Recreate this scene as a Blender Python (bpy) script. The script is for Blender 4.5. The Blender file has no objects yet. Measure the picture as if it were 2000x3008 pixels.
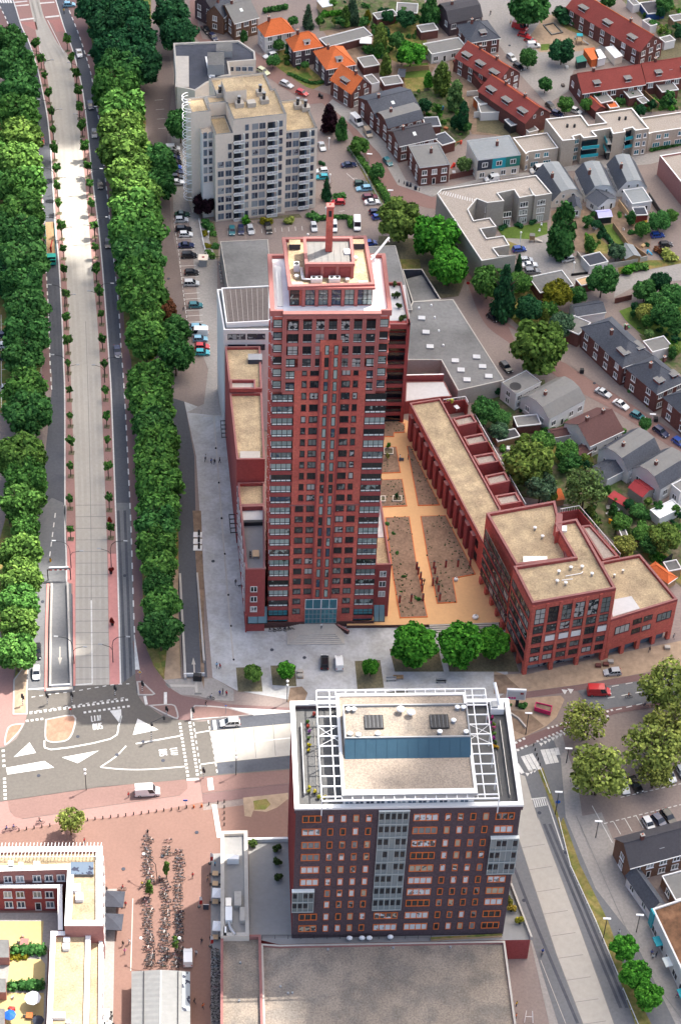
# Aerial view of a brick tower, a boulevard and its neighbourhood; order: camera and light, materials, helpers, ground, buildings, houses, trees, vehicles, furniture, people, cloud
import bpy,math,random
import numpy as np
from mathutils import Matrix,Vector
random.seed(7)
rnd=random.random
SC=bpy.context.scene
COL=SC.collection
rad=math.radians
CAM_H=345.0;FPX=6300.0;PITCH=rad(43.2);ROLL=rad(2.74)
cam=bpy.data.cameras.new('camera');camo=bpy.data.objects.new('camera',cam);COL.objects.link(camo)
camo.matrix_world=Matrix.Translation((0,0,CAM_H))@Matrix.Rotation(math.pi/2-PITCH,4,'X')@Matrix.Rotation(ROLL,4,'Z')
cam.sensor_fit='VERTICAL';cam.sensor_height=36;cam.lens=36*FPX/3008
cam.clip_start=1;cam.clip_end=6000
SC.camera=camo
SUN_EL=rad(60);SUN_AZ=math.atan2(0.61,0.79)
world=bpy.data.worlds.new('World');SC.world=world;world.use_nodes=True
wn=world.node_tree;bg=wn.nodes['Background']
sky=wn.nodes.new('ShaderNodeTexSky');sky.sky_type='NISHITA';sky.sun_disc=False
sky.sun_elevation=SUN_EL;sky.sun_rotation=math.pi/2-SUN_AZ;sky.air_density=1.0;sky.dust_density=5.0;sky.ozone_density=.6
wn.links.new(sky.outputs[0],bg.inputs[0]);bg.inputs[1].default_value=0.15
sl=bpy.data.lights.new('sun','SUN');sl.energy=4.1;sl.angle=rad(0.5);sl.color=(1,.95,.87)
so=bpy.data.objects.new('sun',sl);COL.objects.link(so)
SDIR=Vector((math.cos(SUN_AZ)*math.cos(SUN_EL),math.sin(SUN_AZ)*math.cos(SUN_EL),math.sin(SUN_EL)))
so.rotation_euler=SDIR.to_track_quat('Z','Y').to_euler();so.location=(0,0,400)
SC.view_settings.view_transform='Standard';SC.view_settings.look='None'
SC.view_settings.exposure=1.08;SC.view_settings.gamma=1;SC.view_settings.use_curve_mapping=False
SC.cycles.max_bounces=5;SC.cycles.diffuse_bounces=3;SC.cycles.transparent_max_bounces=12
_c,_s=math.cos(math.pi/2-PITCH),math.sin(math.pi/2-PITCH);_cr,_sr=math.cos(ROLL),math.sin(ROLL)
RM=np.array([[1,0,0],[0,_c,-_s],[0,_s,_c]])@np.array([[_cr,-_sr,0],[_sr,_cr,0],[0,0,1]])
CP=np.array([0,0,CAM_H])
s6=600/1568;s5=500/1568
WIN=dict(A=(0,0,670/1568),B=(500,0,s5),C=(900,0,s6),D=(1400,0,s6),E=(1400,500,s6),F=(900,500,s5),G=(400,500,s5),H=(0,600,s6),I=(600,1000,s6),J=(1100,1000,s5),K=(1400,1000,s6),L=(1400,1450,s6),M=(0,1500,s6),N=(550,1450,s6),O=(1000,1450,s5),Q=(0,1950,s6),R=(0,2400,s6),S=(400,1900,s5),T=(400,2350,s5),U=(820,1980,s5),V=(820,2330,750/1568),X=(1200,1980,400/1568),Y=(1450,1950,550/1568),Z=(1450,2400,550/1568),W=(0,0,2000/1568),a=(760,580,460/1568),b=(760,900,460/1568),c=(640,900,200/1180),d=(640,1550,260/1568),e=(880,1650,300/1568),g=(1620,380,380/1568),h=(600,250,360/1568),i=(1440,600,320/1568))
def ray(w,x,y):
 a,b,s=WIN[w]
 return RM@np.array([(a+x*s-1000)/FPX,-(b+y*s-1504)/FPX,-1.0])
def P(w,x,y,z=0.0):
 d=ray(w,x,y);return CP+(z-CAM_H)/d[2]*d
def scale_at(p):
 return FPX/-(RM.T@(np.array(p)-CP))[2]
class Frame:
 def __init__(s,o,yaw):
  s.o=np.array((o[0],o[1],0.0));s.yaw=yaw;c,n=math.cos(yaw),math.sin(yaw);s.M=np.array([[c,n,0],[-n,c,0],[0,0,1]])
 def W(s,p):return s.M.T@np.array(p,float)+s.o
 def Z(s,w,x,y,z):return s.M@(P(w,x,y,z)-s.o)
 def on(s,ax,v,w,x,y):
  d=s.M@ray(w,x,y);c=s.M@(CP-s.o);return c+(v-c[ax])/d[ax]*d
ID=Frame((0,0),0)
def _new(name):
 m=bpy.data.materials.new(name);m.use_nodes=True;nt=m.node_tree;return m,nt,nt.nodes['Principled BSDF']
MATS={}
def mat(name,col,rough=.85,amt=.18,sc=1.2,big=.10,bsc=.06,spec=.25,metal=0,tint=None):
 """surface colour with fine grain and broad wear, both in object space"""
 if name in MATS:return MATS[name]
 m,nt,b=_new(name);N,Lk=nt.nodes.new,nt.links.new
 tc=N('ShaderNodeTexCoord')
 n1=N('ShaderNodeTexNoise');n1.inputs['Scale'].default_value=sc;n1.inputs['Detail'].default_value=4;n1.inputs['Roughness'].default_value=.65
 n2=N('ShaderNodeTexNoise');n2.inputs['Scale'].default_value=bsc;n2.inputs['Detail'].default_value=5
 Lk(tc.outputs['Object'],n1.inputs['Vector']);Lk(tc.outputs['Object'],n2.inputs['Vector'])
 r1=N('ShaderNodeMapRange');r1.inputs[1].default_value=.3;r1.inputs[2].default_value=.7;r1.inputs[3].default_value=1-amt;r1.inputs[4].default_value=1+amt
 r2=N('ShaderNodeMapRange');r2.inputs[1].default_value=.3;r2.inputs[2].default_value=.7;r2.inputs[3].default_value=1-big;r2.inputs[4].default_value=1+big
 Lk(n1.outputs[0],r1.inputs[0]);Lk(n2.outputs[0],r2.inputs[0])
 mu=N('ShaderNodeMath');mu.operation='MULTIPLY';Lk(r1.outputs[0],mu.inputs[0]);Lk(r2.outputs[0],mu.inputs[1])
 vm=N('ShaderNodeVectorMath');vm.operation='SCALE'
 if tint:
  mx=N('ShaderNodeMix');mx.data_type='RGBA';mx.inputs[6].default_value=(*col,1);mx.inputs[7].default_value=(*tint,1)
  n3=N('ShaderNodeTexNoise');n3.inputs['Scale'].default_value=bsc*3.1;n3.inputs['Detail'].default_value=3;Lk(tc.outputs['Object'],n3.inputs['Vector'])
  r3=N('ShaderNodeMapRange');r3.inputs[1].default_value=.42;r3.inputs[2].default_value=.62;Lk(n3.outputs[0],r3.inputs[0]);Lk(r3.outputs[0],mx.inputs[0])
  Lk(mx.outputs[2],vm.inputs[0])
 else:vm.inputs[0].default_value=col
 Lk(mu.outputs[0],vm.inputs['Scale']);Lk(vm.outputs[0],b.inputs['Base Color'])
 b.inputs['Roughness'].default_value=rough;b.inputs['Metallic'].default_value=metal;b.inputs['Specular IOR Level'].default_value=spec
 MATS[name]=m;return m
def objmat(name,rough=.4,spec=.5,amt=.06,coat=0):
 """takes its colour from the object it is on"""
 m,nt,b=_new(name);N,Lk=nt.nodes.new,nt.links.new
 oi=N('ShaderNodeObjectInfo');n1=N('ShaderNodeTexNoise');n1.inputs['Scale'].default_value=3
 r1=N('ShaderNodeMapRange');r1.inputs[3].default_value=1-amt;r1.inputs[4].default_value=1+amt;Lk(n1.outputs[0],r1.inputs[0])
 vm=N('ShaderNodeVectorMath');vm.operation='SCALE';Lk(oi.outputs['Color'],vm.inputs[0]);Lk(r1.outputs[0],vm.inputs['Scale'])
 Lk(vm.outputs[0],b.inputs['Base Color']);b.inputs['Roughness'].default_value=rough;b.inputs['Specular IOR Level'].default_value=spec;b.inputs['Coat Weight'].default_value=coat
 MATS[name]=m;return m
def glassmat(name,stops,rough=.08):
 """window glass over whatever stands behind it: each window differs (dark room, net curtain, blind)"""
 m,nt,b=_new(name);N,Lk=nt.nodes.new,nt.links.new
 oi=N('ShaderNodeObjectInfo');tc=N('ShaderNodeTexCoord')
 rp=N('ShaderNodeValToRGB');rp.color_ramp.interpolation='CONSTANT'
 el=rp.color_ramp.elements
 while len(el)<len(stops):el.new(.5)
 for e,(p,c)in zip(el,stops):e.position=p;e.color=(*c,1)
 n1=N('ShaderNodeTexNoise');n1.inputs['Scale'].default_value=.9;n1.inputs['Detail'].default_value=1;n1.noise_dimensions='4D'
 Lk(tc.outputs['Object'],n1.inputs['Vector']);k=N('ShaderNodeMath');k.operation='MULTIPLY';k.inputs[1].default_value=37;Lk(oi.outputs['Random'],k.inputs[0]);Lk(k.outputs[0],n1.inputs['W'])
 ad=N('ShaderNodeMath');ad.operation='MULTIPLY_ADD';ad.inputs[1].default_value=.5;Lk(n1.outputs[0],ad.inputs[0])
 sb=N('ShaderNodeMath');sb.operation='SUBTRACT';sb.inputs[1].default_value=.25;Lk(oi.outputs['Random'],sb.inputs[0]);Lk(sb.outputs[0],ad.inputs[2])
 Lk(ad.outputs[0],rp.inputs[0]);Lk(rp.outputs[0],b.inputs['Base Color'])
 b.inputs['Roughness'].default_value=rough;b.inputs['Specular IOR Level'].default_value=.6
 MATS[name]=m;return m
def foliagemat():
 m,nt,b=_new('foliage');N,Lk=nt.nodes.new,nt.links.new
 oi=N('ShaderNodeObjectInfo');at=N('ShaderNodeAttribute');at.attribute_name='leafvar'
 hs=N('ShaderNodeHueSaturation');Lk(oi.outputs['Color'],hs.inputs['Color'])
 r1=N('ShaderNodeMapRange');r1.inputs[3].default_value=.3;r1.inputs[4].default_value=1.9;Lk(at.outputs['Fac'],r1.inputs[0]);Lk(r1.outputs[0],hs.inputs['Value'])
 r2=N('ShaderNodeMapRange');r2.inputs[3].default_value=.515;r2.inputs[4].default_value=.485;Lk(at.outputs['Fac'],r2.inputs[0]);Lk(r2.outputs[0],hs.inputs['Hue'])
 Lk(hs.outputs[0],b.inputs['Base Color']);b.inputs['Roughness'].default_value=.9;b.inputs['Specular IOR Level'].default_value=.04
 tr=N('ShaderNodeBsdfTranslucent');Lk(hs.outputs[0],tr.inputs[0]);mx=N('ShaderNodeMixShader');mx.inputs[0].default_value=.2
 Lk(b.outputs[0],mx.inputs[1]);Lk(tr.outputs[0],mx.inputs[2]);Lk(mx.outputs[0],nt.nodes['Material Output'].inputs[0])
 MATS['foliage']=m
foliagemat()
objmat('paint',.28,.5,.03,.5);objmat('cloth',.85,.2,.12);objmat('plain',.6,.3,.1)
mat('brick_red',(.52,.12,.092),.9,.24,1.9,.22,.09,tint=(.54,.14,.10))
mat('brick_wine',(.31,.072,.068),.9,.15,1.8,.1)
mat('brick_dark',(.10,.07,.08),.85,.3,2.5,.12)
mat('brick_plinth',(.10,.05,.045),.9,.2,2)
mat('brick_brown',(.19,.105,.07),.9,.2,2);mat('brick_house',(.15,.06,.05),.9,.2,2)
mat('brick_pink',(.36,.17,.15),.9,.12,2)
mat('pink_concrete',(.41,.138,.122),.85,.06,1.5)
mat('coping',(.28,.125,.115),.8,.08,1.5)
mat('gravel',(.43,.335,.21),.95,.32,2.6,.17,.10,tint=(.33,.255,.165));mat('gravel_grey',(.36,.31,.265),.95,.28,3.4,.08)
mat('gravel_tan',(.29,.24,.195),.95,.32,3.2,.1,.12);mat('gravel_brown',(.28,.235,.19),.95,.32,3.0,.2,.09,tint=(.20,.175,.15))
mat('felt_grey',(.165,.163,.158),.9,.14,1.2,.28,.09);mat('felt_dark',(.055,.06,.078),.85,.15,1,.2,.1)
mat('white_paint',(.80,.79,.77),.6,.03,2,.04);mat('white_membrane',(.80,.81,.82),.55,.05,1,.08,.2)
mat('white_metal',(.82,.82,.82),.4,.02,1,.02);mat('steel',(.5,.5,.5),.35,.06,2,.03,metal=.7);mat('grey_metal',(.32,.33,.34),.5,.05,2)
mat('dark_metal',(.03,.03,.033),.5,.1,2);mat('black_frame',(.018,.018,.02),.5,.1,3)
mat('red_frame',(.74,.18,.045),.6,.06,2);mat('cream_wall',(.72,.64,.54),.85,.06,1.5,.05);mat('beige_brick',(.43,.365,.295),.9,.1,2,.05)
mat('white_wall',(.70,.69,.67),.8,.05,1.5,.06);mat('grey_brick',(.36,.33,.29),.9,.1,2)
mat('teal_panel',(.025,.34,.40),.5,.06,1);mat('blue_metal',(.045,.10,.145),.55,.05,.7,.05);mat('white_panel',(.80,.84,.80),.45,.05,2)
mat('tiles_orange',(.60,.15,.048),.85,.14,2.2,.12);mat('tiles_red',(.23,.05,.042),.85,.14,2.2,.12);mat('tiles_dark',(.065,.062,.07),.8,.15,2.2,.12)
mat('tiles_brown',(.12,.06,.055),.85,.14,2.2);mat('slate',(.075,.082,.10),.75,.25,2.4,.18);mat('roof_grey',(.26,.275,.28),.85,.08,1.2,.1);mat('roof_lid',(.20,.195,.185),.8,.08,1.2,.1)
mat('wood',(.34,.22,.12),.8,.15,2);mat('wood_light',(.62,.42,.24),.7,.08,2);mat('soil',(.13,.115,.07),.95,.28,1.6,.15,.2);mat('garden',(.075,.11,.035),.95,.4,1.0,.3,.15,tint=(.14,.115,.075));mat('bark',(.10,.075,.055),.95,.2,3)
mat('asphalt',(.155,.158,.165),.85,.10,1.6,.10,.05);mat('asphalt_dark',(.085,.09,.105),.85,.12,1.5,.10,.05);mat('asphalt_warm',(.13,.118,.105),.85,.10,1.5,.10,.05)
mat('bus_concrete',(.40,.372,.328),.85,.06,.8,.06,.05);mat('paving_brown',(.235,.19,.172),.9,.13,1.8,.10,.06);mat('paving_grey',(.30,.28,.262),.9,.14,1.6,.09,.07)
mat('paving_red',(.22,.135,.118),.9,.1,2,.08,.06);mat('cycle_red',(.19,.118,.112),.9,.08,2,.06);mat('median_red',(.30,.175,.155),.9,.08,2,.06);mat('plaza_grey',(.43,.43,.435),.9,.14,1.3,.12,.1,tint=(.37,.365,.355));mat('slab_light',(.43,.40,.36),.85,.08,1.2)
mat('orange_paving',(.62,.37,.18),.9,.05,1.5,.05,.08);mat('plaza_pink',(.215,.128,.104),.9,.09,1.8,.08,.06);mat('pink_strip',(.55,.25,.225),.9,.07,1,.1,.1);mat('deck_grey',(.11,.11,.11),.85,.1,1,.15);mat('panel_grey',(.42,.46,.45),.5,.05,1);mat('island_red',(.33,.19,.13),.95,.2,1,.15,.2);mat('track',(.375,.348,.308),.85,.06,1.2,.06,.1);mat('track_dark',(.078,.082,.096),.85,.15,1.2,.15,.1);mat('dirt',(.22,.155,.11),.95,.25,.8,.25,.25);mat('sand',(.36,.265,.185),.95,.15,.8,.15,.2)
mat('grass',(.12,.15,.035),.95,.3,1.2,.25,.12,tint=(.24,.17,.06));mat('grass_dry',(.25,.20,.07),.95,.25,1.2,.2,.15,tint=(.15,.16,.04));mat('lawn',(.10,.16,.03),.95,.2,1.2,.2,.2)
mat('road_white',(.62,.61,.58),.75,.16,1.5,.05);mat('kerb',(.40,.38,.36),.85,.1,1);mat('red_mark',(.5,.06,.07),.8,.1,2);mat('joint',(.2,.195,.19),.9,.1,2)
mat('tile_white',(.52,.52,.52),.7,.06,1.2,.05);mat('yellow_tile',(.46,.36,.17),.85,.06,1.2,.06);mat('tile_grey',(.26,.255,.25),.85,.06,1.2,.05);mat('corrugated',(.21,.21,.205),.6,.08,1,.08);mat('moss',(.17,.09,.05),.95,.4,.6,.3,.2)
mat('rubber',(.02,.02,.02),.8,.05,2);mat('lamp_white',(.85,.85,.83),.4,.02,1);mat('lens_red',(.45,.02,.02),.3,.02,1);mat('skin',(.55,.33,.24),.6,.03,3);mat('hair',(.05,.035,.025),.7,.1,3);mat('trousers',(.05,.06,.10),.85,.1,3)
glassmat('glass',[(0,(.018,.022,.025)),(.35,(.06,.07,.07)),(.55,(.17,.19,.18)),(.72,(.03,.04,.045)),(.85,(.42,.42,.40))])
glassmat('glass_bay',[(0,(.03,.035,.035)),(.22,(.25,.32,.30)),(.55,(.36,.44,.41)),(.8,(.16,.2,.195)),(.93,(.05,.08,.12))])
glassmat('glass_blind',[(0,(.03,.033,.035)),(.28,(.22,.23,.23)),(.45,(.66,.69,.70)),(.72,(.10,.10,.10)),(.86,(.45,.40,.30))])
glassmat('glass_teal',[(0,(.02,.13,.17)),(.5,(.035,.20,.24))]);glassmat('glass_light',[(0,(.17,.20,.20)),(.6,(.23,.265,.27))]);glassmat('glass_flat',[(0,(.05,.07,.10)),(.3,(.12,.16,.21)),(.6,(.03,.035,.06)),(.85,(.3,.33,.35))])
mat('glass_dark',(.015,.02,.028),.06,.05,1,.02,spec=.6)
def canopymat():
 m,nt,b=_new('canopy_glass');b.inputs['Base Color'].default_value=(.12,.22,.26,1);b.inputs['Roughness'].default_value=.06
 t=nt.nodes.new('ShaderNodeBsdfTransparent');t.inputs[0].default_value=(.70,.88,.92,1);mx=nt.nodes.new('ShaderNodeMixShader');mx.inputs[0].default_value=.13
 nt.links.new(b.outputs[0],mx.inputs[1]);nt.links.new(t.outputs[0],mx.inputs[2]);nt.links.new(mx.outputs[0],nt.nodes['Material Output'].inputs[0]);MATS['canopy_glass']=m
canopymat()
def link(o):COL.objects.link(o);return o
def tag(o,label=None,cat=None,group=None,kind=None):
 if label:o['label']=label
 if cat:o['category']=cat
 if group:o['group']=group
 if kind:o['kind']=kind
 return o
def thing(name,label,cat,loc=(0,0,0),rz=0.0,group=None):
 o=link(bpy.data.objects.new(name,None));o.location=loc;o.rotation_euler=(0,0,rz);o.empty_display_size=.5
 return tag(o,label,cat,group)
def copy_tree(o,parent=None,keep=True):
 c=link(o.copy());c.parent=parent
 for ch in KIDS.get(o.name,()):copy_tree(ch,c)
 if parent:KIDS.setdefault(parent.name,[]).append(c)
 return c
KIDS={}
def adopt(o,parent):
 if parent:o.parent=parent;KIDS.setdefault(parent.name,[]).append(o)
 return o
class MB:
 """collects boxes, prisms, tubes in a frame; build() links them as ONE mesh object"""
 def __init__(s,fr=ID):s.v,s.f,s.m,s.mats,s.fr=[],[],[],[],fr
 def mi(s,m):
  if m not in s.mats:s.mats.append(m)
  return s.mats.index(m)
 def face(s,pts,m,raw=False):
  n=len(s.v);s.v+=[tuple(p)if raw else tuple(s.fr.W(p))for p in pts];s.f.append(tuple(range(n,n+len(pts))));s.m.append(s.mi(m));return s
 def box(s,x0,x1,y0,y1,z0,z1,m,top=None,front=None):
  q=[(x0,y0),(x1,y0),(x1,y1),(x0,y1)]
  return s.prism(q,z0,z1,m,top,False,front)
 def prism(s,q,z0,z1,m,top=None,raw=False,front=None):
  q=[(p[0],p[1])for p in q]
  ar=sum(q[i][0]*q[(i+1)%len(q)][1]-q[(i+1)%len(q)][0]*q[i][1]for i in range(len(q)))
  if ar<0:q=q[::-1]
  n=len(s.v);k=len(q)
  T=(lambda p:p)if raw else s.fr.W
  s.v+=[tuple(T((p[0],p[1],z0)))for p in q]+[tuple(T((p[0],p[1],z1)))for p in q]
  for i in range(k):
   j=(i+1)%k;s.f.append((n+i,n+j,n+k+j,n+k+i));s.m.append(s.mi(front if(front and i==0)else m))
  s.f.append(tuple(range(n+k,n+2*k)));s.m.append(s.mi(top or m));s.f.append(tuple(range(n+k-1,n-1,-1)));s.m.append(s.mi(m));return s
 def tube(s,p,q,r,m,n=6,r2=None,caps=True):
  p,q=Vector(tuple(s.fr.W(p))),Vector(tuple(s.fr.W(q)));d=(q-p)
  if d.length<1e-6:return s
  d.normalize();a=d.orthogonal().normalized();b=d.cross(a);k=len(s.v);r2=r if r2 is None else r2
  for c,rr in((p,r),(q,r2)):
   for i in range(n):
    t=2*math.pi*i/n;s.v.append(tuple(c+a*math.cos(t)*rr+b*math.sin(t)*rr))
  for i in range(n):
   j=(i+1)%n;s.f.append((k+i,k+j,k+n+j,k+n+i));s.m.append(s.mi(m))
  if caps:s.f.append(tuple(range(k+n-1,k-1,-1)));s.m.append(s.mi(m));s.f.append(tuple(range(k+n,k+2*n)));s.m.append(s.mi(m))
  return s
 def path(s,pts,r,m,n=5):
  for a,b in zip(pts,pts[1:]):s.tube(a,b,r,m,n)
  return s
 def ball(s,c,rx,ry,rz,m,nu=8,nv=5):
  k=len(s.v);c=np.array(c,float)
  for j in range(1,nv):
   t=math.pi*j/nv
   for i in range(nu):
    u=2*math.pi*i/nu;s.v.append(tuple(s.fr.W(c+np.array([rx*math.sin(t)*math.cos(u),ry*math.sin(t)*math.sin(u),rz*math.cos(t)]))))
  top=len(s.v);s.v.append(tuple(s.fr.W(c+np.array([0,0,rz]))));s.v.append(tuple(s.fr.W(c-np.array([0,0,rz]))));M=s.mi(m)
  for j in range(nv-2):
   for i in range(nu):
    i2=(i+1)%nu;s.f.append((k+j*nu+i,k+(j+1)*nu+i,k+(j+1)*nu+i2,k+j*nu+i2));s.m.append(M)
  for i in range(nu):
   i2=(i+1)%nu;s.f.append((top,k+i,k+i2));s.m.append(M);e=k+(nv-2)*nu;s.f.append((top+1,e+i2,e+i));s.m.append(M)
  return s
 def mesh(s,name,off=(0,0,0),smooth=False):
  me=bpy.data.meshes.new(name);o=np.array(off)
  me.from_pydata([tuple(np.array(v)-o)for v in s.v],[],s.f)
  for m in s.mats:me.materials.append(MATS[m])
  me.polygons.foreach_set('material_index',s.m)
  if smooth:me.polygons.foreach_set('use_smooth',[True]*len(me.polygons))
  me.update();return me
 def build(s,name,parent=None,label=None,cat=None,group=None,kind=None,smooth=False,color=None):
  off=tuple(parent.location)if parent else(np.mean(np.array(s.v),axis=0)*np.array([1,1,0])if s.v else(0,0,0))
  if parent and parent.parent:off=tuple(np.array(parent.parent.location)+np.array(parent.location))
  o=link(bpy.data.objects.new(name,s.mesh(name,off,smooth)))
  if parent:adopt(o,parent)
  else:o.location=off
  if color:o.color=(*color,1)
  return tag(o,label,cat,group,kind)
def place(name,me,parent,pos,rz,color=None,label=None):
 """a part from shared mesh data at a world place under an unrotated thing"""
 o=link(bpy.data.objects.new(name,me));adopt(o,parent);o.location=tuple(np.array(pos)-np.array(parent.location));o.rotation_euler=(0,0,rz)
 if color:o.color=(*color,1)
 if label:o['label']=label
 return o
_wm={}
def winmesh(w,h,nx=2,ny=1,frame='white_paint',glass='glass',ft=.08,dep=.06,sill=None,panel=0):
 """one window: origin at its bottom middle, x along the wall, looking to -y"""
 k=(round(w,2),round(h,2),nx,ny,frame,glass,ft,dep,sill,panel)
 if k in _wm:return _wm[k]
 m=MB();x0,x1=-w/2,w/2
 m.box(x0,x1,-dep*.4,.05,0,h,glass)
 m.box(x0,x0+ft,-dep,.03,0,h,frame);m.box(x1-ft,x1,-dep,.03,0,h,frame);m.box(x0+ft,x1-ft,-dep,.03,h-ft,h,frame);m.box(x0+ft,x1-ft,-dep,.03,0,ft,frame)
 for i in range(1,nx):c=x0+w*i/nx;m.box(c-ft*.5,c+ft*.5,-dep*.9,.02,ft,h-ft,frame)
 for i in range(1,ny):c=h*i/ny;m.box(x0+ft,x1-ft,-dep*.8,.02,c-ft*.5,c+ft*.5,frame)
 if panel:m.box(x0+ft,x1-ft,-dep*.6,.02,ft,panel,'white_panel');m.box(x0+ft,x1-ft,-dep*.95,.02,panel,panel+ft,frame)
 if sill:m.box(x0-.1,x1+.1,-dep-.1,.02,-.12,-.002,sill)
 _wm[k]=m.mesh('window');return _wm[k]
def inset(q,d):
 q=[np.array(p[:2],float)for p in q];n=len(q);out=[]
 ar=sum(q[i][0]*q[(i+1)%n][1]-q[(i+1)%n][0]*q[i][1]for i in range(n));sg=1 if ar>0 else-1
 for i in range(n):
  a,b,c=q[i-1],q[i],q[(i+1)%n];u=(b-a)/np.linalg.norm(b-a);v=(c-b)/np.linalg.norm(c-b)
  nu=np.array([-u[1],u[0]])*sg;nv=np.array([-v[1],v[0]])*sg;k=1+nu@nv
  out.append(b+(nu+nv)/max(k,.25)*d)
 return out
def flat_block(m,q,z0,z1,wall,roof,cope=None,pw=.35,ph=.6):
 """solid with a flat roof behind a parapet"""
 q=[tuple(p[:2])for p in q]
 m.prism(q,z0,z1-ph,wall,roof,raw=True)
 parapet(m,q,z1-ph,z1,wall,cope or wall,pw)
def parapet(m,q,z0,z1,wall,cope,pw=.35):
 ar=sum(q[i][0]*q[(i+1)%len(q)][1]-q[(i+1)%len(q)][0]*q[i][1]for i in range(len(q)))
 if ar<0:q=q[::-1]
 r=inset(q,pw);n=len(q)
 for i in range(n):
  j=(i+1)%n;a,b,c,d=q[i],q[j],r[j],r[i];e=.002
  m.face([(*a,z0),(*b,z0),(*b,z1),(*a,z1)],wall,True);m.face([(*d,z1),(*c,z1),(*c,z0+e),(*d,z0+e)],wall,True);m.face([(*a,z1),(*b,z1),(*c,z1),(*d,z1)],cope,True)
def wall_windows(parent,A,B,zs,n,me,name='window',inset_m=.8,off=0.0):
 """n windows spread evenly along the wall A->B (outside on the right hand side) at each sill height"""
 A,B=np.array(A[:2]),np.array(B[:2]);d=B-A;L=np.linalg.norm(d);d=d/L;nrm=np.array([d[1],-d[0]]);ang=math.atan2(d[1],d[0])
 for z in zs:
  for i in range(n):
   t=inset_m+(L-2*inset_m)*(i+.5)/n;p=A+d*t+nrm*off;place(name,me,parent,(p[0],p[1],z),ang)
ORD='first second third fourth fifth sixth seventh eighth ninth tenth eleventh twelfth thirteenth fourteenth fifteenth sixteenth seventeenth eighteenth nineteenth twentieth'.split()
ORD+=['twenty-'+o for o in ORD[:9]]+['thirtieth']+['thirty-'+o for o in ORD[:9]]
LV=.012
_si=[0]
def sheet(name,m,lvl,*pts):
 """pts: 'win', x, y, x, y, ... ; a window letter switches the sighting"""
 b=MB();w=None;q=[];it=iter(pts);_si[0]+=1;zz=lvl*LV+(_si[0]%12)*.0009
 for t in it:
  if isinstance(t,str):w=t
  else:q.append(P(w,t,next(it),lvl*LV))
 q=[(p[0],p[1],zz)for p in q]
 b.face(q,m,True);o=b.build(name,kind='structure')
 me=o.data
 if me.polygons[0].normal.z<0:me.flip_normals()
 return o
def g(w,*xy,z=0.0):return[P(w,xy[i],xy[i+1],z)[:2]for i in range(0,len(xy),2)]
def strip(b,pts,wd,m,lvl):
 pts=[np.array(p[:2])for p in pts];z=lvl*LV;L,R_=[],[]
 for i,p in enumerate(pts):
  d=pts[min(i+1,len(pts)-1)]-pts[max(i-1,0)];d=d/np.linalg.norm(d);n=np.array([-d[1],d[0]])*wd/2;L.append(p+n);R_.append(p-n)
 for i in range(len(pts)-1):b.face([(*R_[i],z),(*R_[i+1],z),(*L[i+1],z),(*L[i],z)],m,True)
def dashes(b,pts,wd,on,off,m,lvl):
 pts=[np.array(p[:2])for p in pts];t=0;per=on+off
 for a,c in zip(pts,pts[1:]):
  L=np.linalg.norm(c-a);d=(c-a)/L;s=-t
  while s<L:
   u,v=max(s,0),min(s+on,L)
   if v>u+.1:strip(b,[a+d*u,a+d*v],wd,m,lvl)
   s+=per
  t=(L+t)%per
def spl(pts,n=4):
 """smooth a sighted line a little"""
 pts=[np.array(p)for p in pts];out=[]
 for i in range(len(pts)-1):
  p0,p1,p2,p3=pts[max(i-1,0)],pts[i],pts[i+1],pts[min(i+2,len(pts)-1)]
  for k in range(n):
   t=k/n;out.append(.5*((2*p1)+(p2-p0)*t+(2*p0-5*p1+4*p2-p3)*t*t+(3*p1-p0-3*p2+p3)*t**3))
 return out+[pts[-1]]
def band(name,m,lvl,Lp,Rp):
 b=MB();Lp,Rp=spl(Lp),spl(Rp[:]);_si[0]+=1;z=lvl*LV+(_si[0]%12)*.0009
 q=[(*p,z)for p in Lp]+[(*p,z)for p in Rp[::-1]]
 b.face(q,m,True);o=b.build(name,kind='structure')
 if o.data.polygons[0].normal.z<0:o.data.flip_normals()
 return o
mat('lane_brown',(.17,.135,.125),.9,.12,1.8,.12,.06);b=MB();b.face([(-2500,-1500,-.02),(2500,-1500,-.02),(2500,3500,-.02),(-2500,3500,-.02)],'paving_brown',True);b.build('ground',kind='structure')
roadL=g('A',-60,-60)+g('A',10,60)+g('A',60,170,130,380,205,640,250,900,285,1200,303,1500)+g('H',355,450,375,850,388,1230,400,1430)+g('M',300,0,262,280,240,700,225,1150,215,1400)
dashR=g('A',440,-60)+g('A',470,50,530,200,585,360,630,520,660,700,690,880,718,1150,752,1450)+g('H',835,20,870,380,910,750,930,1080,960,1500)+g('M',1003,20,1018,460,1030,830,1038,1000,1040,1250,1060,1400)
whiteL=g('A',60,-60)+g('A',100,20,150,180,200,285,255,450,300,650,335,850,360,1150,385,1568)+g('H',455,450,480,900,492,1230,500,1480)+g('M',502,120,510,300,515,550)
whiteR=g('A',350,-60)+g('A',385,0,440,180,500,340,560,570,600,850,640,1250,680,1568)+g('H',790,500,820,900,840,1200,858,1500)+g('M',897,200,915,800,928,1335)
conL=g('A',190,-60)+g('A',205,20,235,150,275,340,322,500,348,700,375,1000,395,1300)+g('H',500,400,530,900,545,1300)+g('M',582,0,582,700,583,1345)
conR=g('A',265,-60)+g('A',275,0,300,100,335,180,400,300,480,400,520,600,540,800,566,1000,592,1300)+g('H',722,600,750,900,775,1300,785,1560)+g('M',822,200,832,700,843,1338)
cycR=g('A',520,-60)+g('A',545,30,600,150,650,360,690,560,740,900,790,1300)+g('H',880,20,930,500,960,1000,1010,1200,1020,1500)+g('M',1078,50,1100,700,1122,1040,1180,1190,1260,1300)
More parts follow.
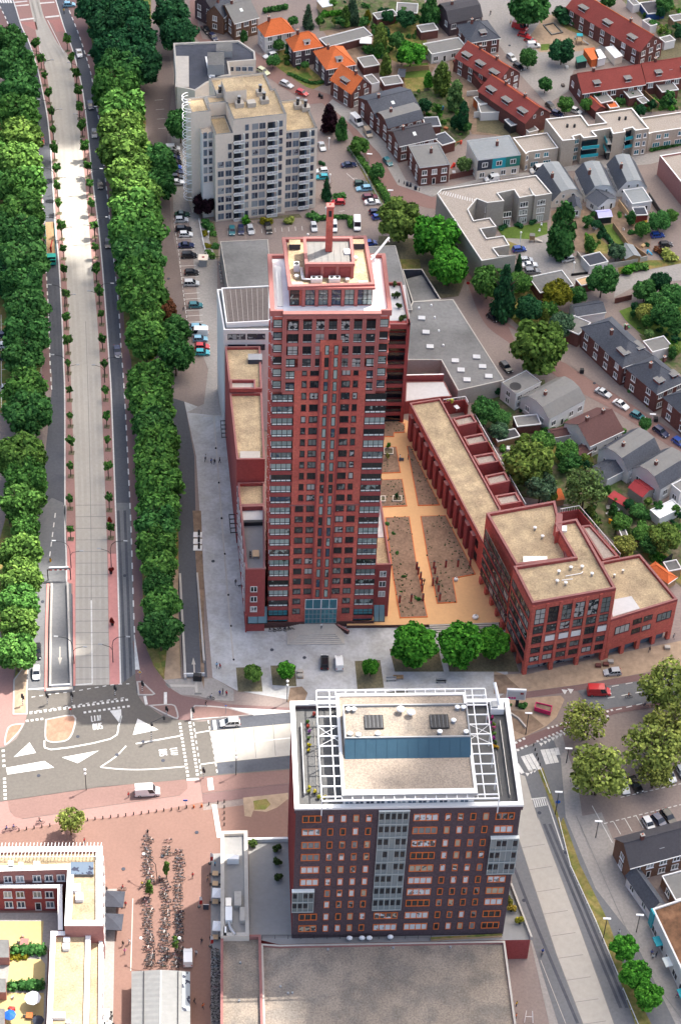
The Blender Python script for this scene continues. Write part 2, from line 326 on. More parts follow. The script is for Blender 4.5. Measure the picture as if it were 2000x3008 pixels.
cycL=g('A',-160,-60,-60,160,50,450,150,900,225,1300,255,1560)+g('H',310,700,325,1050,322,1280,330,1400)+g('M',-60,1568)
band('road','asphalt_dark',2,roadL,dashR);band('cycle_path','cycle_red',1,dashR,cycR);band('cycle_path','cycle_red',1,g('A',-160,-60,-60,60,60,400,130,700,180,1000,240,1500)+g('H',318,700,322,1050,325,1280,340,1420),roadL[:-5])
band('median','median_red',3,whiteL+g('M',590,760,583,1345),whiteR);band('bus_lane','bus_concrete',4,conL,conR)
sheet('road','asphalt',3,'M',300,0,400,-100,490,-60,502,120,512,560,550,560,565,1385,345,1385,215,1385,225,1150,240,700,262,280)
sheet('road','asphalt',3,'M',890,-60,1003,-60,1018,460,1030,830,1045,1360,930,1345,915,800,897,200)
sheet('median','pink_strip',4,'M',830,330,902,330,926,1335,844,1338);sheet('median','pink_strip',4,'M',518,160,580,160,582,1345,566,1345,560,560,516,545)
b=MB()
strip(b,spl(whiteL),.32,'road_white',6);strip(b,spl(whiteR),.32,'road_white',6)
dashes(b,spl(dashR[:-2]),.3,2.0,2.0,'road_white',6);dashes(b,spl(roadL[:-5]),.3,1.6,1.6,'road_white',6)
dashes(b,g('M',428,20,382,370),.25,1.6,1.6,'road_white',6)
b.face([(*p,6*LV)for p in g('M',492,-40,512,-40,511,120,504,120)],'road_white',True);b.face([(*p,6*LV)for p in g('M',1030,955,1036,955,1075,1222,1040,1222)],'road_white',True)
strip(b,g('M',704,690,711,1330),.3,'road_white',6);strip(b,g('M',583,1340,711,1330),.4,'road_white',6)
strip(b,g('A',330,140,440,362),.2,'road_white',6);strip(b,g('A',275,320,280,380),.2,'road_white',6)
for q in(g('A',90,15,190,5,192,12,95,22),g('A',100,40,200,30,203,38,104,46),g('A',132,135,235,122,238,132,136,145),g('A',275,20,375,12,378,20,278,28),g('A',312,115,410,105,412,115,316,125)):b.face([(*p,6*LV)for p in q],'road_white',True)
for q in(g('A',145,155,250,150,262,205,240,205),g('A',330,140,430,132,445,215,390,220,365,165)):b.face([(*p,5*LV)for p in q],'brick_pink',True)
for i in range(5):strip(b,g('A',0+i*17,-10,14+i*17,22),.55,'road_white',6)
b.build('road_marking',kind='structure')
b=MB()
for k in range(16):
 y=-40+k*89
 a,c=g('M',583,y),g('M',836,y-2);strip(b,a+c,.14,'joint',6)
strip(b,spl(g('H',660,900,680,1500)+g('M',700,40,703,690)),.12,'joint',6)
b.build('road_joint',kind='structure')
b=MB();cl_,cr_=spl(conL+g('M',583,1345)*0),spl(conR)
for t in(.16,.34,.66,.84):
 n_=46;q=[]
 for i in range(n_):a_=cl_[int(i*(len(cl_)-1)/(n_-1))];c_=min(cr_,key=lambda p:abs(p[1]-a_[1]));q.append(a_*(1-t)+c_*t)
 strip(b,q,.75,'track',5)
b.build('tyre_track',kind='structure')
b=MB()
for w,pts in(('M',(910,0,945,800,965,1330)),('M',(960,0,990,800,1010,1330)),('H',(770,100,850,900,880,1500)),('H',(810,100,885,900,925,1500)),('H',(375,500,420,1000,440,1500)),('H',(410,500,455,1000,470,1500)),('Z',(170,430,370,950,700,1730)),('Z',(420,60,760,880,1060,1600)),('Z',(465,60,800,860,1110,1600))):strip(b,spl(g(w,*pts)),.6,'track_dark' if w!='Z' else 'track_dark',7 if w=='Z' else 5)
b.build('tyre_track',kind='structure')
b=MB()
for w,x,y in(('Q',600,560),('Q',900,700),('Q',1100,600),('Q',300,860),('S',250,1050),('S',880,1100),('M',960,500),('M',330,700),('Y',380,1250),('Z',250,700),('Z',600,300),('R',950,400),('R',1250,300),('T',560,300),('N',200,520),('N',650,1200),('N',900,1260),('K',900,330),('F',300,420),('G',300,1000),('D',250,350)):p=P(w,x,y,0);b.tube((p[0],p[1],.0),(p[0],p[1],.115),.4,'felt_dark',10)
b.build('manhole_cover',kind='structure')
sheet('road','asphalt_warm',5,'M',215,1372,345,1385,570,1385,583,1346,840,1336,930,1333,1040,1250,1052,1400,1075,1440,1120,1500,'Q',1140,325,1240,395,1370,432,'S',385,672,600,690,1080,632,1430,600,1700,560,2500,380,2500,620,1900,1000,1430,1130,740,1185,580,1200,465,1220,200,1245,'Q',760,945,60,1048,-80,1075,-80,660,40,640,130,575,195,460,212,380)
sheet('bus_lane','bus_concrete',6,'S',680,775,1425,705,1700,650,1700,960,1420,1000,735,1068)
sheet('road','asphalt_dark',6,'S',690,672,1080,632,1430,605,1428,704,960,748,690,770)
sheet('road','asphalt_dark',6,'S',745,1070,1420,1003,1415,1120,750,1175)
b=MB();W_='road_white'
def blocks(w,pts,n,sz,lvl=8):
 pts=g(w,*pts)
 for i in range(n):
  t=i/(n-1);p=pts[0]*(1-t)+pts[1]*t;d=(pts[1]-pts[0]);d=d/np.linalg.norm(d);strip(b,[p-d*sz/2,p+d*sz/2],sz,W_,lvl)
blocks('Q',(240,380,975,278),21,.55);blocks('Q',(212,440,325,425),4,.55);blocks('Q',(655,375,988,328),10,.55)
dashes(b,g('Q',230,372,985,258),.22,.7,.8,W_,8);dashes(b,g('Q',245,258,360,240,590,210,880,160,995,155),.22,.8,.9,W_,8)
strip(b,g('Q',222,198,345,190),.4,W_,8)
blocks('S',(405,712,478,1188),15,.55);blocks('S',(496,702,566,1178),15,.55);dashes(b,g('S',530,700,600,1170),.25,.9,.8,W_,8);dashes(b,g('S',665,680,682,770,705,900,748,1165),.25,.9,.8,W_,8)
blocks('Q',(28,670,34,785),4,.6);blocks('Q',(38,885,44,1035),6,.6)
for q in(g('Q',845,362,932,350,935,400,922,462),g('Q',1058,422,1218,508,1022,548),g('Q',230,605,280,685,108,718),g('Q',478,720,762,668,600,765),g('Q',50,800,345,748,418,798,60,852),g('S',835,560,1430,590,1430,602,1085,634,1060,620)):
 b.face([(*p,8*LV)for p in q],W_,True)
for pts,wd in((g('Q',345,590,395,660,850,578,912,480,935,400),.35),(g('S',0,895,410,822),.35),(g('S',545,798,680,775),.3),(g('Q',970,632,890,715,772,795),.3),(g('Q',772,795,950,812,1150,812,1420,790),.3),(g('S',595,1086,735,1066),.3),(g('S',765,908,1420,842),.3),(g('S',720,678,730,765),.7),(g('S',760,880,765,910),.3)):strip(b,spl(pts,3),wd,W_,8)
strip(b,g('S',272,420,272,615),.65,W_,8);strip(b,g('S',82,455,98,535),.6,W_,8);strip(b,g('S',580,552,592,655),1.2,W_,8);strip(b,g('S',680,1210,692,1322),1.1,W_,8);strip(b,g('S',468,1225,580,1220),.6,W_,8);strip(b,g('S',720,1455,770,1760),1.0,W_,8)
for i in range(4):a=g('Y',205+i*38-i*4,785-i*10,275+i*36-(i==3)*0,915-i*10);strip(b,a,.85,W_,8)if i else strip(b,g('Y',190,840,240,920),.85,W_,8)
for i in range(4):strip(b,g('Y',405+i*38,720-i*4,450+i*38,842-i*6),.9,W_,8)if i<3 else strip(b,g('Y',520,705,537,765),.9,W_,8)
blocks('Y',(365,650,690,510),11,.5);blocks('Y',(455,540,985,390),16,.5);blocks('Y',(700,520,950,440),8,.5);blocks('Y',(185,662,250,630),3,.55);blocks('Y',(200,724,268,692),3,.55)
def tri(w,x,y,s=1.0):
 p=g(w,x,y)[0];b.face([(p[0]-.35*s,p[1]+.5*s,8*LV),(p[0]+.1*s,p[1]-.5*s,8*LV),(p[0]+.55*s,p[1]+.4*s,8*LV)],W_,True)
for x,y in((390,678),(424,662),(456,646),(488,632),(520,616),(552,600),(584,588),(616,574),(275,930),(305,912),(335,900)):tri('Y',x,y)
tri('Y',585,238,1.5);tri('Y',635,232,1.5)
for i in range(7):strip(b,g('Y',330+i*17,1136-i*2,350+i*17,1205-i*3),.25,W_,8)
strip(b,g('Y',310,1135,440,1120),.3,W_,8);strip(b,g('Y',435,1120,580,1560),.22,W_,8)
dashes(b,g('Y',985,192,1300,135),.2,1.6,1.6,W_,9);dashes(b,g('Y',950,290,1300,225),.2,1.6,1.6,W_,9);dashes(b,g('Y',1020,388,1250,332),.25,1.4,1.0,W_,9)
GL=dict(L=[(0,1,0,0),(0,0,.6,0)],I=[(.3,0,.3,1)],J=[(.5,1,.5,.1),(.5,.1,.1,.1)],N=[(0,0,0,1),(0,1,.6,0),(.6,0,.6,1)],B=[(0,0,0,1),(0,1,.55,.85),(.55,.85,.5,.5),(.5,.5,0,.5),(.5,.5,.6,.1),(.6,.1,0,0)],U=[(0,1,0,.05),(0,.05,.6,.05),(.6,.05,.6,1)],S=[(.6,.9,.05,.95),(.05,.95,.05,.55),(.05,.55,.6,.45),(.6,.45,.6,.05),(.6,.05,0,.05)])
def word(txt,w,o,ex,ey,n):
 O,X_,Y_=(g(w,*o)[0],g(w,*ex)[0],g(w,*ey)[0]);U_=(X_-O)/n;V_=Y_-O
 for i,ch in enumerate(txt):
  for x0,y0,x1,y1 in GL[ch]:
   strip(b,[O+U_*(i+x0*1.05)+V_*y0,O+U_*(i+x1*1.05)+V_*y1],.26,W_,8)
word('LIJN','Q',(708,445),(782,437),(704,402),4);word('BUS','Q',(722,508),(798,498),(716,462),3)
word('LIJN','Q',(1310,655),(1316,708),(1362,648),4);word('BUS','Q',(1222,664),(1230,716),(1280,658),3)
for q in((g('M',463,1046,463,1130),.3),(g('S',534,160,538,245),.3)):strip(b,q[0],q[1],'slab_light',8)
for q in(g('M',447,1130,480,1130,463,1188),g('S',512,165,550,165,528,100)):b.face([(*p,8*LV)for p in q],'slab_light',True)
b.build('road_marking',kind='structure')
def island(pts,top,h=.13,lvl=0,name='traffic_island',rim='kerb'):
 q=[tuple(p)for p in pts];m=MB();m.prism(q,0,h,rim,rim,raw=True);r=inset(q,.35);m.prism(r,h-.02,h+.012,top,top,raw=True)
 return m.build(name,kind='structure')
island(spl(g('Q',350,428,570,395,575,500,530,585,440,608,370,600,345,560,350,428),3)[:-1],'island_red')
island(spl(g('Q',190,458,150,530,40,632,50,520,90,470,190,458),3)[:-1],'island_red');island(g('S',5,320,60,320,180,435,150,450,20,450),'paving_red');island(spl(g('S',110,540,330,530,380,580,385,668,260,620,110,540),3)[:-1],'paving_red')
island(g('S',500,580,540,540,680,545,850,560,1075,630,640,668,505,680),'paving_red');island(g('M',215,1380,215,1568,100,1568,105,1300,225,1150),'sand',name='verge')
sheet('verge','grass_dry',2,'M',130,1180,225,1150,213,1300,100,1390);sheet('verge','grass',2,'M',150,-60,300,0,262,280,240,700,225,1150,60,1150,0,900,-20,300,60,0)
sheet('verge','grass',2,'M',1078,50,1380,50,1370,480,1360,650,1390,1200,1260,1300,1180,1190,1122,1040,1100,700);sheet('verge','sand',3,'M',1290,330,1372,470,1365,700,1390,1285,1260,1300,1300,900,1345,650)
sheet('verge','dirt',3,'M',1480,0,1545,0,1568,600,1568,1370,1545,1280,1510,480)
sheet('verge','grass_dry',4,'M',1125,1060,1220,1100,1268,1290,1200,1210);sheet('verge','grass',2,'A',590,-60,1040,-60,1040,560,1000,900,1090,1400,'H',1190,100,1220,500,1270,850,1320,1300,1310,1560,1020,1500,1010,1200,960,1000,930,500,880,20,'A',790,1300,740,900,690,560,650,360,600,150)
sheet('verge','grass',2,'A',-60,500,130,700,180,1000,240,1500,'H',300,700,315,1250,260,1600,-60,1600)
sheet('cycle_path','cycle_red',3,'M',1020,1000,1118,1040,1180,1190,1250,1290,1320,1370,1400,1420,1568,1450,'S',720,500,860,530,1430,560,1430,590,840,560,640,545,540,540,500,580,505,680,385,670,375,580,330,530,110,540,80,460,180,440,60,320,0,200)
sheet('pavement','paving_grey',2,'S',230,300,720,290,900,400,900,500,720,490,560,450,400,440,320,390)
sheet('pavement','slab_light',4,'S',310,345,540,350,545,325,565,325,570,420,548,420,543,368,325,368)
for q in((268,340,285,335,325,375,305,382),(540,424,605,424,605,440,540,440),(545,535,610,540,625,555,550,550)):sheet('pavement','felt_grey',6,'S',*q)
sheet('pavement','median_red',2,'Q',-80,640,40,632,50,520,90,470,190,455,215,380,213,260,100,260,100,0,'M',100,1380,120,1180,0,1180,-80,1200)
sheet('pavement','paving_red',3,'Q',60,1050,750,950,1420,882,1440,920,1440,960,1380,1010,680,1110,440,1150,180,1190,110,1170,75,1120)
sheet('cycle_path','median_red',2,'Q',-80,1080,60,1050,80,1140,180,1195,440,1155,680,1115,1380,1015,1440,960,1435,890,1530,880,1560,1060,1000,1170,660,1195,150,1275,-80,1320)
sheet('cycle_path','cycle_red',3,'S',610,1355,1405,1258,1700,1200,1700,1300,1405,1345,820,1420,620,1445)
sheet('pavement','paving_red',3,'S',585,1200,750,1180,1415,1122,1405,1255,610,1350);sheet('plaza','plaza_pink',1,'Q',-80,1315,150,1275,660,1195,1560,1060,'T',620,95,1430,-10,1430,380,780,400,780,2200,-1400,2200,-1400,300)
sheet('bare_ground','sand',4,'S',985,1390,1400,1345,1400,1400,1300,1480,1200,1520,1080,1510,1060,1568,1000,1560);sheet('bare_ground','grass_dry',5,'S',1080,1420,1200,1400,1240,1450,1190,1500,1090,1500)
sheet('pavement','paving_grey',2,'R',800,555,900,550,880,1000,870,1589,770,1589);sheet('pavement','slab_light',3,'R',1018,625,1026,625,1010,1180,1002,1180)
sheet('pavement','tile_grey',2,'T',690,495,780,490,780,2200,690,2200)
sheet('road','asphalt_dark',3,'W',393,915,425,925,448,1050,452,1240,462,1330,478,1560,425,1560,412,1400,412,1240,402,1050)
sheet('plaza','plaza_grey',2,'W',425,925,520,960,545,1150,570,1450,740,1440,985,1440,1165,1450,1170,1590,1100,1640,670,1640,670,1612,600,1600,545,1590,490,1560,470,1330,452,1050)
for q in(('N',375,1335,560,1330,580,1520,390,1520),('N',640,1320,825,1318,840,1480,655,1470),('N',1285,1285,1480,1278,1510,1490,1305,1500),('O',450,1430,900,1430,950,1640,500,1640),('O',960,1420,1568,1420,1640,1640,1000,1640)):sheet('planting_bed','soil',4,*q)
sheet('planting_bed','dirt',5,'N',790,1490,880,1480,925,1530,900,1600,770,1600)
sheet('pavement','sand',3,'Y',0,60,90,90,240,80,270,90,900,-60,1600,-200,1600,10,1100,105,700,175,250,235,100,245,0,240);sheet('bare_ground','dirt',4,'Y',0,90,95,90,140,140,250,230,100,250,0,250)
sheet('road','asphalt',3,'Y',700,225,1300,130,1900,0,1900,220,1300,330,1000,400,850,420);sheet('cycle_path','cycle_red',4,'Y',100,245,250,238,700,178,1100,108,1600,20,1600,60,1300,128,700,222,250,290,100,290)
sheet('cycle_path','cycle_red',7,'Y',170,655,290,600,640,470,1000,365,1300,330,1500,300,1500,340,1040,410,700,520,290,680,175,710)
sheet('bare_ground','sand',6,'Y',120,300,360,280,560,265,590,300,520,450,440,520,280,600,170,640,130,400);sheet('bare_ground','dirt',7,'Y',140,390,280,400,420,520,260,600,170,560)
sheet('road','paving_grey',2,'Y',160,760,560,540,600,700,700,1000,'Z',740,0,1150,880,1600,1720,1700,1900,500,1900,300,1010,150,560,160,300,200,0);sheet('road','asphalt',5,'Y',185,720,330,680,470,560,560,800,'Z',600,0,850,600,1160,1000,1600,1900,590,1900,310,1010,150,560)
sheet('bus_lane','bus_concrete',6,'Y',200,920,260,940,370,1310,'Z',370,0,700,880,1070,1900,810,1900,520,1150,205,180,200,0)
sheet('verge','grass_dry',7,'Y',360,870,410,870,560,1330,'Z',580,0,720,400,960,880,1100,1300,1400,1900,1240,1900,1040,1330,850,880,660,440,520,0)
sheet('pavement','paving_grey',4,'Z',690,0,900,-40,1000,200,1130,560,1330,860,1900,1700,1900,1900,1650,1900)
b=MB()
strip(b,g('Z',205,180,520,1150,780,1830),.18,'joint',8);strip(b,g('Z',370,0,700,880,1040,1830),.18,'joint',8);strip(b,g('Z',390,1200,600,1733),.14,'slab_light',8)
for k in range(9):a=g('Z',230+k*62,260+k*185,425+k*64,250+k*185-20);strip(b,a,.1,'joint',8)
strip(b,g('Z',690,0,1250,1260,1568,1690),.15,'joint',8);strip(b,g('Y',820,1190,990,1500),.15,W_,8);dashes(b,g('Y',920,1340,1568,1180),.2,.8,.5,W_,8);dashes(b,g('Y',1060,1120,1568,1005),.2,.8,.5,W_,8)
for i in range(3):strip(b,g('Y',1000+i*95,1325-i*25,1060+i*95,1430-i*25),.15,W_,8)
for k in range(5):strip(b,g('S',900+k*180,750-k*20,925+k*180,1045-k*20),.12,'joint',8)
b.build('road_joint',kind='structure')
sheet('parking_lot','paving_grey',2,'W',395,300,440,330,450,480,470,520,500,600,502,700,520,830,525,960,430,950,470,930,480,850,445,760,420,600,400,500)
sheet('parking_lot','paving_brown',3,'G',340,440,480,400,590,1390,480,1420,400,900)
b=MB()
for x0,y0,x1,y1 in((350,490,480,485),(355,575,500,572),(370,635,520,628),(385,735,540,728),(400,885,555,878),(420,990,575,980),(440,1140,585,1130),(450,1190,590,1180),(455,1295,610,1287),(465,1345,615,1336),(470,1403,620,1393)):strip(b,g('G',x0,y0,x1,y1),.14,W_,5)
dashes(b,g('G',345,440,400,800,420,1000,475,1420),.14,1.2,.6,W_,5)
for i in range(12):strip(b,g('G',850+i*62,600-i*4,845+i*62,560-i*4),.12,W_,5)
for x0,y0,x1,y1 in((370,30,440,90),(430,75,470,75),(480,195,530,190),(300,380,350,375)):strip(b,g('F',x0,y0,x1,y1),.14,W_,5)
for k in range(6):strip(b,g('H',10,1040+k*0+k*70-120,85,1038+k*70-120),.14,W_,5)
strip(b,g('H',12,850,14,1568),.14,W_,5)
strip(b,g('I',0,585,165,575),.25,'slab_light',5);strip(b,g('I',75,580,150,1568)+g('N',330,1000,355,1270),.35,'slab_light',5)
for k in range(4):strip(b,g('A',1065+k*8,690+k*65,1125+k*6,686+k*65),.12,W_,5)
b.build('road_marking',kind='structure')
sheet('pavement','lane_brown',3,'W',310,120,390,130,400,170,385,330,395,520,430,700,440,800,400,880,350,860,380,700,345,330)
sheet('parking_lot','paving_brown',3,'W',735,330,770,330,860,400,880,470,870,560,500,545,495,510,720,500)
sheet('verge','grass',4,'C',320,1120,345,1110,500,1350,590,1560,560,1568)
sheet('road','paving_red',3,'B',180,0,240,0,260,230,300,360,460,365,790,480,1010,640,1250,800,1500,880,'C',330,860,400,960,560,1180,700,1390,900,1470,880,1568,640,1568,560,1400,440,1180,330,1000,120,790,'B',1280,960,1000,780,800,640,600,560,300,420,200,300)
sheet('road','paving_grey',4,'C',200,760,340,850,470,960,620,1110,760,1380,870,1430,1100,1430,1300,1380,1568,1330,'D',440,1320,900,1240,1568,1140,1568,1190,1330,1260,500,1330,0,1400,'C',960,1510,700,1420,560,1180,380,990,160,800)
bb=MB();strip(bb,spl(g('F',740,60,900,200,1100,290)+g('F',1250,330,1330,500)+g('F',1480,820,1568,1020)+g('E',120,1140,300,1290)+g('K',800,330,1100,500,1568,800,1800,960)),5.5,'paving_red',4);bb.build('road',kind='structure')
sheet('road','paving_brown',4,'E',240,1200,420,1290,680,1370,1000,1560,1568,1900,1568,2040,700,1490,300,1330)
sheet('plaza','paving_grey',3,'D',0,-40,900,-60,820,60,960,330,1260,440,1000,480,740,540,700,700,540,800,320,560,140,300,60,200)
sheet('playground','sand',4,'D',500,120,590,110,850,180,990,320,900,380,700,400,480,400,380,310,470,190);sheet('playground','grass_dry',5,'D',590,100,640,190,700,230,960,320,840,160);sheet('playground','lawn',5,'D',490,340,560,335,545,385,490,388)
sheet('road','paving_grey',3,'E',1060,900,1090,820,1300,770,1568,715,1700,690,1700,820,1568,845,1250,870,1050,980);sheet('parking_lot','paving_grey',3,'E',200,530,540,490,560,600,760,660,860,760,840,890,620,860,420,800,330,650)
sheet('pavement','paving_brown',3,'D',1330,1400,1390,1300,1600,1700,'E',1568,560,1420,590,1330,500,1250,250)
def garden(w,*pts,m='grass',lvl=2):return sheet('garden',m,lvl,w,*pts)
G_=[('B','grass',(1060,380,1300,640,1450,760,1300,830,1200,780,860,560,1000,420)),('B','lawn',(1130,690,1270,665,1310,720,1180,745)),('C','dirt',(120,230,560,180,900,330,1000,500,860,700,760,720,560,560,300,450)),('C','lawn',(745,500,930,480,960,600,890,620,745,610)),('C','grass_dry',(745,600,930,590,900,700,770,700)),('C','garden',(760,720,1100,560,1260,800,1250,1030,1100,1160,1000,1000,870,880)),('C','dirt',(1100,420,1260,420,1568,820,1568,1050,1270,1030,1100,700)),('D','soil',(0,560,300,800,360,930,520,930,520,1010,270,1050,0,1010)),('C','garden',(80,0,900,0,1000,180,560,180,100,240)),('C','grass',(560,180,900,180,940,420,700,480,560,420)),('D','soil',(1420,300,1568,280,1568,480,1290,480,1260,430)),('D','garden',(1040,-60,1568,-60,1568,280,1430,310,1180,60)),('D','garden',(800,720,1568,620,1568,840,1200,870,1150,820,880,850)),('E','lawn',(155,450,540,400,540,490,400,530,210,520)),('E','grass_dry',(210,530,330,580,260,610)),('E','dirt',(570,310,1080,240,1330,300,1330,600,1200,620,1010,690,760,620,560,600)),('E','grass_dry',(820,500,900,480,1010,580,1000,640,830,640)),('E','lawn',(960,430,1040,410,1140,570,1070,570)),('E','grass',(1080,750,1320,690,1568,690,1568,715,1090,800)),('E','grass',(-20,700,200,700,400,800,480,1000,700,1100,700,1240,420,1290,200,1080,0,1040)),('E','lawn',(1090,1080,1250,1020,1568,1000,1568,1400,1260,1260,1140,1150)),('E','garden',(1240,1260,1568,1360,1568,1568,1400,1480)),('K','garden',(160,330,520,300,560,660,700,620,800,780,1100,1000,1220,1200,1420,1300,1568,1250,1568,1760,1300,1760,1000,1500,700,1260,540,1230,340,1200,160,780,80,700,-40,460)),('K','grass',(560,760,860,760,900,960,700,1020,560,900)),('L','garden',(640,100,1000,60,1320,100,1568,80,1568,720,1260,460,900,240,700,130)),('L','grass',(1250,460,1420,420,1568,560,1568,700,1340,540)),('G','soil',(600,440,740,480,1500,400,1568,480,1250,520,750,540,760,810,640,820)),('F','soil',(580,700,960,900,1240,1180,1400,1160,1500,900,1100,640,640,600)),('F','grass_dry',(860,820,1040,820,1060,930,880,905))]
for w,m,q in G_:sheet('garden',m,5 if w in 'CDEK' and m in('lawn','grass_dry')else 2,w,*q)
CZ=.9
def bedpoly(w,*xy):return[tuple(P(w,xy[i],xy[i+1],CZ)[:2])for i in range(0,len(xy),2)]
m=MB();m.prism([tuple(P(*q,CZ)[:2])for q in(('J',85,700),('J',280,730),('J',330,750),('J',700,1568),('O',1060,200),('O',1300,650),('O',1525,1080),('O',1530,1210),('O',1460,1185),('O',820,1205),('O',60,1215),('O',0,900))],0,CZ,'brick_plinth','orange_paving',raw=True);m.build('courtyard',kind='structure')
mat('bed_soil',(.22,.145,.10),.95,.3,1.6,.15,.2);BEDS=[('J',80,700,280,770,280,850,180,855,180,890,80,890),('J',60,985,200,982,242,1220,50,1228),('J',40,1285,255,1278,300,1528,30,1540),('J',295,975,330,975,603,1520,398,1525),('O',410,222,635,213,700,640,803,1140,545,1148,480,760),('O',735,210,968,202,1243,745,1035,785,1072,1005,888,1015,800,600)]
for q in BEDS:
 m=MB();r=bedpoly(*q);m.prism(r,CZ-.2,CZ+.16,'tiles_orange',raw=True);m.prism(inset(r,.18),CZ,CZ+.19,'bed_soil',raw=True);m.build('planting_bed',kind='structure')
m=MB();rr=random.Random(3)
def inpoly(p,q):
 c=False
 for i in range(len(q)):
  a,d=q[i],q[i-1]
  if(a[1]>p[1])!=(d[1]>p[1])and p[0]<(d[0]-a[0])*(p[1]-a[1])/(d[1]-a[1])+a[0]:c=not c
 return c
for q in BEDS:
 r=bedpoly(*q);xs=[p[0]for p in r];ys=[p[1]for p in r]
 for k in range(int((max(xs)-min(xs))*(max(ys)-min(ys))*.85)):
  p=(rr.uniform(min(xs),max(xs)),rr.uniform(min(ys),max(ys)))
  if inpoly(p,r)and(math.sin(p[0]*.7+p[1]*.25)+rr.random()*1.3>.35):s=rr.uniform(.1,.26);m.ball((p[0],p[1],CZ+.2),s,s,s*.9,'groundcover',5,3)
mat('groundcover',(.065,.085,.04),.9,.3,3);m.build('ground_cover',kind='stuff',label='low dotted groundcover plants in the brown courtyard beds',cat='ground cover')
T=Frame((-9.65,329.5),rad(5));TW=thing('apartment_tower','tall slender red brick tower with glazed corner bays and a chimney on its stepped top','tower',tuple(T.W((6.2,0,0))))
FH=3.1;ZB=lambda k:9.4+FH*(k+0)
m=MB(T);m.box(-5.0,17.6,.95,18.4,0,86.6,'brick_red');m.box(-.75,13.55,.0,.94,0,74.4,'brick_red')
m.box(4.1,8.4,-.28,-.003,9.0,81.3,'brick_red')
for x in(4.1,6.05,8.1):m.box(x,x+.35,-.42,-.283,9.0,78.5,'brick_wine')
for k in range(-2,19):
 z=ZB(k)
 for x0,x1 in((-5.35,-.753),(13.553,17.95)):m.box(x0,x1,.05,.945,z-1.05,z-.02,'brick_wine')
m.box(-1.3,3.9,-.12,-.003,ZB(9)-.55,ZB(9)-.3,'coping');m.box(8.6,13.5,-.12,-.003,ZB(9)-.55,ZB(9)-.3,'coping')
for z in range(24):
 for y in(4.6,8.9,13.2,17.0):m.box(-5.32,-5.003,y,y+1.0,3.1*z+1.6+(y*.3)%1.2,3.1*z+3.9,'brick_red')
m.build('wall',TW)
m=MB(T)
for x in[-2.9,0.3,2.85,5.3,7.75,10.2,12.65,15.3]:
 z0=78.0 if x in(5.3,)else 74.3
 if x in(5.3,7.75):z0=81.4
 if x in(-2.9,15.3):z0=68.2
 for d in(-.36,.06):m.box(x-.1+d,x+.28+d,-.22,.93,z0,87.2,'pink_concrete')
for k in range(21,25):
 z=ZB(k-0)-0
 for x0,x1 in(((-2.6,4.0),(8.5,15.1))if k<23 else((-2.6,15.1),)):m.box(x0,x1,-.1,.93,z+0-.95,z-.15,'pink_concrete')
for k in range(19,25):
 z=ZB(k)
 for x0,x1 in((-5.5,-3.3),(15.65,17.75)):m.box(x0,x1,.75,2.6,z-.9,z-.15,'pink_concrete')
 if k<22:
  for x0,x1 in((-3.2,-.78),(13.6,15.5)):m.box(x0,x1,.0,.93,z-.9,z-.15,'pink_concrete')
m.build('concrete_grid',TW)
m=MB(T);m.box(-3.2,15.7,-.35,.6,86.75,87.6,'pink_concrete');m.box(-3.3,15.8,-.45,.55,87.602,88.05,'coping')
for x0,x1 in((-5.75,-4.9),(17.1,17.9)):m.box(x0,x1,1.0,18.6,86.75,88.1,'pink_concrete','coping')
for x0,x1 in((-5.75,-3.2),(15.7,17.9)):m.box(x0,x1,.55,.998,86.75,88.1,'pink_concrete','coping')
m.box(-5.75,17.9,18.602,19.2,86.75,88.0,'pink_concrete','coping');m.build('cornice',TW)
m=MB(T);m.box(-4.9,17.1,.6,18.6,86.6,87.25,'white_membrane');m.box(-4.3,-3.2,3,16,87.252,87.4,'steel');m.build('terrace_floor',TW)
gl=winmesh(1.75,1.7,2,1,'black_frame','glass',.12,.07,'brick_wine');gn=winmesh(1.0,1.7,1,1,'black_frame','glass',.12,.07,'brick_wine');gs=winmesh(.85,2.35,1,1,'black_frame','glass_bay',.1,.07)
bay=winmesh(4.25,2.02,4,1,'black_frame','glass_bay',.12,.10,None,.55);bayt=winmesh(4.25,2.02,4,2,'black_frame','glass_teal',.12,.1);hb=winmesh(2.35,1.95,2,1,'black_frame','glass_bay',.12,.1,None,.5);lw=winmesh(2.05,2.25,2,2,'black_frame','glass',.1,.07,None,.28);cw=winmesh(1.75,1.95,1,1,'black_frame','glass_bay',.12,.08,None,.4)
tx=lambda w,x,y,yl=0:T.on(1,yl,w,x,y)[0]
lo=[tx('I',733,1130),tx('I',820,1130),tx('I',1047,1110),tx('I',1135,1110)];hi=[tx('I',770,240),tx('I',848,240),tx('I',1090,230),tx('I',1165,230)];sl=[tx('I',900,1130),tx('I',967,1120)]
def put(name,me,x,z,y=0,a=0):place(name,me,TW,T.W((x,y,z)),T.yaw+a)
for x in(-3.05,15.75):put('bay_window',bayt,x,1.52,.25)
for k in range(-2,21):
 z=ZB(k)
 if k<19:[put('bay_window',bay if k>-2 else bayt,x,z,.25)for x in(-3.05,15.75)]
 xs=lo if k<9 else hi
 for i,x in enumerate(xs):
  if k<=-1 and i in(1,2):continue
  put('window',gn if(k>=9 and i in(0,3))else gl,x,z+.85)
for k in range(0,23):
 for x in sl:put('slot_window',gs,x,ZB(k)+.15,-.28)
for k in range(19,25):
 z=ZB(k)
 for x in(-4.25,16.55):
  put('corner_window',cw,x,z-.1,.95)
 if k<22:put('bay_window',hb,-1.9,z-.1,.2);put('bay_window',hb,14.5,z-.1,.2)
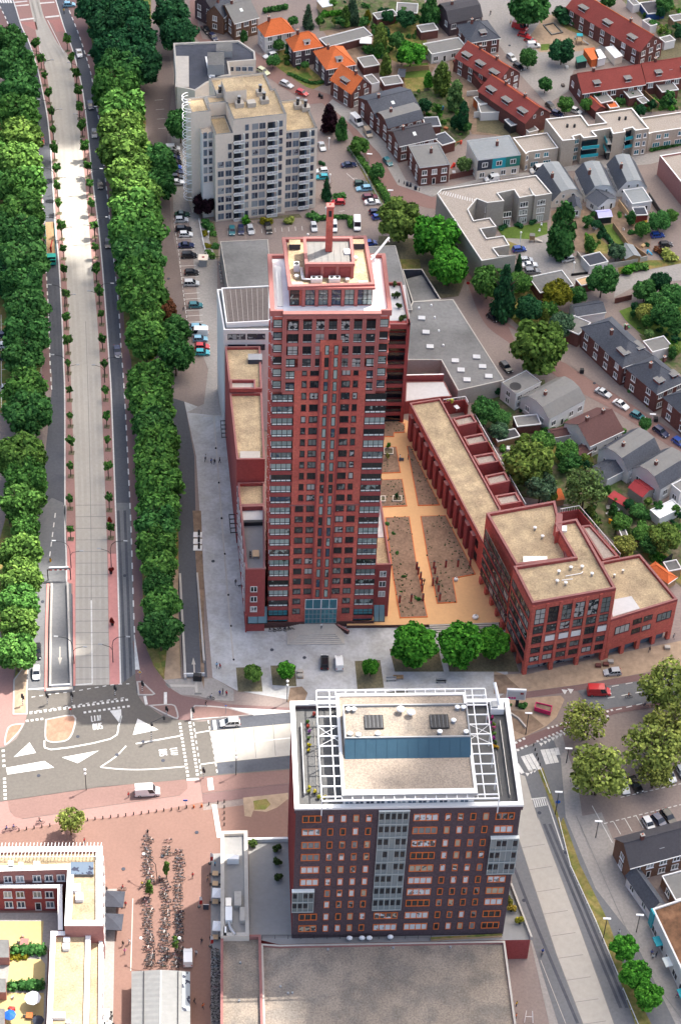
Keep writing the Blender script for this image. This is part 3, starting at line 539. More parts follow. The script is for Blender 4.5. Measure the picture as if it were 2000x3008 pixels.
for k in(21,22,23,24):
 z=ZB(k)
 for i,x in enumerate((-1.3,1.6,4.1,6.55,9.0,11.45,14.0)):
  if(k==21 and i in(0,3,6))or(k==22 and i==3):continue
  put('loft_window',lw,x,z-.15,.1)
sw=winmesh(1.4,2.2,1,1,'white_paint','glass_bay',.12,.2)
for k in range(-1,24):
 for y in(2.6,7.2,11.5,15.6):place('flank_window',sw,TW,T.W((-5.0,y,ZB(k))),T.yaw-math.pi/2)
m=MB(T);m.box(-10.3,18.3,-.25,-.003,0,1.5,'brick_plinth');m.box(-10.3,-10.0,-1.6,-.25,0,5.6,'brick_wine');m.build('plinth',TW)
et=winmesh(3.5,4.4,4,3,'grey_metal','glass_teal',.08,.1);et2=winmesh(3.5,3.0,2,1,'white_metal','glass_teal',.1,.1)
for x in(tx('N',962,930),tx('N',1085,930)):put('entrance_window',et,x,1.3,-.3);put('entrance_window',et2,x,5.9,-.3)
def canopy(x0,x1):
 c=MB(T);c.face([(x0,-.1,6.6),(x0,-2.0,3.3),(x1,-2.0,3.3),(x1,-.1,6.6)],'canopy_glass');
 n=max(2,int((x1-x0)/2.2))
 for i in range(n+1):x=x0+(x1-x0)*i/n;c.tube((x,-.1,6.65),(x,-2.05,3.35),.05,'dark_metal',5)
 c.box(x0-.05,x1+.05,-2.12,-1.98,3.2,3.36,'dark_metal');c.build('glass_canopy',TW)
canopy(-9.7,-5.45);canopy(18.05,20.4)
m=MB(T);m.box(-1.9,14.1,3.2,19.0,87.26,91.7,'brick_red','gravel');m.build('penthouse',TW)
pm=MB(T)
for x in(.75,3.3,5.85,8.4,10.95):pm.box(x-.32,x+.32,2.85,3.195,87.3,91.55,'pink_concrete')
pm.box(-2.4,14.6,2.6,3.5,91.55,92.0,'pink_concrete');pm.build('penthouse_pier',TW)
pw_=winmesh(1.85,3.9,2,3,'black_frame','glass_bay',.08,.08)
for x in(-1.0,2.03,4.58,7.13,9.68,12.2,13.3):put('penthouse_window',pw_,x if x<13 else 13.25,87.45,3.2)
m=MB(T);q=[T.Z(*v,92.44)[:2]for v in(('a',295,893),('a',1165,868),('a',1078,380),('a',232,398))];parapet(m,[tuple(T.W((p[0],p[1],0))[:2])for p in q],91.705,92.44,'pink_concrete','coping',.7);m.build('parapet',TW)
m=MB(T);m.box(1.2,10.5,6.35,14.6,91.75,94.6,'brick_red','roof_lid')
for i in range(4):x=1.2+i*2.95;m.box(x,x+.55,6.1,6.347,91.75,94.65,'pink_concrete')
for i in range(3):x=1.85+i*2.95;m.box(x,x+2.15,6.28,6.345,91.75,94.2,'brick_wine')
parapet(m,[tuple(T.W(p)[:2])for p in((1.0,6.0,0),(10.75,6.0,0),(10.75,14.9,0),(1.0,14.9,0))],94.6,95.3,'pink_concrete','coping',.6)
for i in range(7):m.box(1.9+i*1.25,2.0+i*1.25,6.9,14.2,94.603,94.68,'joint')
m.box(8.9,10.0,9.8,11.3,94.61,95.0,'white_metal');m.build('plant_block',TW)
m=MB(T);m.box(5.25,6.55,10.75,12.0,94.62,103.9,'brick_red');m.box(5.6,6.2,10.7,10.745,103.0,104.4,'dark_metal')
m.box(5.25,6.55,10.75,12.0,103.902,105.0,'brick_red');ch=m.build('chimney',TW);m=MB(T);m.box(5.15,6.65,10.65,12.1,105.0,105.35,'pink_concrete');m.ball((5.9,11.4,105.5),.12,.12,.2,'lens_red');m.build('cap',ch)
def hvac(parent,fr,x,y,z,w=2.2,d=1.0,h=1.0,n=2,name='air_conditioner'):
 c=MB(fr);c.box(x,x+w,y,y+d,z,z+h,'white_metal')
 for i in range(n):c.tube(fr.M.T[0:0]if 0 else(x+w*(i+.5)/n,y+d/2,z+h),(x+w*(i+.5)/n,y+d/2,z+h+.06),d*.36,'dark_metal',10)
 return c.build(name,parent)
hvac(TW,T,2.2,4.6,91.72);hvac(TW,T,5.7,4.65,91.72);hvac(TW,T,-1.0,8.2,91.72,1.1,1.3,1.6,1)
m=MB(T);m.path([(.3,9,92.3),(.5,5.2,92.3),(2.2,5.0,92.3)],.14,'white_metal');m.path([(.65,9,92.2),(.8,5.4,92.2),(2.2,5.3,92.2)],.12,'white_metal');m.build('pipe',TW)
for x,y in((-.5,6.3),(9.3,5.2),(11.3,12.2),(-1.1,16.5)):m=MB(T);m.tube((x,y,91.7),(x,y,92.3),.5,'steel',10);m.tube((x,y,92.3),(x,y,92.36),.38,'white_metal',10);m.build('roof_vent',TW)
for x,y in((-1.6,15.5),(11.0,15.6)):m=MB(T);m.box(x,x+2.2,y,y+1.6,91.7,93.0,'felt_dark','gravel');m.build('roof_hatch',TW)
m=MB(T);m.box(-1.5,.6,3.7,4.7,91.71,92.0,'slab_light');m.box(11.4,13.3,3.9,5.0,91.71,92.0,'slab_light');m.build('skylight',TW)
m=MB(T);m.tube((15.2,16.5,88),(15.2,16.5,89.4),.5,'white_metal',8);m.tube((14.6,15.2,89.3),(18.5,19.6,91.6),.22,'white_metal',6);m.tube((18.3,19.4,91.5),(18.6,19.7,90.5),.1,'white_metal',5);m.build('cleaning_crane',TW)
st=MB(T);pc=T.Z('N',1010,1050,.6)
for i in range(6):
 h=1.05-i*.16;e=i*.42;st.box(1.6-e*1.3,9.6+e*.9,-3.6-e,-.26,0 if i==5 else h-.16,h-.003*i,'plaza_grey','slab_light')
st.build('entrance_stairs',None,'broad fan of pale grey steps rising to the brick tower entrance','stairs')
m=MB(T);m.face([(9.9,-.3,0),(12.4,-2.6,0),(12.4,-2.6,.75),(9.9,-.3,1.15)],'brick_plinth');m.prism([(9.7,-.45),(12.3,-2.75),(12.7,-2.4),(10.3,-.28)],0,1.05,'brick_plinth','coping');m.build('retaining_wall',None,'short dark brick wedge wall beside the tower entrance steps','wall')
LWG=thing('low_wing','long low brick wing with sand coloured gravel roofs left of the tall tower','building',tuple(P('d',520,1835,0)))
m=MB();fl,fr_,bl,br=(P('d',497,740,19.3),P('d',840,735,19.3),P('c',125,685,19.3),P('c',800,660,19.3))
lerp=lambda a,c,t:a+(c-a)*t
def qz(t0,t1,s0=0.0,s1=1.0):A,B=lerp(fl,bl,t0),lerp(fr_,br,t0);C_,D=lerp(fl,bl,t1),lerp(fr_,br,t1);return[tuple(lerp(A,B,s0)[:2]),tuple(lerp(A,B,s1)[:2]),tuple(lerp(C_,D,s1)[:2]),tuple(lerp(C_,D,s0)[:2])]
TT=lambda w,x,y,z=18.6:((P(w,x,y,z)-fl)[:2]@(bl-fl)[:2])/((bl-fl)[:2]@(bl-fl)[:2])
t1,t2,t3,t4,t5=TT('d',600,75),TT('N',480,105),TT('I',340,1105,18.6),TT('I',340,915,19.3),TT('c',480,1480,19)
m.prism(qz(0,t2),0,17.9,'brick_wine','tile_grey',raw=True);m.prism(qz(t2+.001,t3),0,18.4,'brick_wine','gravel',raw=True)
y3=T.Z('I',340,1105,18.4)[1];zm=T.on(1,y3,'I',340,912)[2];y5=T.Z('c',460,1525,zm-.6)[1];zb_=T.on(1,y5,'c',460,1440)[2]+.3;y9=T.Z('c',460,690,zb_)[1]
XL=lambda w,x,y,z:T.Z(w,x,y,z)[0]
qm=[(XL('I',250,925,zm),y3),(-5.35,y3),(-5.35,y5),(XL('c',205,1500,zm),y5)];qk=[(XL('c',205,1410,zb_),y5+.003),(-5.35,y5+.003),(-5.35,y9),(XL('c',125,685,zb_),y9)]
qm,qk=[[tuple(T.W((*p,0))[:2])for p in q_]for q_ in(qm,qk)];m.prism(qm,0,zm-.7,'brick_wine','gravel',raw=True);m.prism(qk,0,zb_-.7,'brick_wine','gravel',raw=True)
m.build('wall',LWG);m=MB()
parapet(m,qz(0,t2),17.9,19.3,'brick_wine','coping',.45);parapet(m,qz(t2+.001,t3),18.4,19.3,'brick_wine','coping',.4);parapet(m,qm,zm-.7,zm,'brick_wine','coping',.45);parapet(m,qk,zb_-.7,zb_,'brick_wine','coping',.45);m.build('parapet',LWG)
m=MB();m.prism(qz(t1+.05,t2-.004,.1,.92),17.92,18.05,'tile_white',raw=True);m.prism(qz(t1+.035,t1+.045,.1,.92),17.92,19.0,'dark_metal',raw=True);m.build('terrace_floor',LWG)
wl=winmesh(1.5,1.7,2,1,'white_paint','glass',.12,.1,'coping');d0=(fr_-fl)/np.linalg.norm(fr_-fl)
for z in(12.4,9.3,6.2):p=lerp(fl,fr_,.42);place('window',wl,LWG,(p[0],p[1],z),T.yaw)
wlg=winmesh(1.3,2.0,1,1,'white_paint','glass',.12,.16)
wall_windows(LWG,bl,fl,(4.0,7.2,10.4,13.6,16.0),18,wlg)
for w,x,y in(('I',172,680),('I',240,1405),('N',372,230)):
 m=MB();p=P(w,x,y,4.5);u=(bl-fl)/np.linalg.norm(bl-fl);n_=np.array([-u[1],u[0],0]);f2=Frame(p,math.atan2(u[1],u[0]))
 for i in range(5):m.box(i*1.5,i*1.5+.15,-1.3,.3,4.4,4.55,'dark_metal')
 m.box(0,6.1,-1.3,-1.18,4.35,4.6,'dark_metal');m.fr=f2;
 mm=MB(f2)
 for i in range(5):mm.box(i*1.5-3,i*1.5-2.85,-.6,1.2,4.4,4.55,'dark_metal')
 mm.box(-3,3.15,1.2,1.35,4.35,4.6,'dark_metal');mm.box(-3,3.15,-.6,-.45,4.35,4.6,'dark_metal');mm.build('awning_frame',LWG)
def simple(name,label,cat,m,group=None):return m.build(name,None,label,cat,group)
m=MB();p=P('d',675,455,18.6);f2=Frame(p,T.yaw);t_=thing('garden_table','orange wooden table on the grey roof terrace left of the tower','table',(p[0],p[1],17.9));mm=MB(f2);mm.box(-.7,.7,-1.0,1.0,18.58,18.66,'wood_light');mm.build('tabletop',t_)
for sx in(-.6,.6):
 for sy in(-.9,.9):mm=MB(f2);mm.box(sx-.06,sx+.06,sy-.06,sy+.06,17.9,18.58,'wood');mm.build('leg',t_)
for i in range(3):
 c=thing('garden_chair','dark chair at the left side of the orange terrace table','chair',tuple(f2.W((-1.15,-.7+i*.7,17.9))),0,'chairs at the terrace table');mm=MB(f2);y=-.7+i*.7;mm.box(-1.4,-.95,y-.22,y+.22,18.3,18.36,'dark_metal');mm.build('seat',c);mm=MB(f2);mm.box(-1.42,-1.36,y-.22,y+.22,18.36,18.85,'dark_metal');mm.build('backrest',c);mm=MB(f2)
 for sx in(-1.38,-.98):
  for sy in(-.2,.2):mm.tube((sx,y+sy,17.9),(sx,y+sy,18.3),.03,'dark_metal',4)
 mm.build('leg',c)
for(w,x0,y0,x1,y1),z,h in((('c',220,1260,655,1425),zb_-.7,1.0),(('c',275,0,0,0),0,0))[:1]:
 a,c,e=P(w,x0,y1,z+h),P(w,x1,y1,z+h),P(w,x0,y0,z+h);q=[tuple(v[:2])for v in(a,c,c+e-a,e)];m=MB();parapet(m,q,z,z+h,'brick_wine','coping',.4);m.prism([tuple(v)for v in inset(q,.41)],z,z+.15,'slab_light',raw=True);m.build('roof_hatch',LWG)
roofbox_later=[('c',525,820,770,925,zb_-.7,1.3),('I',275,850,430,905,zm-.7,.5)]
RLW=thing('low_wing','small brick annexe with a gravel roof at the right foot of the tall tower','building',tuple(P('e',1395,880,0)))
m=MB(T);q=[(18.0,1.8),(21.5,1.85),(20.7,22.3),(18.0,22.3)];q=[tuple(T.W((*p,0))[:2])for p in q];m.prism(q,0,16.4,'brick_wine','gravel',raw=True);parapet(m,q,16.4,17.2,'brick_wine','coping',.4);m.build('wall',RLW)
m=MB(T);m.box(18.4,20.5,11,21.8,16.42,16.55,'tile_white');m.build('terrace_floor',RLW)
for z in(13.5,10.4,7.3):place('window',wl,RLW,T.W((19.8,1.8,z)),T.yaw)
BB=thing('balcony_block','brick block with deep dark balconies and a pale roof terrace behind the tall tower','building',tuple(T.W((25,67.8,0))))
m=MB(T);m.box(17.0,30.0,69.8,84.2,0,30.6,'brick_wine','tile_white');m.box(29.2,30.0,67.8,69.798,0,31.5,'brick_wine');m.box(24.3,25.0,67.8,69.798,0,31.5,'brick_wine')
for z in(3.1,6.2,12.0,18.0,24.2,30.0):m.box(25.0,29.2,67.85,69.798,z,z+1.0,'brick_wine')
m.build('wall',BB);m=MB(T);parapet(m,[tuple(T.W((*p,0))[:2])for p in((24.3,67.8),(30.0,67.8),(29.2,84.3),(25.2,84.3))],30.6,31.5,'brick_wine','coping',.4);m.build('parapet',BB)
for z in(0.8,4.3,7.4,9.9,13.2,15.9,19.2,22.0,25.4,28.0):
 m=MB(T);m.box(25.0,29.2,69.6,69.796,z,z+1.9,'glass_dark');
 for i in range(4):m.box(25.0+i*1.05,25.08+i*1.05,69.5,69.6,z,z+1.9,'black_frame')
 m.box(25.0,29.2,67.95,68.0,z,z+.8,'glass_dark');m.build('balcony_glazing',BB)
m=MB(T);m.face([(30.0,70,0),(30,84,0),(30,84,30),(30,70,30)],'brick_wine');
POTTED=[('F',808,1060,30.6),('F',812,1165,30.6),('F',838,1160,30.6),('F',850,1255,30.6),('F',865,1375,30.6),('F',888,1365,30.6)]
Fb=Frame(P('V',78,885,6.5),rad(4.64));FT=thing('apartment_tower','dark purple brick tower with orange window frames and a white pergola on its roof','tower',tuple(Fb.W((20,0,6.4))))
FW=Fb.Z('V',1373,860,6.5)[0];FD=25.2;TZ=45.4
m=MB(Fb);m.box(0,FW,0,FD,0.5,TZ-1.3,'brick_dark','deck_grey');m.build('wall',FT)
m=MB(Fb)
for i in range(28):m.box(-.06,-.003,.4+i*.88,.55+i*.88,7,TZ-1.5,'brick_wine')
parapet(m,[tuple(Fb.W(p)[:2])for p in((-.25,-.25,0),(FW+.25,-.25,0),(FW+.25,FD,0),(-.25,FD,0))],TZ-1.3,TZ-.35,'brick_dark','white_paint',.8);parapet(m,[tuple(Fb.W(p)[:2])for p in((-.3,-.3,0),(FW+.3,-.3,0),(FW+.3,FD+.05,0),(-.3,FD+.05,0))],TZ-.348,TZ+.1,'white_paint','white_paint',.9);m.build('parapet',FT)
fx=lambda x:Fb.on(1,0,'V',x,140)[0]
zr=[Fb.on(1,0,'V',700,y)[2]for y in(170,250,330,404,481,556,626,694,768,838)]
W3=winmesh(fx(260)-fx(143),1.95,3,1,'red_frame','glass_blind',.16,.12,None,0);WS=winmesh(fx(336)-fx(301),1.95,1,1,'red_frame','glass_blind',.14,.12);W4=winmesh(fx(978)-fx(825),1.95,4,1,'red_frame','glass_blind',.16,.12)
sp=MB();sp.box(-.9,.9,-.16,.02,0,.35,'red_frame')
def fput(name,me,x,z):place(name,me,FT,Fb.W((x,-.02,z)),Fb.yaw)
for r,z in enumerate(zr):
 if r not in(6,7):fput('wide_window',W3,fx(201),z)
 for x in(318,396,473,551,1036,1113,1190,1268):fput('window',WS,fx(x),z)
 fput('wide_window',W4,fx(901),z)
 if r not in(2,3,4):fput('wide_window',W3,fx(1385)-(0 if r<2 else .0),z)
 if r>=8:fput('wide_window',W4,fx(703),z)
def glassbox(x0,x1,z0,z1,d,rows,name):
 c=MB(Fb);c.box(x0,x1,-d,-.02,z0,z1,'glass_light');n=int((x1-x0)/.95)
 for i in range(n+1):x=x0+(x1-x0)*i/n;c.box(x-.05,x+.05,-d-.07,-d-.003,z0,z1,'panel_grey')
 for i in range(rows):
  z=z0+(z1-z0)*i/rows;h=(z1-z0)/rows;c.box(x0-.05,x1+.05,-d-.12,-d-.075,z-.12,z+.16,'panel_grey')
  for k in range(n):
   if rnd()<.72:xa=x0+(x1-x0)*k/n;c.box(xa+.1,xa+.85,-d-.03,-d-.004,z+h*.38,z+h*.82,'glass_dark')
 c.box(x0-.1,x1+.1,-d-.13,-.02,z1,z1+.22,'white_panel');c.build(name,FT)
glassbox(fx(612),fx(795),zr[7]-.6,TZ-1.0,.35,8,'glazed_shaft');glassbox(fx(1315),FW+.2,zr[4]-.4,zr[1]-1.2,.6,3,'glazed_loggia');glassbox(-.2,fx(232),zr[7]-.4,zr[5]-1.3,.6,2,'glazed_loggia')
RZ=48.6
ra=[Fb.Z(*v,RZ)[:2]for v in(('U',580,1115),('X',797,1378),('X',652,215),('U',518,185))];x0,x1,y0,y1=(ra[0][0]+ra[3][0])/2,(ra[1][0]+ra[2][0])/2,(ra[0][1]+ra[1][1])/2,(ra[2][1]+ra[3][1])/2
PH=MB(Fb);PH.box(x0+.4,x1-.4,y0+.7,y1-.2,TZ-1.29,RZ-.55,'white_wall','gravel_tan');PH.build('penthouse',FT)
m=MB(Fb);parapet(m,[tuple(Fb.W(p)[:2])for p in((x0,y0,0),(x1,y0,0),(x1,y1,0),(x0,y1,0))],RZ-.75,RZ+.1,'white_paint','white_paint',.55);m.box(x0,x1,y0,y0+1.2,RZ-.70,RZ+.05,'white_paint');m.box(x0+.551,x1-.551,y0+1.205,y1-.56,RZ-.55,RZ-.2,'gravel_tan');m.build('roof_edge',FT)
pg=winmesh(1.6,2.3,2,1,'white_paint','glass_flat',.1,.06)
for i in range(12):fput('penthouse_window',pg,0,0);o=KIDS[FT.name][-1];o.location=tuple(Fb.W((x0+1.4+i*(x1-x0-2.6)/11.5,y0+.68,TZ-1.2))-np.array(FT.location))
c0,c1=Fb.Z('U',610,597,RZ+2.6),Fb.Z('X',715,730,RZ+2.6);cb=Fb.Z('U',595,290,RZ+2.6)[1];sb_=Fb.Z('U',600,785,RZ-.2)[1]
m=MB(Fb);xa,xb=c0[0]-.1,c1[0];m.prism([(xa,c0[1]),(xb,c0[1]),(xb,cb),(xa,cb)],RZ-.2,RZ+2.4,'grey_metal','gravel_brown')
ys=max(sb_,y0+2.2)
m.face([(xa,ys,RZ-.2),(xb,ys,RZ-.2),(xb,c0[1],RZ+2.6),(xa,c0[1],RZ+2.6)],'blue_metal');m.face([(xa,ys,RZ-.2),(xa,c0[1],RZ+2.6),(xa,c0[1]+.01,RZ-.2)],'blue_metal');m.face([(xb,ys,RZ-.2),(xb,c0[1]+.01,RZ-.2),(xb,c0[1],RZ+2.6)],'blue_metal')
for i in range(1,12):x=xa+(xb-xa)*i/12;m.tube((x,ys,RZ-.17),(x,c0[1],RZ+2.63),.035,'blue_metal',4)
parapet(m,[tuple(Fb.W(p)[:2])for p in((xa,c0[1],0),(xb,c0[1],0),(xb,cb,0),(xa,cb,0))],RZ+2.4,RZ+2.85,'grey_metal','grey_metal',.25);m.build('plant_room',FT)
for w,x,y in(('U',637,325),('U',688,325),('U',652,550),('U',730,560),('U',908,550),('X',560,385),('X',628,385),('X',358,665),('X',660,665),('X',516,535)):
 p=Fb.Z(w,x,y,RZ+2.9);m=MB(Fb);m.tube((p[0],p[1],RZ+2.4),(p[0],p[1],RZ+3.1),.42,'grey_metal',10);m.tube((p[0],p[1],RZ+3.1),(p[0],p[1],RZ+3.3),.5,'white_metal',10,.2);m.build('roof_vent',FT)
for w,x,y in(('U',1118,322),('U',1213,352)):
 p=Fb.Z(w,x,y,RZ+3.4);m=MB(Fb);m.tube((p[0],p[1],RZ+2.4),(p[0],p[1],RZ+3.1),.12,'grey_metal',6);m.ball((p[0],p[1],RZ+3.4),.8,.7,.45,'white_metal',12,6);m.build('satellite_dish',FT)
for w,x,y in(('U',872,445),('X',352,550)):
 p=Fb.Z(w,x,y,RZ+2.5);m=MB(Fb);m.box(p[0]-1.7,p[0]+1.7,p[1]-1.6,p[1]+1.6,RZ+2.41,RZ+2.75,'dark_metal');
 for i in range(5):m.box(p[0]-1.5+i*.72,p[0]-1.46+i*.72,p[1]-1.5,p[1]+1.5,RZ+2.752,RZ+2.8,'grey_metal')
 m.build('roof_grating',FT)
pgz=48.3
m=MB(Fb);ox0,ox1=Fb.Z('U',370,700,pgz)[0],Fb.Z('X',960,800,pgz)[0];oy0,oy1=Fb.Z('U',800,1160,pgz)[1],Fb.Z('U',800,145,pgz)[1]
for y in(oy0,oy1):m.box(ox0,ox1,y-.12,y+.12,pgz-.25,pgz,'white_metal')
for x in(ox0,ox1,(ox0+x0)/2+.6,(ox1+x1)/2-.6):m.box(x-.08,x+.08,oy0+.13,oy1-.13,pgz-.252,pgz-.004,'white_metal')
for i in range(11):
 y=oy0+.9+(oy1-oy0-2.6)*i/10;h=.19
 m.box(ox0+.12,x0-.02,y-h/2,y+h/2,pgz-.2,pgz+.03,'white_metal');m.box(x1+.02,ox1-.12,y-h/2,y+h/2,pgz-.2,pgz+.03,'white_metal')
for i in range(14):x=x0+(x1-x0)*i/13;m.box(x-.06,x+.06,oy0+.13,y0-.02,pgz-.2,pgz-.02,'white_metal');m.box(x-.06,x+.06,y1+.02,oy1-.13,pgz-.2,pgz-.02,'white_metal')
for sx,e in((ox0,x0),(ox1,x1)):
 for a,c in((5,6),(6,7),(7,5.5)):ya=oy0+.9+(oy1-oy0-2.6)*a/10;yb=oy0+.9+(oy1-oy0-2.6)*c/10;m.tube((sx,ya,pgz-.1),(e,yb,pgz-.1),.05,'white_metal',4)
m.build('pergola',FT)
for x in(ox0,ox1):
 for i in range(6):m=MB(Fb);y=oy0+(oy1-oy0)*i/5;m.box(x-.09,x+.09,y-.09,y+.09,TZ-1.3,pgz-.26,'white_metal');m.build('pergola_post',FT)
m=MB(Fb);m.box(1.6,1.68,3.5,FD-5,TZ-1.29,TZ-.3,'white_metal');m.box(FW-1.9,FW-1.82,2.5,FD-5,TZ-1.29,TZ-.3,'steel');m.box(FW-3.2,FW-3.14,3,FD-5,TZ-1.29,TZ-1.1,'slab_light');m.box(4.0,4.06,3,FD-4,TZ-1.29,TZ-1.1,'slab_light');m.build('railing',FT)
cx,cy=Fb.Z('X',1010,380,TZ)[:2];cr=thing('roof_crane','white window cleaning crane on the corner of the dark tower roof','crane',tuple(Fb.W((cx,cy,TZ-1.3))));m=MB(Fb);m.box(cx-1.2,cx+1.3,cy-1.0,cy+1.0,TZ-1.0,TZ+.5,'white_metal');m.build('body',cr);m=MB(Fb);m.tube((cx+.6,cy,TZ+.4),(cx-.2,cy+3.8,TZ+2.6),.3,'white_metal',8);m.build('boom',cr)
m=MB(Fb);m.box(cx-1.0,cx+.1,cy-.7,cy+.7,TZ+.5,TZ+.9,'grey_metal');m.build('basket',cr)
RT=[]
for i,(w,x,y,col)in enumerate([('U',322,372,(.5,.1,.08)),('U',260,440,(.1,.2,.05)),('U',265,480,(.4,.08,.05)),('U',280,530,(.25,.1,.3)),('U',270,590,(.12,.2,.06)),('U',278,655,(.5,.42,.03)),('U',268,705,(.45,.36,.03)),('U',278,1050,(.5,.45,.05)),('U',275,1085,(.3,.3,.05)),('U',330,1085,(.5,.42,.05)),('U',362,1135,(.35,.35,.04)),('U',418,1138,(.55,.45,.04)),('X',955,505,(.4,.04,.15)),('X',900,520,(.45,.05,.1)),('X',938,565,(.35,.05,.25)),('X',982,580,(.2,.3,.06)),('X',978,618,(.45,.1,.2)),('X',965,655,(.2,.12,.1)),('X',982,690,(.15,.28,.06)),('X',975,745,(.4,.06,.3)),('X',998,790,(.1,.16,.05)),('X',985,835,(.55,.3,.02)),('X',1015,845,(.45,.3,.05))]):RT.append((w,x,y,TZ-1.3,col,'left' if w=='U' else 'right'))
m=MB()
PD=thing('podium','two storey podium with a brown gravel roof in front of the dark tower','building',tuple(P('T',1160,1330,0)))
def Tz(w,x,y,z):return tuple(P(w,x,y,z)[:2])
m=MB();q1=[Tz('V',0,930,7.0),Tz('V',1385,905,7.0),Tz('Z',190,1760,7.0),Tz('Z',200,2300,7.0),Tz('T',1185,2600,7.0),Tz('T',1150,1320,7.0)]
m.prism(q1,0,6.4,'brick_pink','gravel_brown',raw=True);q2=[Tz('T',780,1250,7.0),Tz('T',1150,1245,7.0),Tz('T',1185,2600,7.0),Tz('T',775,2600,7.0)]
m.prism(inset(q2,.02),0,6.3,'brick_pink','gravel_brown',raw=True);m.build('wall',PD);m=MB();parapet(m,q1,6.41,6.95,'brick_pink','slab_light',.4);m.build('parapet',PD);m=MB();parapet(m,q2,6.31,7.2,'brick_pink','coping',.5);m.build('parapet',PD)
m=MB();q3=[Tz('T',1030,395,6.4),Tz('T',1420,395,6.4),tuple(Fb.W((0,0,0))[:2]),tuple(Fb.W((FW,-.1,0))[:2]),Tz('V',1540,893,6.4),Tz('V',1430,565,6.4),tuple(Fb.W((FW,8,0))[:2])]
q3=[Tz('T',1035,370,6.4),Tz('T',1420,365,6.4),tuple(Fb.W((1,3,0))[:2]),tuple(Fb.W((FW-1,3,0))[:2]),tuple(Fb.W((FW-.5,18,0))[:2]),Tz('Z',135,575,6.4),Tz('Z',305,1022,6.4),Tz('V',0,925,6.4),Tz('T',1045,1260,6.4)]
m.prism(q3,0,6.2,'brick_wine','tile_grey',raw=True);m.build('terrace_floor',PD);m=MB();r=[np.array(P('Z',*v,6.4))for v in((135,575),(305,1022))];
strp=MB();d_=(r[1]-r[0])[:2];n_=np.array([-d_[1],d_[0]])/np.linalg.norm(d_)*.35
strp.prism([tuple(r[0][:2]),tuple(r[1][:2]),tuple(r[1][:2]+n_),tuple(r[0][:2]+n_)],6.0,7.1,'slab_light',raw=True);strp.build('terrace_wall',PD)
for w,x,y in(('T',1330,1720),('T',1400,1780),('T',1440,1778),('V',300,960),('V',700,950),('V',1050,945),('T',950,1850),('T',960,1500)):p=P(w,x,y,6.5);m=MB();m.tube((p[0],p[1],6.3),(p[0],p[1],6.75),.22,'grey_metal',8);m.build('roof_vent',PD)
roofbox(PD,'T',1185,2025,1228,2063,6.41,.9,'dark_metal','roof_hatch')if 0 else None
m=MB();A_,B_=P('V',930,890,6.4),P('V',1365,868,6.4);wp=(B_-A_)[:2];nn=np.array([wp[1],-wp[0]])/np.linalg.norm(wp)*.5;m.prism([tuple(A_[:2]),tuple(B_[:2]),tuple(B_[:2]+nn),tuple(A_[:2]+nn)],6.2,6.75,'wood_light','grass',raw=True);m.build('planter',PD)
m=MB();A_,B_=P('T',1160,1275,6.4),P('V',930,893,6.4)
for i in range(14):p=A_+(B_-A_)*i/13;m.tube((p[0],p[1],6.3),(p[0],p[1],7.5),.05,'dark_metal',4)
m.tube((A_[0],A_[1],7.45),(B_[0],B_[1],7.45),.06,'dark_metal',4);m.tube((A_[0],A_[1],6.9),(B_[0],B_[1],6.9),.04,'dark_metal',4);m.build('railing',PD)
for x,y in((432,893),(508,892),(553,892),(682,886)):p=P('V',x,y,7);m=MB();m.tube((p[0],p[1],6.3),(p[0],p[1],6.9),.1,'grey_metal',5);m.ball((p[0],p[1],7.2),.6,.4,.55,'white_metal',10,6);m.build('satellite_dish',PD)
CF=thing('cafe_wing','narrow flat roofed cafe wing with grey parapets and roof ducts beside the plaza','building',tuple(P('T',780,1250,0)))
m=MB();q=[Tz('T',778,285,8.0),Tz('T',1027,278,8.0),Tz('T',1043,1250,8.0),Tz('T',780,1252,8.0)];m.prism(q,0,7.2,'cream_wall','tile_grey',raw=True);parapet(m,q,7.2,8.0,'cream_wall','slab_light',.75);m.build('wall',CF)
def roofbox(parent,w,x0,y0,x1,y1,z,h,mt,name,top=None):
 a,c=P(w,x0,y1,z+h),P(w,x1,y1,z+h);d=P(w,x0,y0,z+h);c2=c+(d-a);mm=MB();mm.prism([tuple(v[:2])for v in(a,c,c2,d)],z,z+h,mt,top,raw=True);return mm.build(name,parent)
for w,x0,y0,x1,y1,z,h in roofbox_later:roofbox(LWG,w,x0,y0,x1,y1,z,h,'felt_dark','roof_hatch','grey_metal' if w=='c' else 'slab_light')
roofbox(CF,'T',838,505,948,545,7.2,1.6,'white_metal','air_conditioner');roofbox(CF,'T',822,980,885,1105,7.2,1.4,'white_metal','duct');roofbox(CF,'T',825,900,878,975,7.2,1.2,'steel','duct');roofbox(CF,'T',905,840,970,970,7.2,1.2,'slab_light','duct');roofbox(CF,'T',955,985,1003,1110,7.2,1.1,'slab_light','duct');roofbox(CF,'T',806,1165,832,1250,7.2,.8,'white_metal','duct')
m=MB();m.path([tuple(P('T',855,1115,8.0)),tuple(P('T',870,1180,8.0)),tuple(P('T',915,1240,8.0))],.35,'steel',8);m.build('pipe',CF)
PTW=thing('terrace_wall','white capped terrace wall behind the podium courtyard','wall',tuple(P('T',1030,370,0)));m=MB();A_,B_=P('T',1028,362,7.3),P('T',1405,355,7.3);m.prism([tuple(A_[:2]),tuple(B_[:2]),(B_[0],B_[1]+.5),(A_[0],A_[1]+.5)],6.0,7.2,'white_wall','white_paint',raw=True);m.build('wall',PTW)
RB=thing('brick_apartments','red brick corner block with square grid windows and flat gravel roofs on the right','building',tuple(P('L',365,1395,0)))
RH=22.5
def L_(x,y,z=RH):return tuple(P('L',x,y,z)[:2])
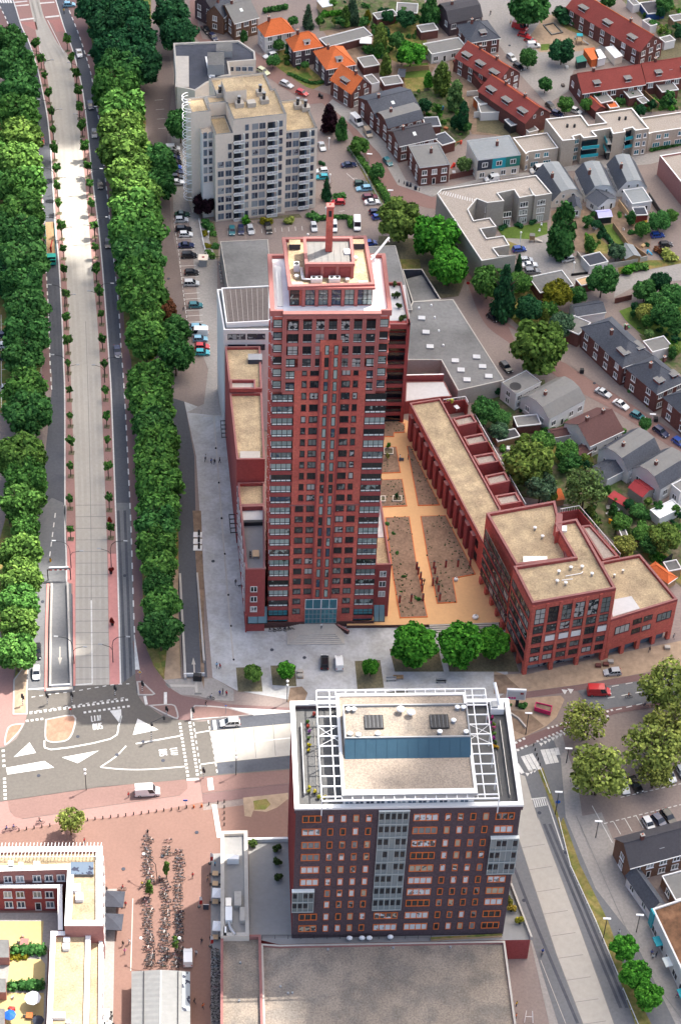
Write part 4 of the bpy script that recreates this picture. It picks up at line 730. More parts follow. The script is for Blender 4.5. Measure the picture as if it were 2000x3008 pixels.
m=MB();fa,fb,fc=np.array(L_(425,840)),np.array(L_(1068,725)),np.array(L_(280,555))
bk=np.array(L_(72,147));q=[tuple(fa),tuple(fb),L_(765,190),L_(600,225),L_(745,480),tuple(fc)]
q=[tuple(fa),tuple(fb),L_(768,190),L_(596,222),L_(748,482),L_(280,555)]
m.prism(q,2.8,RH-.8,'brick_red','gravel',raw=True);qb=[tuple(fc),L_(745,484,RH),L_(600,50,RH),tuple(bk)]
qb=[L_(300,545,19.6),L_(700,500,19.6),L_(600,52,19.6),L_(72,147,19.6)];m.prism(inset(qb,.01),2.8,18.8,'brick_red','gravel',raw=True);m.build('wall',RB)
m=MB();parapet(m,q,RH-.8,RH,'brick_wine','coping',.55);m.build('parapet',RB);m=MB();parapet(m,qb,18.8,19.6,'brick_wine','coping',.55);m.build('parapet',RB)
m=MB();q0=inset([tuple(fa),tuple(fb),L_(768,190),tuple(bk)],1.6);m.prism(q0,0,2.79,'glass_flat',raw=True)
def piers(A,B,n,z0=0,z1=2.8,w=.9):
 A,B=np.array(A[:2]),np.array(B[:2]);d=(B-A);L=np.linalg.norm(d);d=d/L;nn=np.array([-d[1],d[0]])
 for i in range(n+1):p=A+d*(L-w)*i/n;m.prism([tuple(p),tuple(p+d*w),tuple(p+d*w+nn*w),tuple(p+nn*w)],z0,z1-.002,'brick_red',raw=True)
piers(fa,fb,3);piers(bk,fa,8);m.build('ground_floor',RB)
bw=winmesh(2.35,2.2,2,2,'black_frame','glass',.12,.08,'brick_wine');bl_=winmesh(2.35,1.9,1,1,'coping','white_paint',.06,.14);bt=winmesh(2.35,4.6,2,3,'black_frame','glass',.12,.08,'brick_wine');bs=winmesh(2.2,1.6,2,1,'black_frame','glass',.12,.08,'brick_wine')
d=fb-fa;ang=math.atan2(d[1],d[0]);Lf=np.linalg.norm(d);nrm=np.array([d[1],-d[0]])/Lf
for i,t in enumerate((.115,.27,.435,.585,.75,.905)):
 p=fa+d*t
 place('tall_window',bt,RB,(p[0],p[1],15.6),ang);place('window',bw,RB,(p[0],p[1],12.7),ang);place('window',bw,RB,(p[0],p[1],9.6),ang);place('window',bs,RB,(p[0],p[1],6.6),ang);place('window',bs,RB,(p[0],p[1],3.9),ang)
 if i in(1,2,3,5):place('window_blind',bl_,RB,(p[0]+nrm[0]*.1,p[1]+nrm[1]*.1,9.75),ang)
m=MB()
for t in(.03,.19,.355,.51,.67,.83,.975):p=fa+d*t+nrm*.16;u=d/Lf*.34;m.prism([tuple(p-u),tuple(p+u),tuple(p+u-nrm*.158),tuple(p-u-nrm*.158)],2.9,21.5,'brick_red',raw=True)
m.build('pier',RB)
wall_windows(RB,bk,fc,(4.2,7.4,10.6,13.8,16.3),6,winmesh(3.0,1.9,3,1,'black_frame','glass',.12,.1,'brick_wine'));wall_windows(RB,fc,fa,(4.2,7.4,10.6,13.8,17.2),4,winmesh(3.0,2.1,3,1,'black_frame','glass',.12,.1,'brick_wine'))
for x,y in((447,250),(505,315),(720,572),(806,565),(628,602),(615,675),(680,690),(882,620)):p=P('L',x,y,20 if y<400 else RH-.3);z=18.8 if y<400 else RH-.8;m=MB();m.tube((p[0],p[1],z),(p[0],p[1],z+.9),.28,'steel',8);m.tube((p[0],p[1],z+.9),(p[0],p[1],z+1.05),.42,'white_metal',8,.2);m.build('roof_vent',RB)
m=MB();m.prism(inset([L_(592,380,19),L_(640,365,19),L_(645,240,19),L_(596,230,19)],.01),18.8,22.4,'brick_red','coping',raw=True);m.build('stair_head',RB);roofbox(RB,'L',355,480,540,530,18.8,.7,'steel','skylight');roofbox(RB,'L',632,245,690,285,21.7,.5,'white_metal','skylight')
m=MB();m.path([tuple(P('L',680,633,22)),tuple(P('L',800,612,22)),tuple(P('L',812,598,22))],.09,'white_metal',5);m.path([tuple(P('L',650,665,22)),tuple(P('L',735,655,22))],.09,'white_metal',5);m.build('pipe',RB)
RA=thing('brick_apartments','lower red brick wing with a roof terrace cut into its gravel roof','building',tuple(P('L',1470,1105,0)));ZA=12.6
la,lb,lc,ld=np.array(L_(985,960,ZA)),np.array(L_(1540,810,ZA)),np.array(L_(1250,462,ZA)),np.array(L_(955,520,ZA))
la=np.array(P('L',975,1272,0)[:2]);d2=lb-la
m=MB();m.prism([tuple(la),tuple(lb),tuple(lc),tuple(ld)],2.8,ZA-.7,'brick_red','gravel',raw=True);m.build('wall',RA);m=MB();parapet(m,[tuple(la),tuple(lb),tuple(lc),tuple(ld)],ZA-.7,ZA,'brick_wine','coping',.5);m.build('parapet',RA)
m=MB();m.prism(inset([tuple(la),tuple(lb),tuple(lc),tuple(ld)],1.2),0,2.79,'glass_flat',raw=True);piers(la,lb,4);m.build('ground_floor',RA)
tq=[L_(1035,945,ZA-.5),L_(1250,880,ZA-.5),L_(1185,785,ZA-.5),L_(1055,810,ZA-.5)];m=MB();m.prism(tq,ZA-.69,ZA-.55,'tile_white',raw=True);m.build('terrace_floor',RA)
ang2=math.atan2(d2[1],d2[0]);lwin=winmesh(3.6,2.4,3,1,'black_frame','glass',.12,.1,'brick_wine');
for t,z,me in((.2,7.2,lwin),(.42,8.6,bs),(.42,5.6,bs),(.58,8.6,bs),(.58,5.6,bs),(.83,7.2,lwin)):p=la+d2*t;place('window',me,RA,(p[0],p[1],z),ang2)
for x,y in((1055,625),(1120,590)):p=P('L',x,y,ZA);m=MB();m.tube((p[0],p[1],ZA-.7),(p[0],p[1],ZA+.2),.28,'steel',8);m.build('roof_vent',RA)
sb2=thing('brick_annexe','strip of pale flat roof with a white railing behind the red brick corner block','building',tuple(P('L',1000,480,0)));m=MB();q=[L_(800,245,10),L_(870,238,10),L_(1085,480,10),L_(965,510,10)];m.prism(q,0,9.5,'brick_wine','gravel_grey',raw=True);parapet(m,q,9.5,10,'brick_wine','coping',.4);m.build('wall',sb2)
def rail(w,pts,z0,z1,label,cat='railing',mt='white_metal',n=8):
 q=[P(w,pts[i],pts[i+1],z1)for i in range(0,len(pts),2)];m=MB()
 for a,c in zip(q,q[1:]):
  m.tube((a[0],a[1],z1),(c[0],c[1],z1),.09,mt,5)
  for i in range(n+1):p=a+(c-a)*i/n;m.tube((p[0],p[1],z0),(p[0],p[1],z1),.05,mt,4)
  e=c-a;e=e/np.linalg.norm(e);nn=np.array([-e[1],e[0],0])*.12;m.prism([tuple((a-nn)[:2]),tuple((c-nn)[:2]),tuple((c+nn)[:2]),tuple((a+nn)[:2])],0,z0,'brick_wine',raw=True)
 return m.build('garden_wall',None,label,'wall')
rail('L',(640,118,785,92,1100,460),4.0,5.2,'wine brick garden wall with white rail behind the red corner block');rail('J',(915,665,1390,1505),4.0,5.2,'wine brick garden wall with white rail along the terraces of the brick row');rail('J',(632,545,835,515,862,565),4.0,5.0,'wine brick wall with white rail round the small tiled roof terrace')
BR=thing('brick_row','long narrow brick row with one gravel roof and five small rear annexes','building',tuple(P('O',1280,640,0)));HZR=10.0
m=MB();q=[tuple(P(*v,HZR)[:2])for v in(('O',1310,450),('J',1150,1560),('J',605,530),('J',320,572))];q=[tuple(P('O',1318,462,HZR)[:2]),tuple(P('L',185,118,HZR)[:2]),tuple(P('J',605,530,HZR)[:2]),tuple(P('J',322,575,HZR)[:2])]
m.prism(q,0,HZR-.6,'brick_red','gravel',raw=True);m.build('wall',BR);m=MB();parapet(m,q,HZR-.6,HZR,'brick_wine','coping',.4);m.build('parapet',BR)
A_,B_=np.array(q[3]),np.array(q[0]);dd=(B_-A_)/np.linalg.norm(B_-A_);nn=np.array([dd[1],-dd[0]]);Lr=np.linalg.norm(B_-A_)
rw_=winmesh(1.5,2.2,2,1,'black_frame','glass',.12,.1);bp=MB();bp.box(-.9,.9,-.8,0,0,7.4,'brick_wine','coping');bpm=bp.mesh('bay')
for i in range(13):
 t=3+i*(Lr-5)/13;p=A_+dd*t;o=place('pier',bpm,BR,(p[0],p[1],.9),math.atan2(dd[1],dd[0]));p=A_+dd*(t+(Lr-5)/26);place('window',rw_,BR,(p[0],p[1],1.6),math.atan2(dd[1],dd[0]));place('window',rw_,BR,(p[0],p[1],5.6),math.atan2(dd[1],dd[0]))
for i,(x0,y0,x1,y1,x2,y2)in enumerate(((765,792,945,752,715,712),(860,968,1045,932,815,885),(955,1148,1145,1115,905,1060),(1055,1335,1245,1295,1010,1245),(1155,1520,1352,1485,1105,1428))):
 a,c,e=(P('J',x0,y0,7.6),P('J',x1,y1,7.6),P('J',x2,y2,7.6));qq=[tuple(a[:2]),tuple(c[:2]),tuple((c+e-a)[:2]),tuple(e[:2])];m=MB();m.prism(inset(qq,.01),0,7.0,'brick_wine','gravel_grey',raw=True);parapet(m,qq,7.0,7.6,'brick_wine','coping',.45);m.build('rear_annexe',BR)
def polyb(name,label,cat,z,wall,roof,cope,*pts,pw=.35,ph=.55,z0=0):
 q=[];w=None;it=iter(pts)
 for t in it:
  if isinstance(t,str):w=t
  else:q.append(tuple(P(w,t,next(it),z)[:2]))
 th=thing(name,label,cat,(float(np.mean([p[0]for p in q])),float(np.mean([p[1]for p in q])),0));m=MB();m.prism(q,z0,z-ph,wall,roof,raw=True);m.build('wall',th)
 m=MB();parapet(m,q,z-ph,z,wall,cope,pw);m.build('parapet',th);return th,[np.array(p)for p in q]
def gridwin(th,A,B,cols,zs,me,name='window',off=.0):
 A,B=np.array(A[:2]),np.array(B[:2]);d=B-A;L=np.linalg.norm(d);n=np.array([d[1],-d[0]])/L;a=math.atan2(d[1],d[0])
 for z in zs:
  for t in cols:p=A+d*t+n*off;place(name,me,th,(p[0],p[1],z),a)
GT=thing('apartment_tower','pale beige concrete apartment tower with white balconies and spiral stair rings','tower',tuple(P('h',800,1700,0)))
def up(w,x,y,x1,y1,w1=None):
 b_=P(w,x,y,0);lo,hi=0,90
 for i in range(40):
  z=(lo+hi)/2;q=P(w1 or w,x1,y1,z);lo,hi=(z,hi)if q[1]>b_[1]else(lo,z)
 return z
A0,A1,A2,A3=P('h',150,1748,0),P('h',590,1700,0),P('h',925,1690,0),P('h',1440,1590,0)
zL,zM,zR=up('h',150,1748,152,640),up('h',925,1680,935,410),up('h',1440,1590,1472,575)
GY=math.atan2(A3[1]-A0[1],A3[0]-A0[0]);GF=Frame((A0[0],A0[1]),GY);gx=lambda w,x,y,z=None:GF.on(1,0,w,x,y)
X1,X2,X3,X4=gx('h',370,900)[0],gx('h',500,900)[0],gx('h',1045,900)[0],gx('h',1450,900)[0]
gd=GF.Z('B',640,690,zM)[1]
m=MB(GF);m.box(0,X1,.0,9,0,zL-.5,'cream_wall','gravel');m.box(X1+.003,X3,.0,gd*.6,0,zM-.5,'cream_wall','gravel');m.box(X3+.003,X4,.9,gd*.75,0,zR-.5,'cream_wall','gravel');m.box(-.0,X1,9.003,gd*.6,0,zM-.5,'cream_wall','gravel');m.box(X1*.6,X3-1,gd*.6+.003,gd,0,zM-.5,'cream_wall','gravel');m.box(-5.4,-.003,5.5,gd*.6,0,zM-.5,'cream_wall','gravel');m.box(-3.0,-.003,2.5,5.497,0,zL-1,'white_wall','gravel_grey');m.build('wall',GT)
m=MB(GF);Wp=lambda*q:[tuple(GF.W((*p,0))[:2])for p in q]
for q,z in((Wp((0,0),(X1,0),(X1,9),(0,9)),zL),(Wp((X1+.003,0),(X3,0),(X3,gd*.6),(X3-1,gd*.6),(X3-1,gd),(X1*.6,gd),(X1*.6,gd*.6),(0,gd*.6),(0,9.003),(X1+.003,9.003)),zM),(Wp((X3+.003,.9),(X4,.9),(X4,gd*.75),(X3+.003,gd*.75)),zR),(Wp((-5.4,5.5),(-.01,5.5),(-.01,gd*.6),(-5.4,gd*.6)),zM)):parapet(m,q,z-.5,z+.05,'cream_wall','felt_grey',.5)
m.build('parapet',GT)
W1=winmesh(1.7,1.95,2,1,'grey_metal','glass_flat',.09,.08,'cream_wall');W2=winmesh(1.05,1.95,1,1,'grey_metal','glass_flat',.09,.08,'cream_wall');fl0=2.82;zc=lambda w,y:GF.on(1,0,w,700,y)[2]
zrow=[GF.on(1,0,'h',650,y)[2]for y in(1665,1555,1450,1342,1235,1125,1010,900,790,682,570)]
bcm=MB();bcm.box(-1.35,.1,.0,.06,.02,2.2,'glass_dark');bcm.box(.1,.7,.0,.06,.02,2.2,'glass_flat');bcm.box(.7,1.35,-.02,.06,.02,2.5,'cream_wall');bcm.box(-1.45,1.45,-1.05,-.06,-.22,0,'white_panel');bcm.box(-1.45,1.45,-1.1,-1.0,.78,.95,'white_metal');bcm.box(-.06,.06,-1.1,-1.0,0,.78,'white_metal');bcm.box(-1.45,-1.33,-1.1,-1.0,0,.78,'white_metal');bcm.box(1.33,1.45,-1.1,-1.0,0,.78,'white_metal');bcm.box(-1.3,-.1,-1.04,-1.01,.1,.7,'tile_white');bcm.box(.1,1.3,-1.04,-1.01,.1,.7,'tile_white');bcm.box(1.3,1.45,-1.0,-.05,0,2.5,'white_panel');bcm=bcm.mesh('balcony')
def gput(name,me,x,z,y=0):place(name,me,GT,GF.W((x,y,z)),GF.yaw)
for r,z in enumerate(zrow):
 if z<zL-2.6:
  for px_ in((215,312)if r<7 else(330,)):gput('window',W1 if r<7 else W2,gx('h',px_,1300)[0],z)
 if z<zM-2:
  for px_ in(650,740):gput('window',W1,gx('h',px_,1000)[0],z)
  for px_ in(545,972):gput('narrow_window',W2,gx('h',px_,1000)[0],z)
  if z<zM-4:gput('balcony',bcm,gx('h',440,1300)[0],z-.4,-.05)
  gput('balcony',bcm,gx('h',865,1200)[0],z-.4,-.05)
 if z<zR-2:
  for px_ in(1075,1165):gput('window',W1,gx('h',px_,1200)[0]+.1,z+.7,.9)
  gput('narrow_window',W2,gx('h',1395,1200)[0]-.3,z+.7,.9);gput('balcony',bcm,gx('h',1285,1200)[0]-.1,z+.3,.85)
 if z<zL-2 and r>3:
  for x in(-2.2,-.8):gput('narrow_window',W2,x,z,2.5)
ring=MB()
for i in range(10):
 a,c=math.pi/2+math.pi*i/10*1.0,math.pi/2+math.pi*(i+1)/10;ring.tube((1.9*math.cos(a),1.9*math.sin(a),1.0),(1.9*math.cos(c),1.9*math.sin(c),1.0),.09,'white_metal',5);ring.tube((1.9*math.cos(a),1.9*math.sin(a),.1),(1.9*math.cos(c),1.9*math.sin(c),.1),.1,'white_metal',5)
ring=ring.mesh('stair_ring')
p=GF.W((-5.4,7.3,0))
for k in range(12):place('stair_balcony',ring,GT,(p[0],p[1],4+k*2.82),GF.yaw)
m=MB(GF);a_=GF.Z('B',520,950,zM)[0];c_=GF.Z('B',715,945,zM)[0];ya=GF.Z('B',620,945,zM-.5)[1];m.box(a_,c_,ya,ya+6.5,zM-.5,zM+3.2,'cream_wall','gravel');m.build('lift_house',GT)
for w,x,y in(('B',465,890),('B',640,985),('B',835,880),('B',870,950),('B',750,980),('B',1180,1000),('B',1250,1020)):
 z_=(zM if x<1000 else zR)-.5;p=GF.Z(w,x,y,z_);m=MB(GF);m.box(p[0]-1.1,p[0]+1.1,p[1]-.6,p[1]+1.4,z_,z_+1.3,'slab_light');
 if x!=750:
  m.tube((p[0]-.2,p[1],z_+1.3),(p[0]-.2,p[1],z_+2.3),.4,'dark_metal',8);m.tube((p[0]+.1,p[1]+1.0,z_+1.3),(p[0]+.1,p[1]+1.0,z_+2.6),.42,'dark_metal',8);m.tube((p[0]+.1,p[1]+1.0,z_+2.6),(p[0]+.1,p[1]+1.0,z_+2.8),.5,'grey_metal',8)
 m.build('roof_vent',GT)
th,q=polyb('terrace_flat','dark flat roofed office block behind the pale apartment tower','building',14,'cream_wall','felt_dark','slab_light','B',30,395,630,370,780,470,790,550,540,570,560,690,480,700,340,760,230,835,180,820,65,800,pw=.5);th.name='office_block'
wq=winmesh(1.6,1.6,1,1,'white_paint','glass_flat',.1,.06);p,r=P('B',560,690,11),P('B',795,690,11);
for t in(.08,.35,.58,.82):a=P('B',545+t*240,628,11.6);place('window',wq,th,(a[0],a[1]-.4,10.8),0)
m=MB();z_=13.45
roofbox(th,'B',345,480,500,600,z_,3.4,'grey_metal','plant_room','felt_grey');roofbox(th,'B',425,400,575,470,z_,2.2,'grey_metal','plant_room','felt_grey');roofbox(th,'B',50,515,175,800,z_-4,4.3,'beige_brick','stair_head','slab_light')
m=MB();strip(m,g('B',330,520,375,750,z=13.5),.5,'white_paint',int(13.5/LV));m.build('roof_upstand',th)
for y in(640,660,680,702):p=P('B',390,y,13.6);mm=MB();mm.box(p[0]-.7,p[0]+.7,p[1]-.3,p[1]+.3,13.45,13.9,'white_metal');mm.build('roof_vent',th)
th,q=polyb('hall','grey flat felt roofed hall left of the tower top','hall',6,'grey_brick','felt_grey','slab_light','G',775,655,1215,635,1260,1130,842,1075,pw=.2,ph=.12)
th,q=polyb('hall','grey flat felt roofed hall right behind the tower','hall',6,'grey_brick','felt_grey','slab_light','F',470,705,820,692,975,1285,500,1300,pw=.2,ph=.12)
th,q=polyb('hall','long grey hall with six square skylights on its felt roof','hall',5.2,'grey_brick','felt_grey','slab_light','F',975,1210,1350,1187,'J',1195,365,768,462,612,180,300,178,'F',940,1290,pw=.3,ph=.12)
for i,(w,x,y)in enumerate((('J',510,55),('J',742,185),('J',938,150),('J',795,270),('J',993,238),('J',850,360),('J',1050,328),('F',1060,1360),('F',1100,1490))):p=P(w,x,y,5.4);m=MB();m.box(p[0]-.9,p[0]+.9,p[1]-.75,p[1]+.75,5.05,5.5,'grey_metal','tile_white');m.build('skylight',th)
for w,x,y in(('J',630,45),('F',1148,1245),('F',1180,1355),('F',1218,1480),('F',1035,1270)):p=P(w,x,y,5.3);m=MB();m.tube((p[0],p[1],5.05),(p[0],p[1],5.6),.25,'white_metal',8);m.build('roof_vent',th)
m=MB();q=g('F',900,1000,1060,960,1230,1180,960,1210,z=2.2);m.prism([tuple(p)for p in q],0,2.0,'grey_brick','felt_grey',raw=True);parapet(m,[tuple(p)for p in g('F',880,912,1065,908,1240,1190,975,1215,z=3.4)],0,3.4,'felt_dark','slab_light',.3);m.build('courtyard_wall',None,'walled grey yard between the hall and the three big garden trees','yard wall')
th,q=polyb('roof_terrace','low block with a pale tiled roof terrace and a wine brick wall behind the courtyard','terrace',4.0,'brick_wine','tile_white','coping','J',280,565,610,520,710,515,640,375,290,380,pw=.25,ph=.1);m=MB();A_,B_=P('J',293,322,5.6),P('J',637,315,5.6);m.prism([tuple(A_[:2]),tuple(B_[:2]),(B_[0],B_[1]+.4),(A_[0],A_[1]+.4)],0,5.6,'brick_wine','white_paint',raw=True);m.build('wall',th)
mat('brown_felt',(.15,.125,.115),.9,.15,1.5,.15);yo=y9+1.0;zo=T.on(1,yo,'c',450,405)[2];F3=[T.Z('c',105,410,zo),T.Z('c',800,370,zo),T.Z('G',1235,1062,zo),T.Z('G',745,1095,zo)]
th=thing('office_block','white office with ribbon windows and a brown slatted roof left of the tower','office',tuple(T.W((F3[0][0]+4,yo,0))));m=MB(T);xl,xr,yk=F3[0][0],-3.0,F3[3][1];xk=F3[3][0]
m.prism([(xl,yo),(xr,yo),(xr,yk),(xk,yk)],0,zo-.35,'white_wall','felt_grey');m.build('wall',th);m=MB();parapet(m,[tuple(T.W((*p,0))[:2])for p in((xl,yo),(xr,yo),(xr,yk),(xk,yk))],zo-.35,zo,'white_wall','white_paint',.35);m.build('parapet',th)
qq=[np.array(P(*v,zo+1.0)[:2])for v in(('G',785,1085),('G',1235,1063),('G',1232,1390),('G',830,1412))];m=MB();m.prism([tuple(p)for p in qq],zo-.34,zo+.8,'white_paint','brown_felt',raw=True);parapet(m,[tuple(p)for p in qq],zo+.8,zo+1.1,'white_paint','white_paint',.3)
for i in range(9):strip(m,[qq[0]+(qq[1]-qq[0])*(i+.6)/9,qq[3]+(qq[2]-qq[3])*(i+.6)/9],.09,'slab_light',(zo+.86)/LV)
m.build('upper_roof',th);ow=winmesh(4.2,1.7,4,1,'black_frame','glass_flat',.1,.06)
for z in(zo-2.9,zo-6.1):
 for x in(xl+3.0,xl+7.6):place('window',ow,th,T.W((x,yo-.02,z)),T.yaw)
BZ=8.8
th,q=polyb('flats','beige three storey flats with turquoise balconies and white roof edges','building',BZ,'beige_brick','gravel_grey','white_paint','D',525,912,800,880,857,958,985,940,912,866,1190,826,1322,987,1215,1002,1192,978,1133,992,1140,1012,1042,1028,1022,985,888,1008,925,1047,815,1060,792,1033,738,1047,755,1070,655,1080,pw=.4)
tw=winmesh(1.5,1.5,2,1,'white_paint','glass_teal',.12,.08,'white_paint');tn=winmesh(.9,1.5,1,1,'white_paint','glass_flat',.12,.08,'white_paint');td=winmesh(1.2,2.2,1,1,'white_paint','white_panel',.1,.08)
gridwin(th,q[17],q[16],(.16,),(6.0,3.3,.6),tn);gridwin(th,q[17],q[16],(.6,),(6.0,3.3,.6),tw);gridwin(th,q[14],q[13],(.4,),(6.0,3.3),tw);gridwin(th,q[14],q[13],(.15,.55),(.1,),td);gridwin(th,q[10],q[9],(.12,.62),(6.0,3.3),tw);gridwin(th,q[10],q[9],(.3,.65),(.1,),td);gridwin(th,q[7],q[6],(.3,),(6.0,3.3,.6),tw);gridwin(th,q[7],q[6],(.75,),(6.0,3.3,.6),tn)
def balc(th,A,B,z,t0,t1,mt,h=1.0,d=1.2,name='balcony'):
 A,B=np.array(A[:2]),np.array(B[:2]);u=(B-A);L=np.linalg.norm(u);u=u/L;n=np.array([u[1],-u[0]]);m=MB();a,c=A+u*L*t0,A+u*L*t1
 m.prism([tuple(a),tuple(c),tuple(c+n*d),tuple(a+n*d)],z-.15,z,'slab_light',raw=True);a2,c2=a+n*(d-.12),c+n*(d-.12);m.prism([tuple(a2),tuple(c2),tuple(c+n*d),tuple(a+n*d)],z+.002,z+h,mt,raw=True)
 b0,b1=a+n*.03,c+n*.03;m.prism([tuple(a+u*.15),tuple(c-u*.15),tuple(c-u*.15+n*.05),tuple(a+u*.15+n*.05)],z+.02,z+2.3,'glass_dark',raw=True);return m.build(name,th)
for z in(2.9,5.7):balc(th,q[15],q[14],z,-.1,1.1,'teal_panel');balc(th,q[9],q[8],z,0,1,'teal_panel')
for z in(2.9,5.7):balc(th,q[12],q[11],z,-.15,1.15,'teal_panel',d=1.5)
m=MB();a,c=q[12],q[11];u=c-a;n_=np.array([u[1],-u[0]])/np.linalg.norm(u);m.prism([tuple(a+u*.02),tuple(c-u*.02),tuple(c-u*.02+n_*.9),tuple(a+u*.02+n_*.9)],.02,2.7,'glass_dark',raw=True);m.build('passage',th)
for w,x,y in(('D',693,968),('D',748,968),('D',1092,912),('D',1140,910)):p=P(w,x,y,8.6);m=MB();m.tube((p[0],p[1],8.2),(p[0],p[1],9.2),.35,'dark_metal',8);m.build('roof_vent',th)
th,q=polyb('flats','lower beige two storey end of the flats with turquoise balconies, left side','building',5.9,'beige_brick','gravel_grey','white_paint','D',275,1056,540,1016,625,1135,400,1165,375,1182,pw=.35);gridwin(th,q[3],q[2],(.3,.6),(3.5,),tw);gridwin(th,q[3],q[2],(.22,.65),(.7,),winmesh(2.3,1.6,3,1,'white_paint','glass_teal',.12,.08));gridwin(th,q[4],q[3],(.5,),(3.5,.3),tn)
th,q=polyb('flats','lower beige two storey end of the flats with turquoise balconies, right side','building',5.9,'beige_brick','gravel_grey','white_paint','D',1253,903,1700,838,1700,965,1345,1018,1320,1028,pw=.35);gridwin(th,q[3],q[2],(.15,.32,.62,.8),(3.5,),tw);gridwin(th,q[3],q[2],(.12,.36,.6,.8),(.7,),winmesh(2.3,1.6,3,1,'white_paint','glass_teal',.12,.08))
th,q=polyb('flats','grey brick L-shaped flats with pale edged gravel roof and sunken roof terraces','building',8.8,'grey_brick','gravel_grey','road_white','F',1240,173,'E',455,35,577,178,445,200,400,130,440,190,325,213,285,150,163,176,210,235,80,250,0,220,'F',1490,360,1540,460,'E',100,362,152,432,32,450,75,520,207,500,252,575,128,598,170,655,300,650,35,695,'F',1200,213,pw=.35,ph=.5)
q2_=q
fw=winmesh(2.3,1.7,3,1,'white_paint','glass',.12,.08,'white_paint');fd=winmesh(2.0,2.1,3,1,'white_paint','glass',.14,.08)
a,c=np.array(P('E',20,250,8.8)[:2]),np.array(P('E',577,180,8.8)[:2])
gridwin(th,a,c,(.14,.62,.86),(5.6,),fw,off=.1);gridwin(th,a,c,(.14,.4,.62,.86),(3.0,),fw,off=.1);gridwin(th,a,c,(.4,.63,.86),(.1,),fd,off=.1)
rail_=MB();p0,p1=P('C',1040,1450,8.9),P('F',1540,290,8.9)
for i in range(15):t=i/14;x0,y0=1245+t*300,195+t*80;strip(rail_,g('F',x0,y0-10,x0-18+t*20,y0+22,z=8.5),.14,'white_metal',int(8.5/LV))
rail_.build('roof_ladder',th)
LB=thing('apartments','pink brick apartments with broad white roof edges round a yellow yard, lower left','building',tuple(P('R',640,800,0)));Z1=10.5;Z2=7.4
RP=lambda x,y,z:np.array(P('R',x,y,z)[:2])
m=MB();qa=[RP(-300,232,Z1),RP(790,222,Z1),RP(792,835,Z1),RP(497,835,Z1),RP(520,402,Z1),RP(-300,425,Z1)];m.prism([tuple(p)for p in qa],0,Z1-.6,'brick_pink','gravel',raw=True)
qb=[RP(392,875,Z2),RP(700,875,Z2),RP(672,2200,Z2),RP(335,2200,Z2)];m.prism(inset(qb,.01),0,Z2-.5,'brick_pink','gravel',raw=True);qc=[RP(672,905,5.2),RP(790,905,5.2),RP(782,2200,5.2),RP(640,2200,5.2)];m.prism(inset(qc,.02),0,5.0,'brick_pink','gravel',raw=True);m.build('wall',LB)
m=MB();parapet(m,qa,Z1-.6,Z1,'brick_pink','white_paint',1.3);m.build('parapet',LB);m=MB();parapet(m,qb,Z2-.5,Z2,'brick_pink','white_paint',1.0);m.build('parapet',LB);m=MB();parapet(m,qc,5.0,5.6,'white_wall','white_paint',.7);m.build('parapet',LB)
lz=RP(-300,545,Z2-1);m=MB();A_,B_=RP(-300,545,7.2),RP(480,545,7.2);C_,D_=RP(485,868,7.2),RP(455,868,7.2);qd=[A_,B_,C_,D_,RP(462,560,7.2),RP(-300,560,7.2)]
m.prism([tuple(A_),tuple(B_),(B_[0],B_[1]+.9),(A_[0],A_[1]+.9)],0,7.2,'brick_wine','white_paint',raw=True);m.prism([tuple(B_),tuple(C_),(C_[0]-.9,C_[1]),(B_[0]-.9,B_[1]-.01)],0,7.2,'brick_wine','white_paint',raw=True);m.build('gallery_wall',LB)
yw=winmesh(1.6,2.0,2,1,'white_paint','glass_flat',.16,.1,'white_paint');yd=winmesh(1.2,2.4,1,1,'white_paint','glass_dark',.14,.1)
fy=Frame((A_[0],A_[1]),math.atan2((B_-A_)[1],(B_-A_)[0]))
for x in(65,160,290,383):p=fy.W((fy.on(1,0,'R',x,610)[0],-.02,4.2));place('window',yw,LB,p,fy.yaw)
for x in(75,168,390):p=fy.W((fy.on(1,0,'R',x,690)[0],-.02,1.0));place('window',yw,LB,p,fy.yaw)
p=fy.W((fy.on(1,0,'R',298,690)[0],-.02,.2));place('door',yd,LB,p,fy.yaw)
for x in(65,157,287,380,472):
 a=RP(-300,425,Z1);e=RP(520,402,Z1);f3=Frame((a[0],a[1]),math.atan2((e-a)[1],(e-a)[0]));place('window',yw,LB,f3.W((f3.on(1,0,'R',x,480)[0],-.02,7.0)),f3.yaw)
wall_windows(LB,qa[2],qa[1],(1.2,4.4,7.4),7,winmesh(1.3,1.8,1,1,'white_paint','glass_flat',.14,.14));wall_windows(LB,qc[2],qc[1],(1.0,3.3),14,winmesh(1.3,1.5,1,1,'white_paint','glass_flat',.14,.14))
for x0,y0,x1,y1 in((568,510,620,565),(582,580,640,635),(260,338,310,393),(65,335,105,385),(145,345,180,390),(0,375,125,395)):roofbox(LB,'R',x0,y0,x1,y1,Z1-.6,.9,'white_metal','air_conditioner')
for x0,y0,x1,y1 in((490,920,540,955),(485,968,535,1012),(405,1495,505,1540),(510,1560,545,1580)):roofbox(LB,'R',x0,y0,x1,y1,Z2-.5,.8,'white_metal','air_conditioner')
roofbox(LB,'R',545,345,722,440,Z1-.6,.7,'felt_grey','skylight','glass_flat')
m=MB();a,c=P('R',-300,322,Z1),P('R',768,318,Z1);
for i in range(40):p=a+(c-a)*i/39;m.tube((p[0],p[1],Z1-.55),(p[0],p[1],Z1+.6),.05,'white_metal',4);m.tube((p[0],p[1],Z1+.6),(p[0],p[1]+3.4,Z1+.6),.07,'white_metal',4)
m.tube((a[0],a[1],Z1+.6),(c[0],c[1],Z1+.6),.09,'white_metal',5);m.build('pergola',LB)
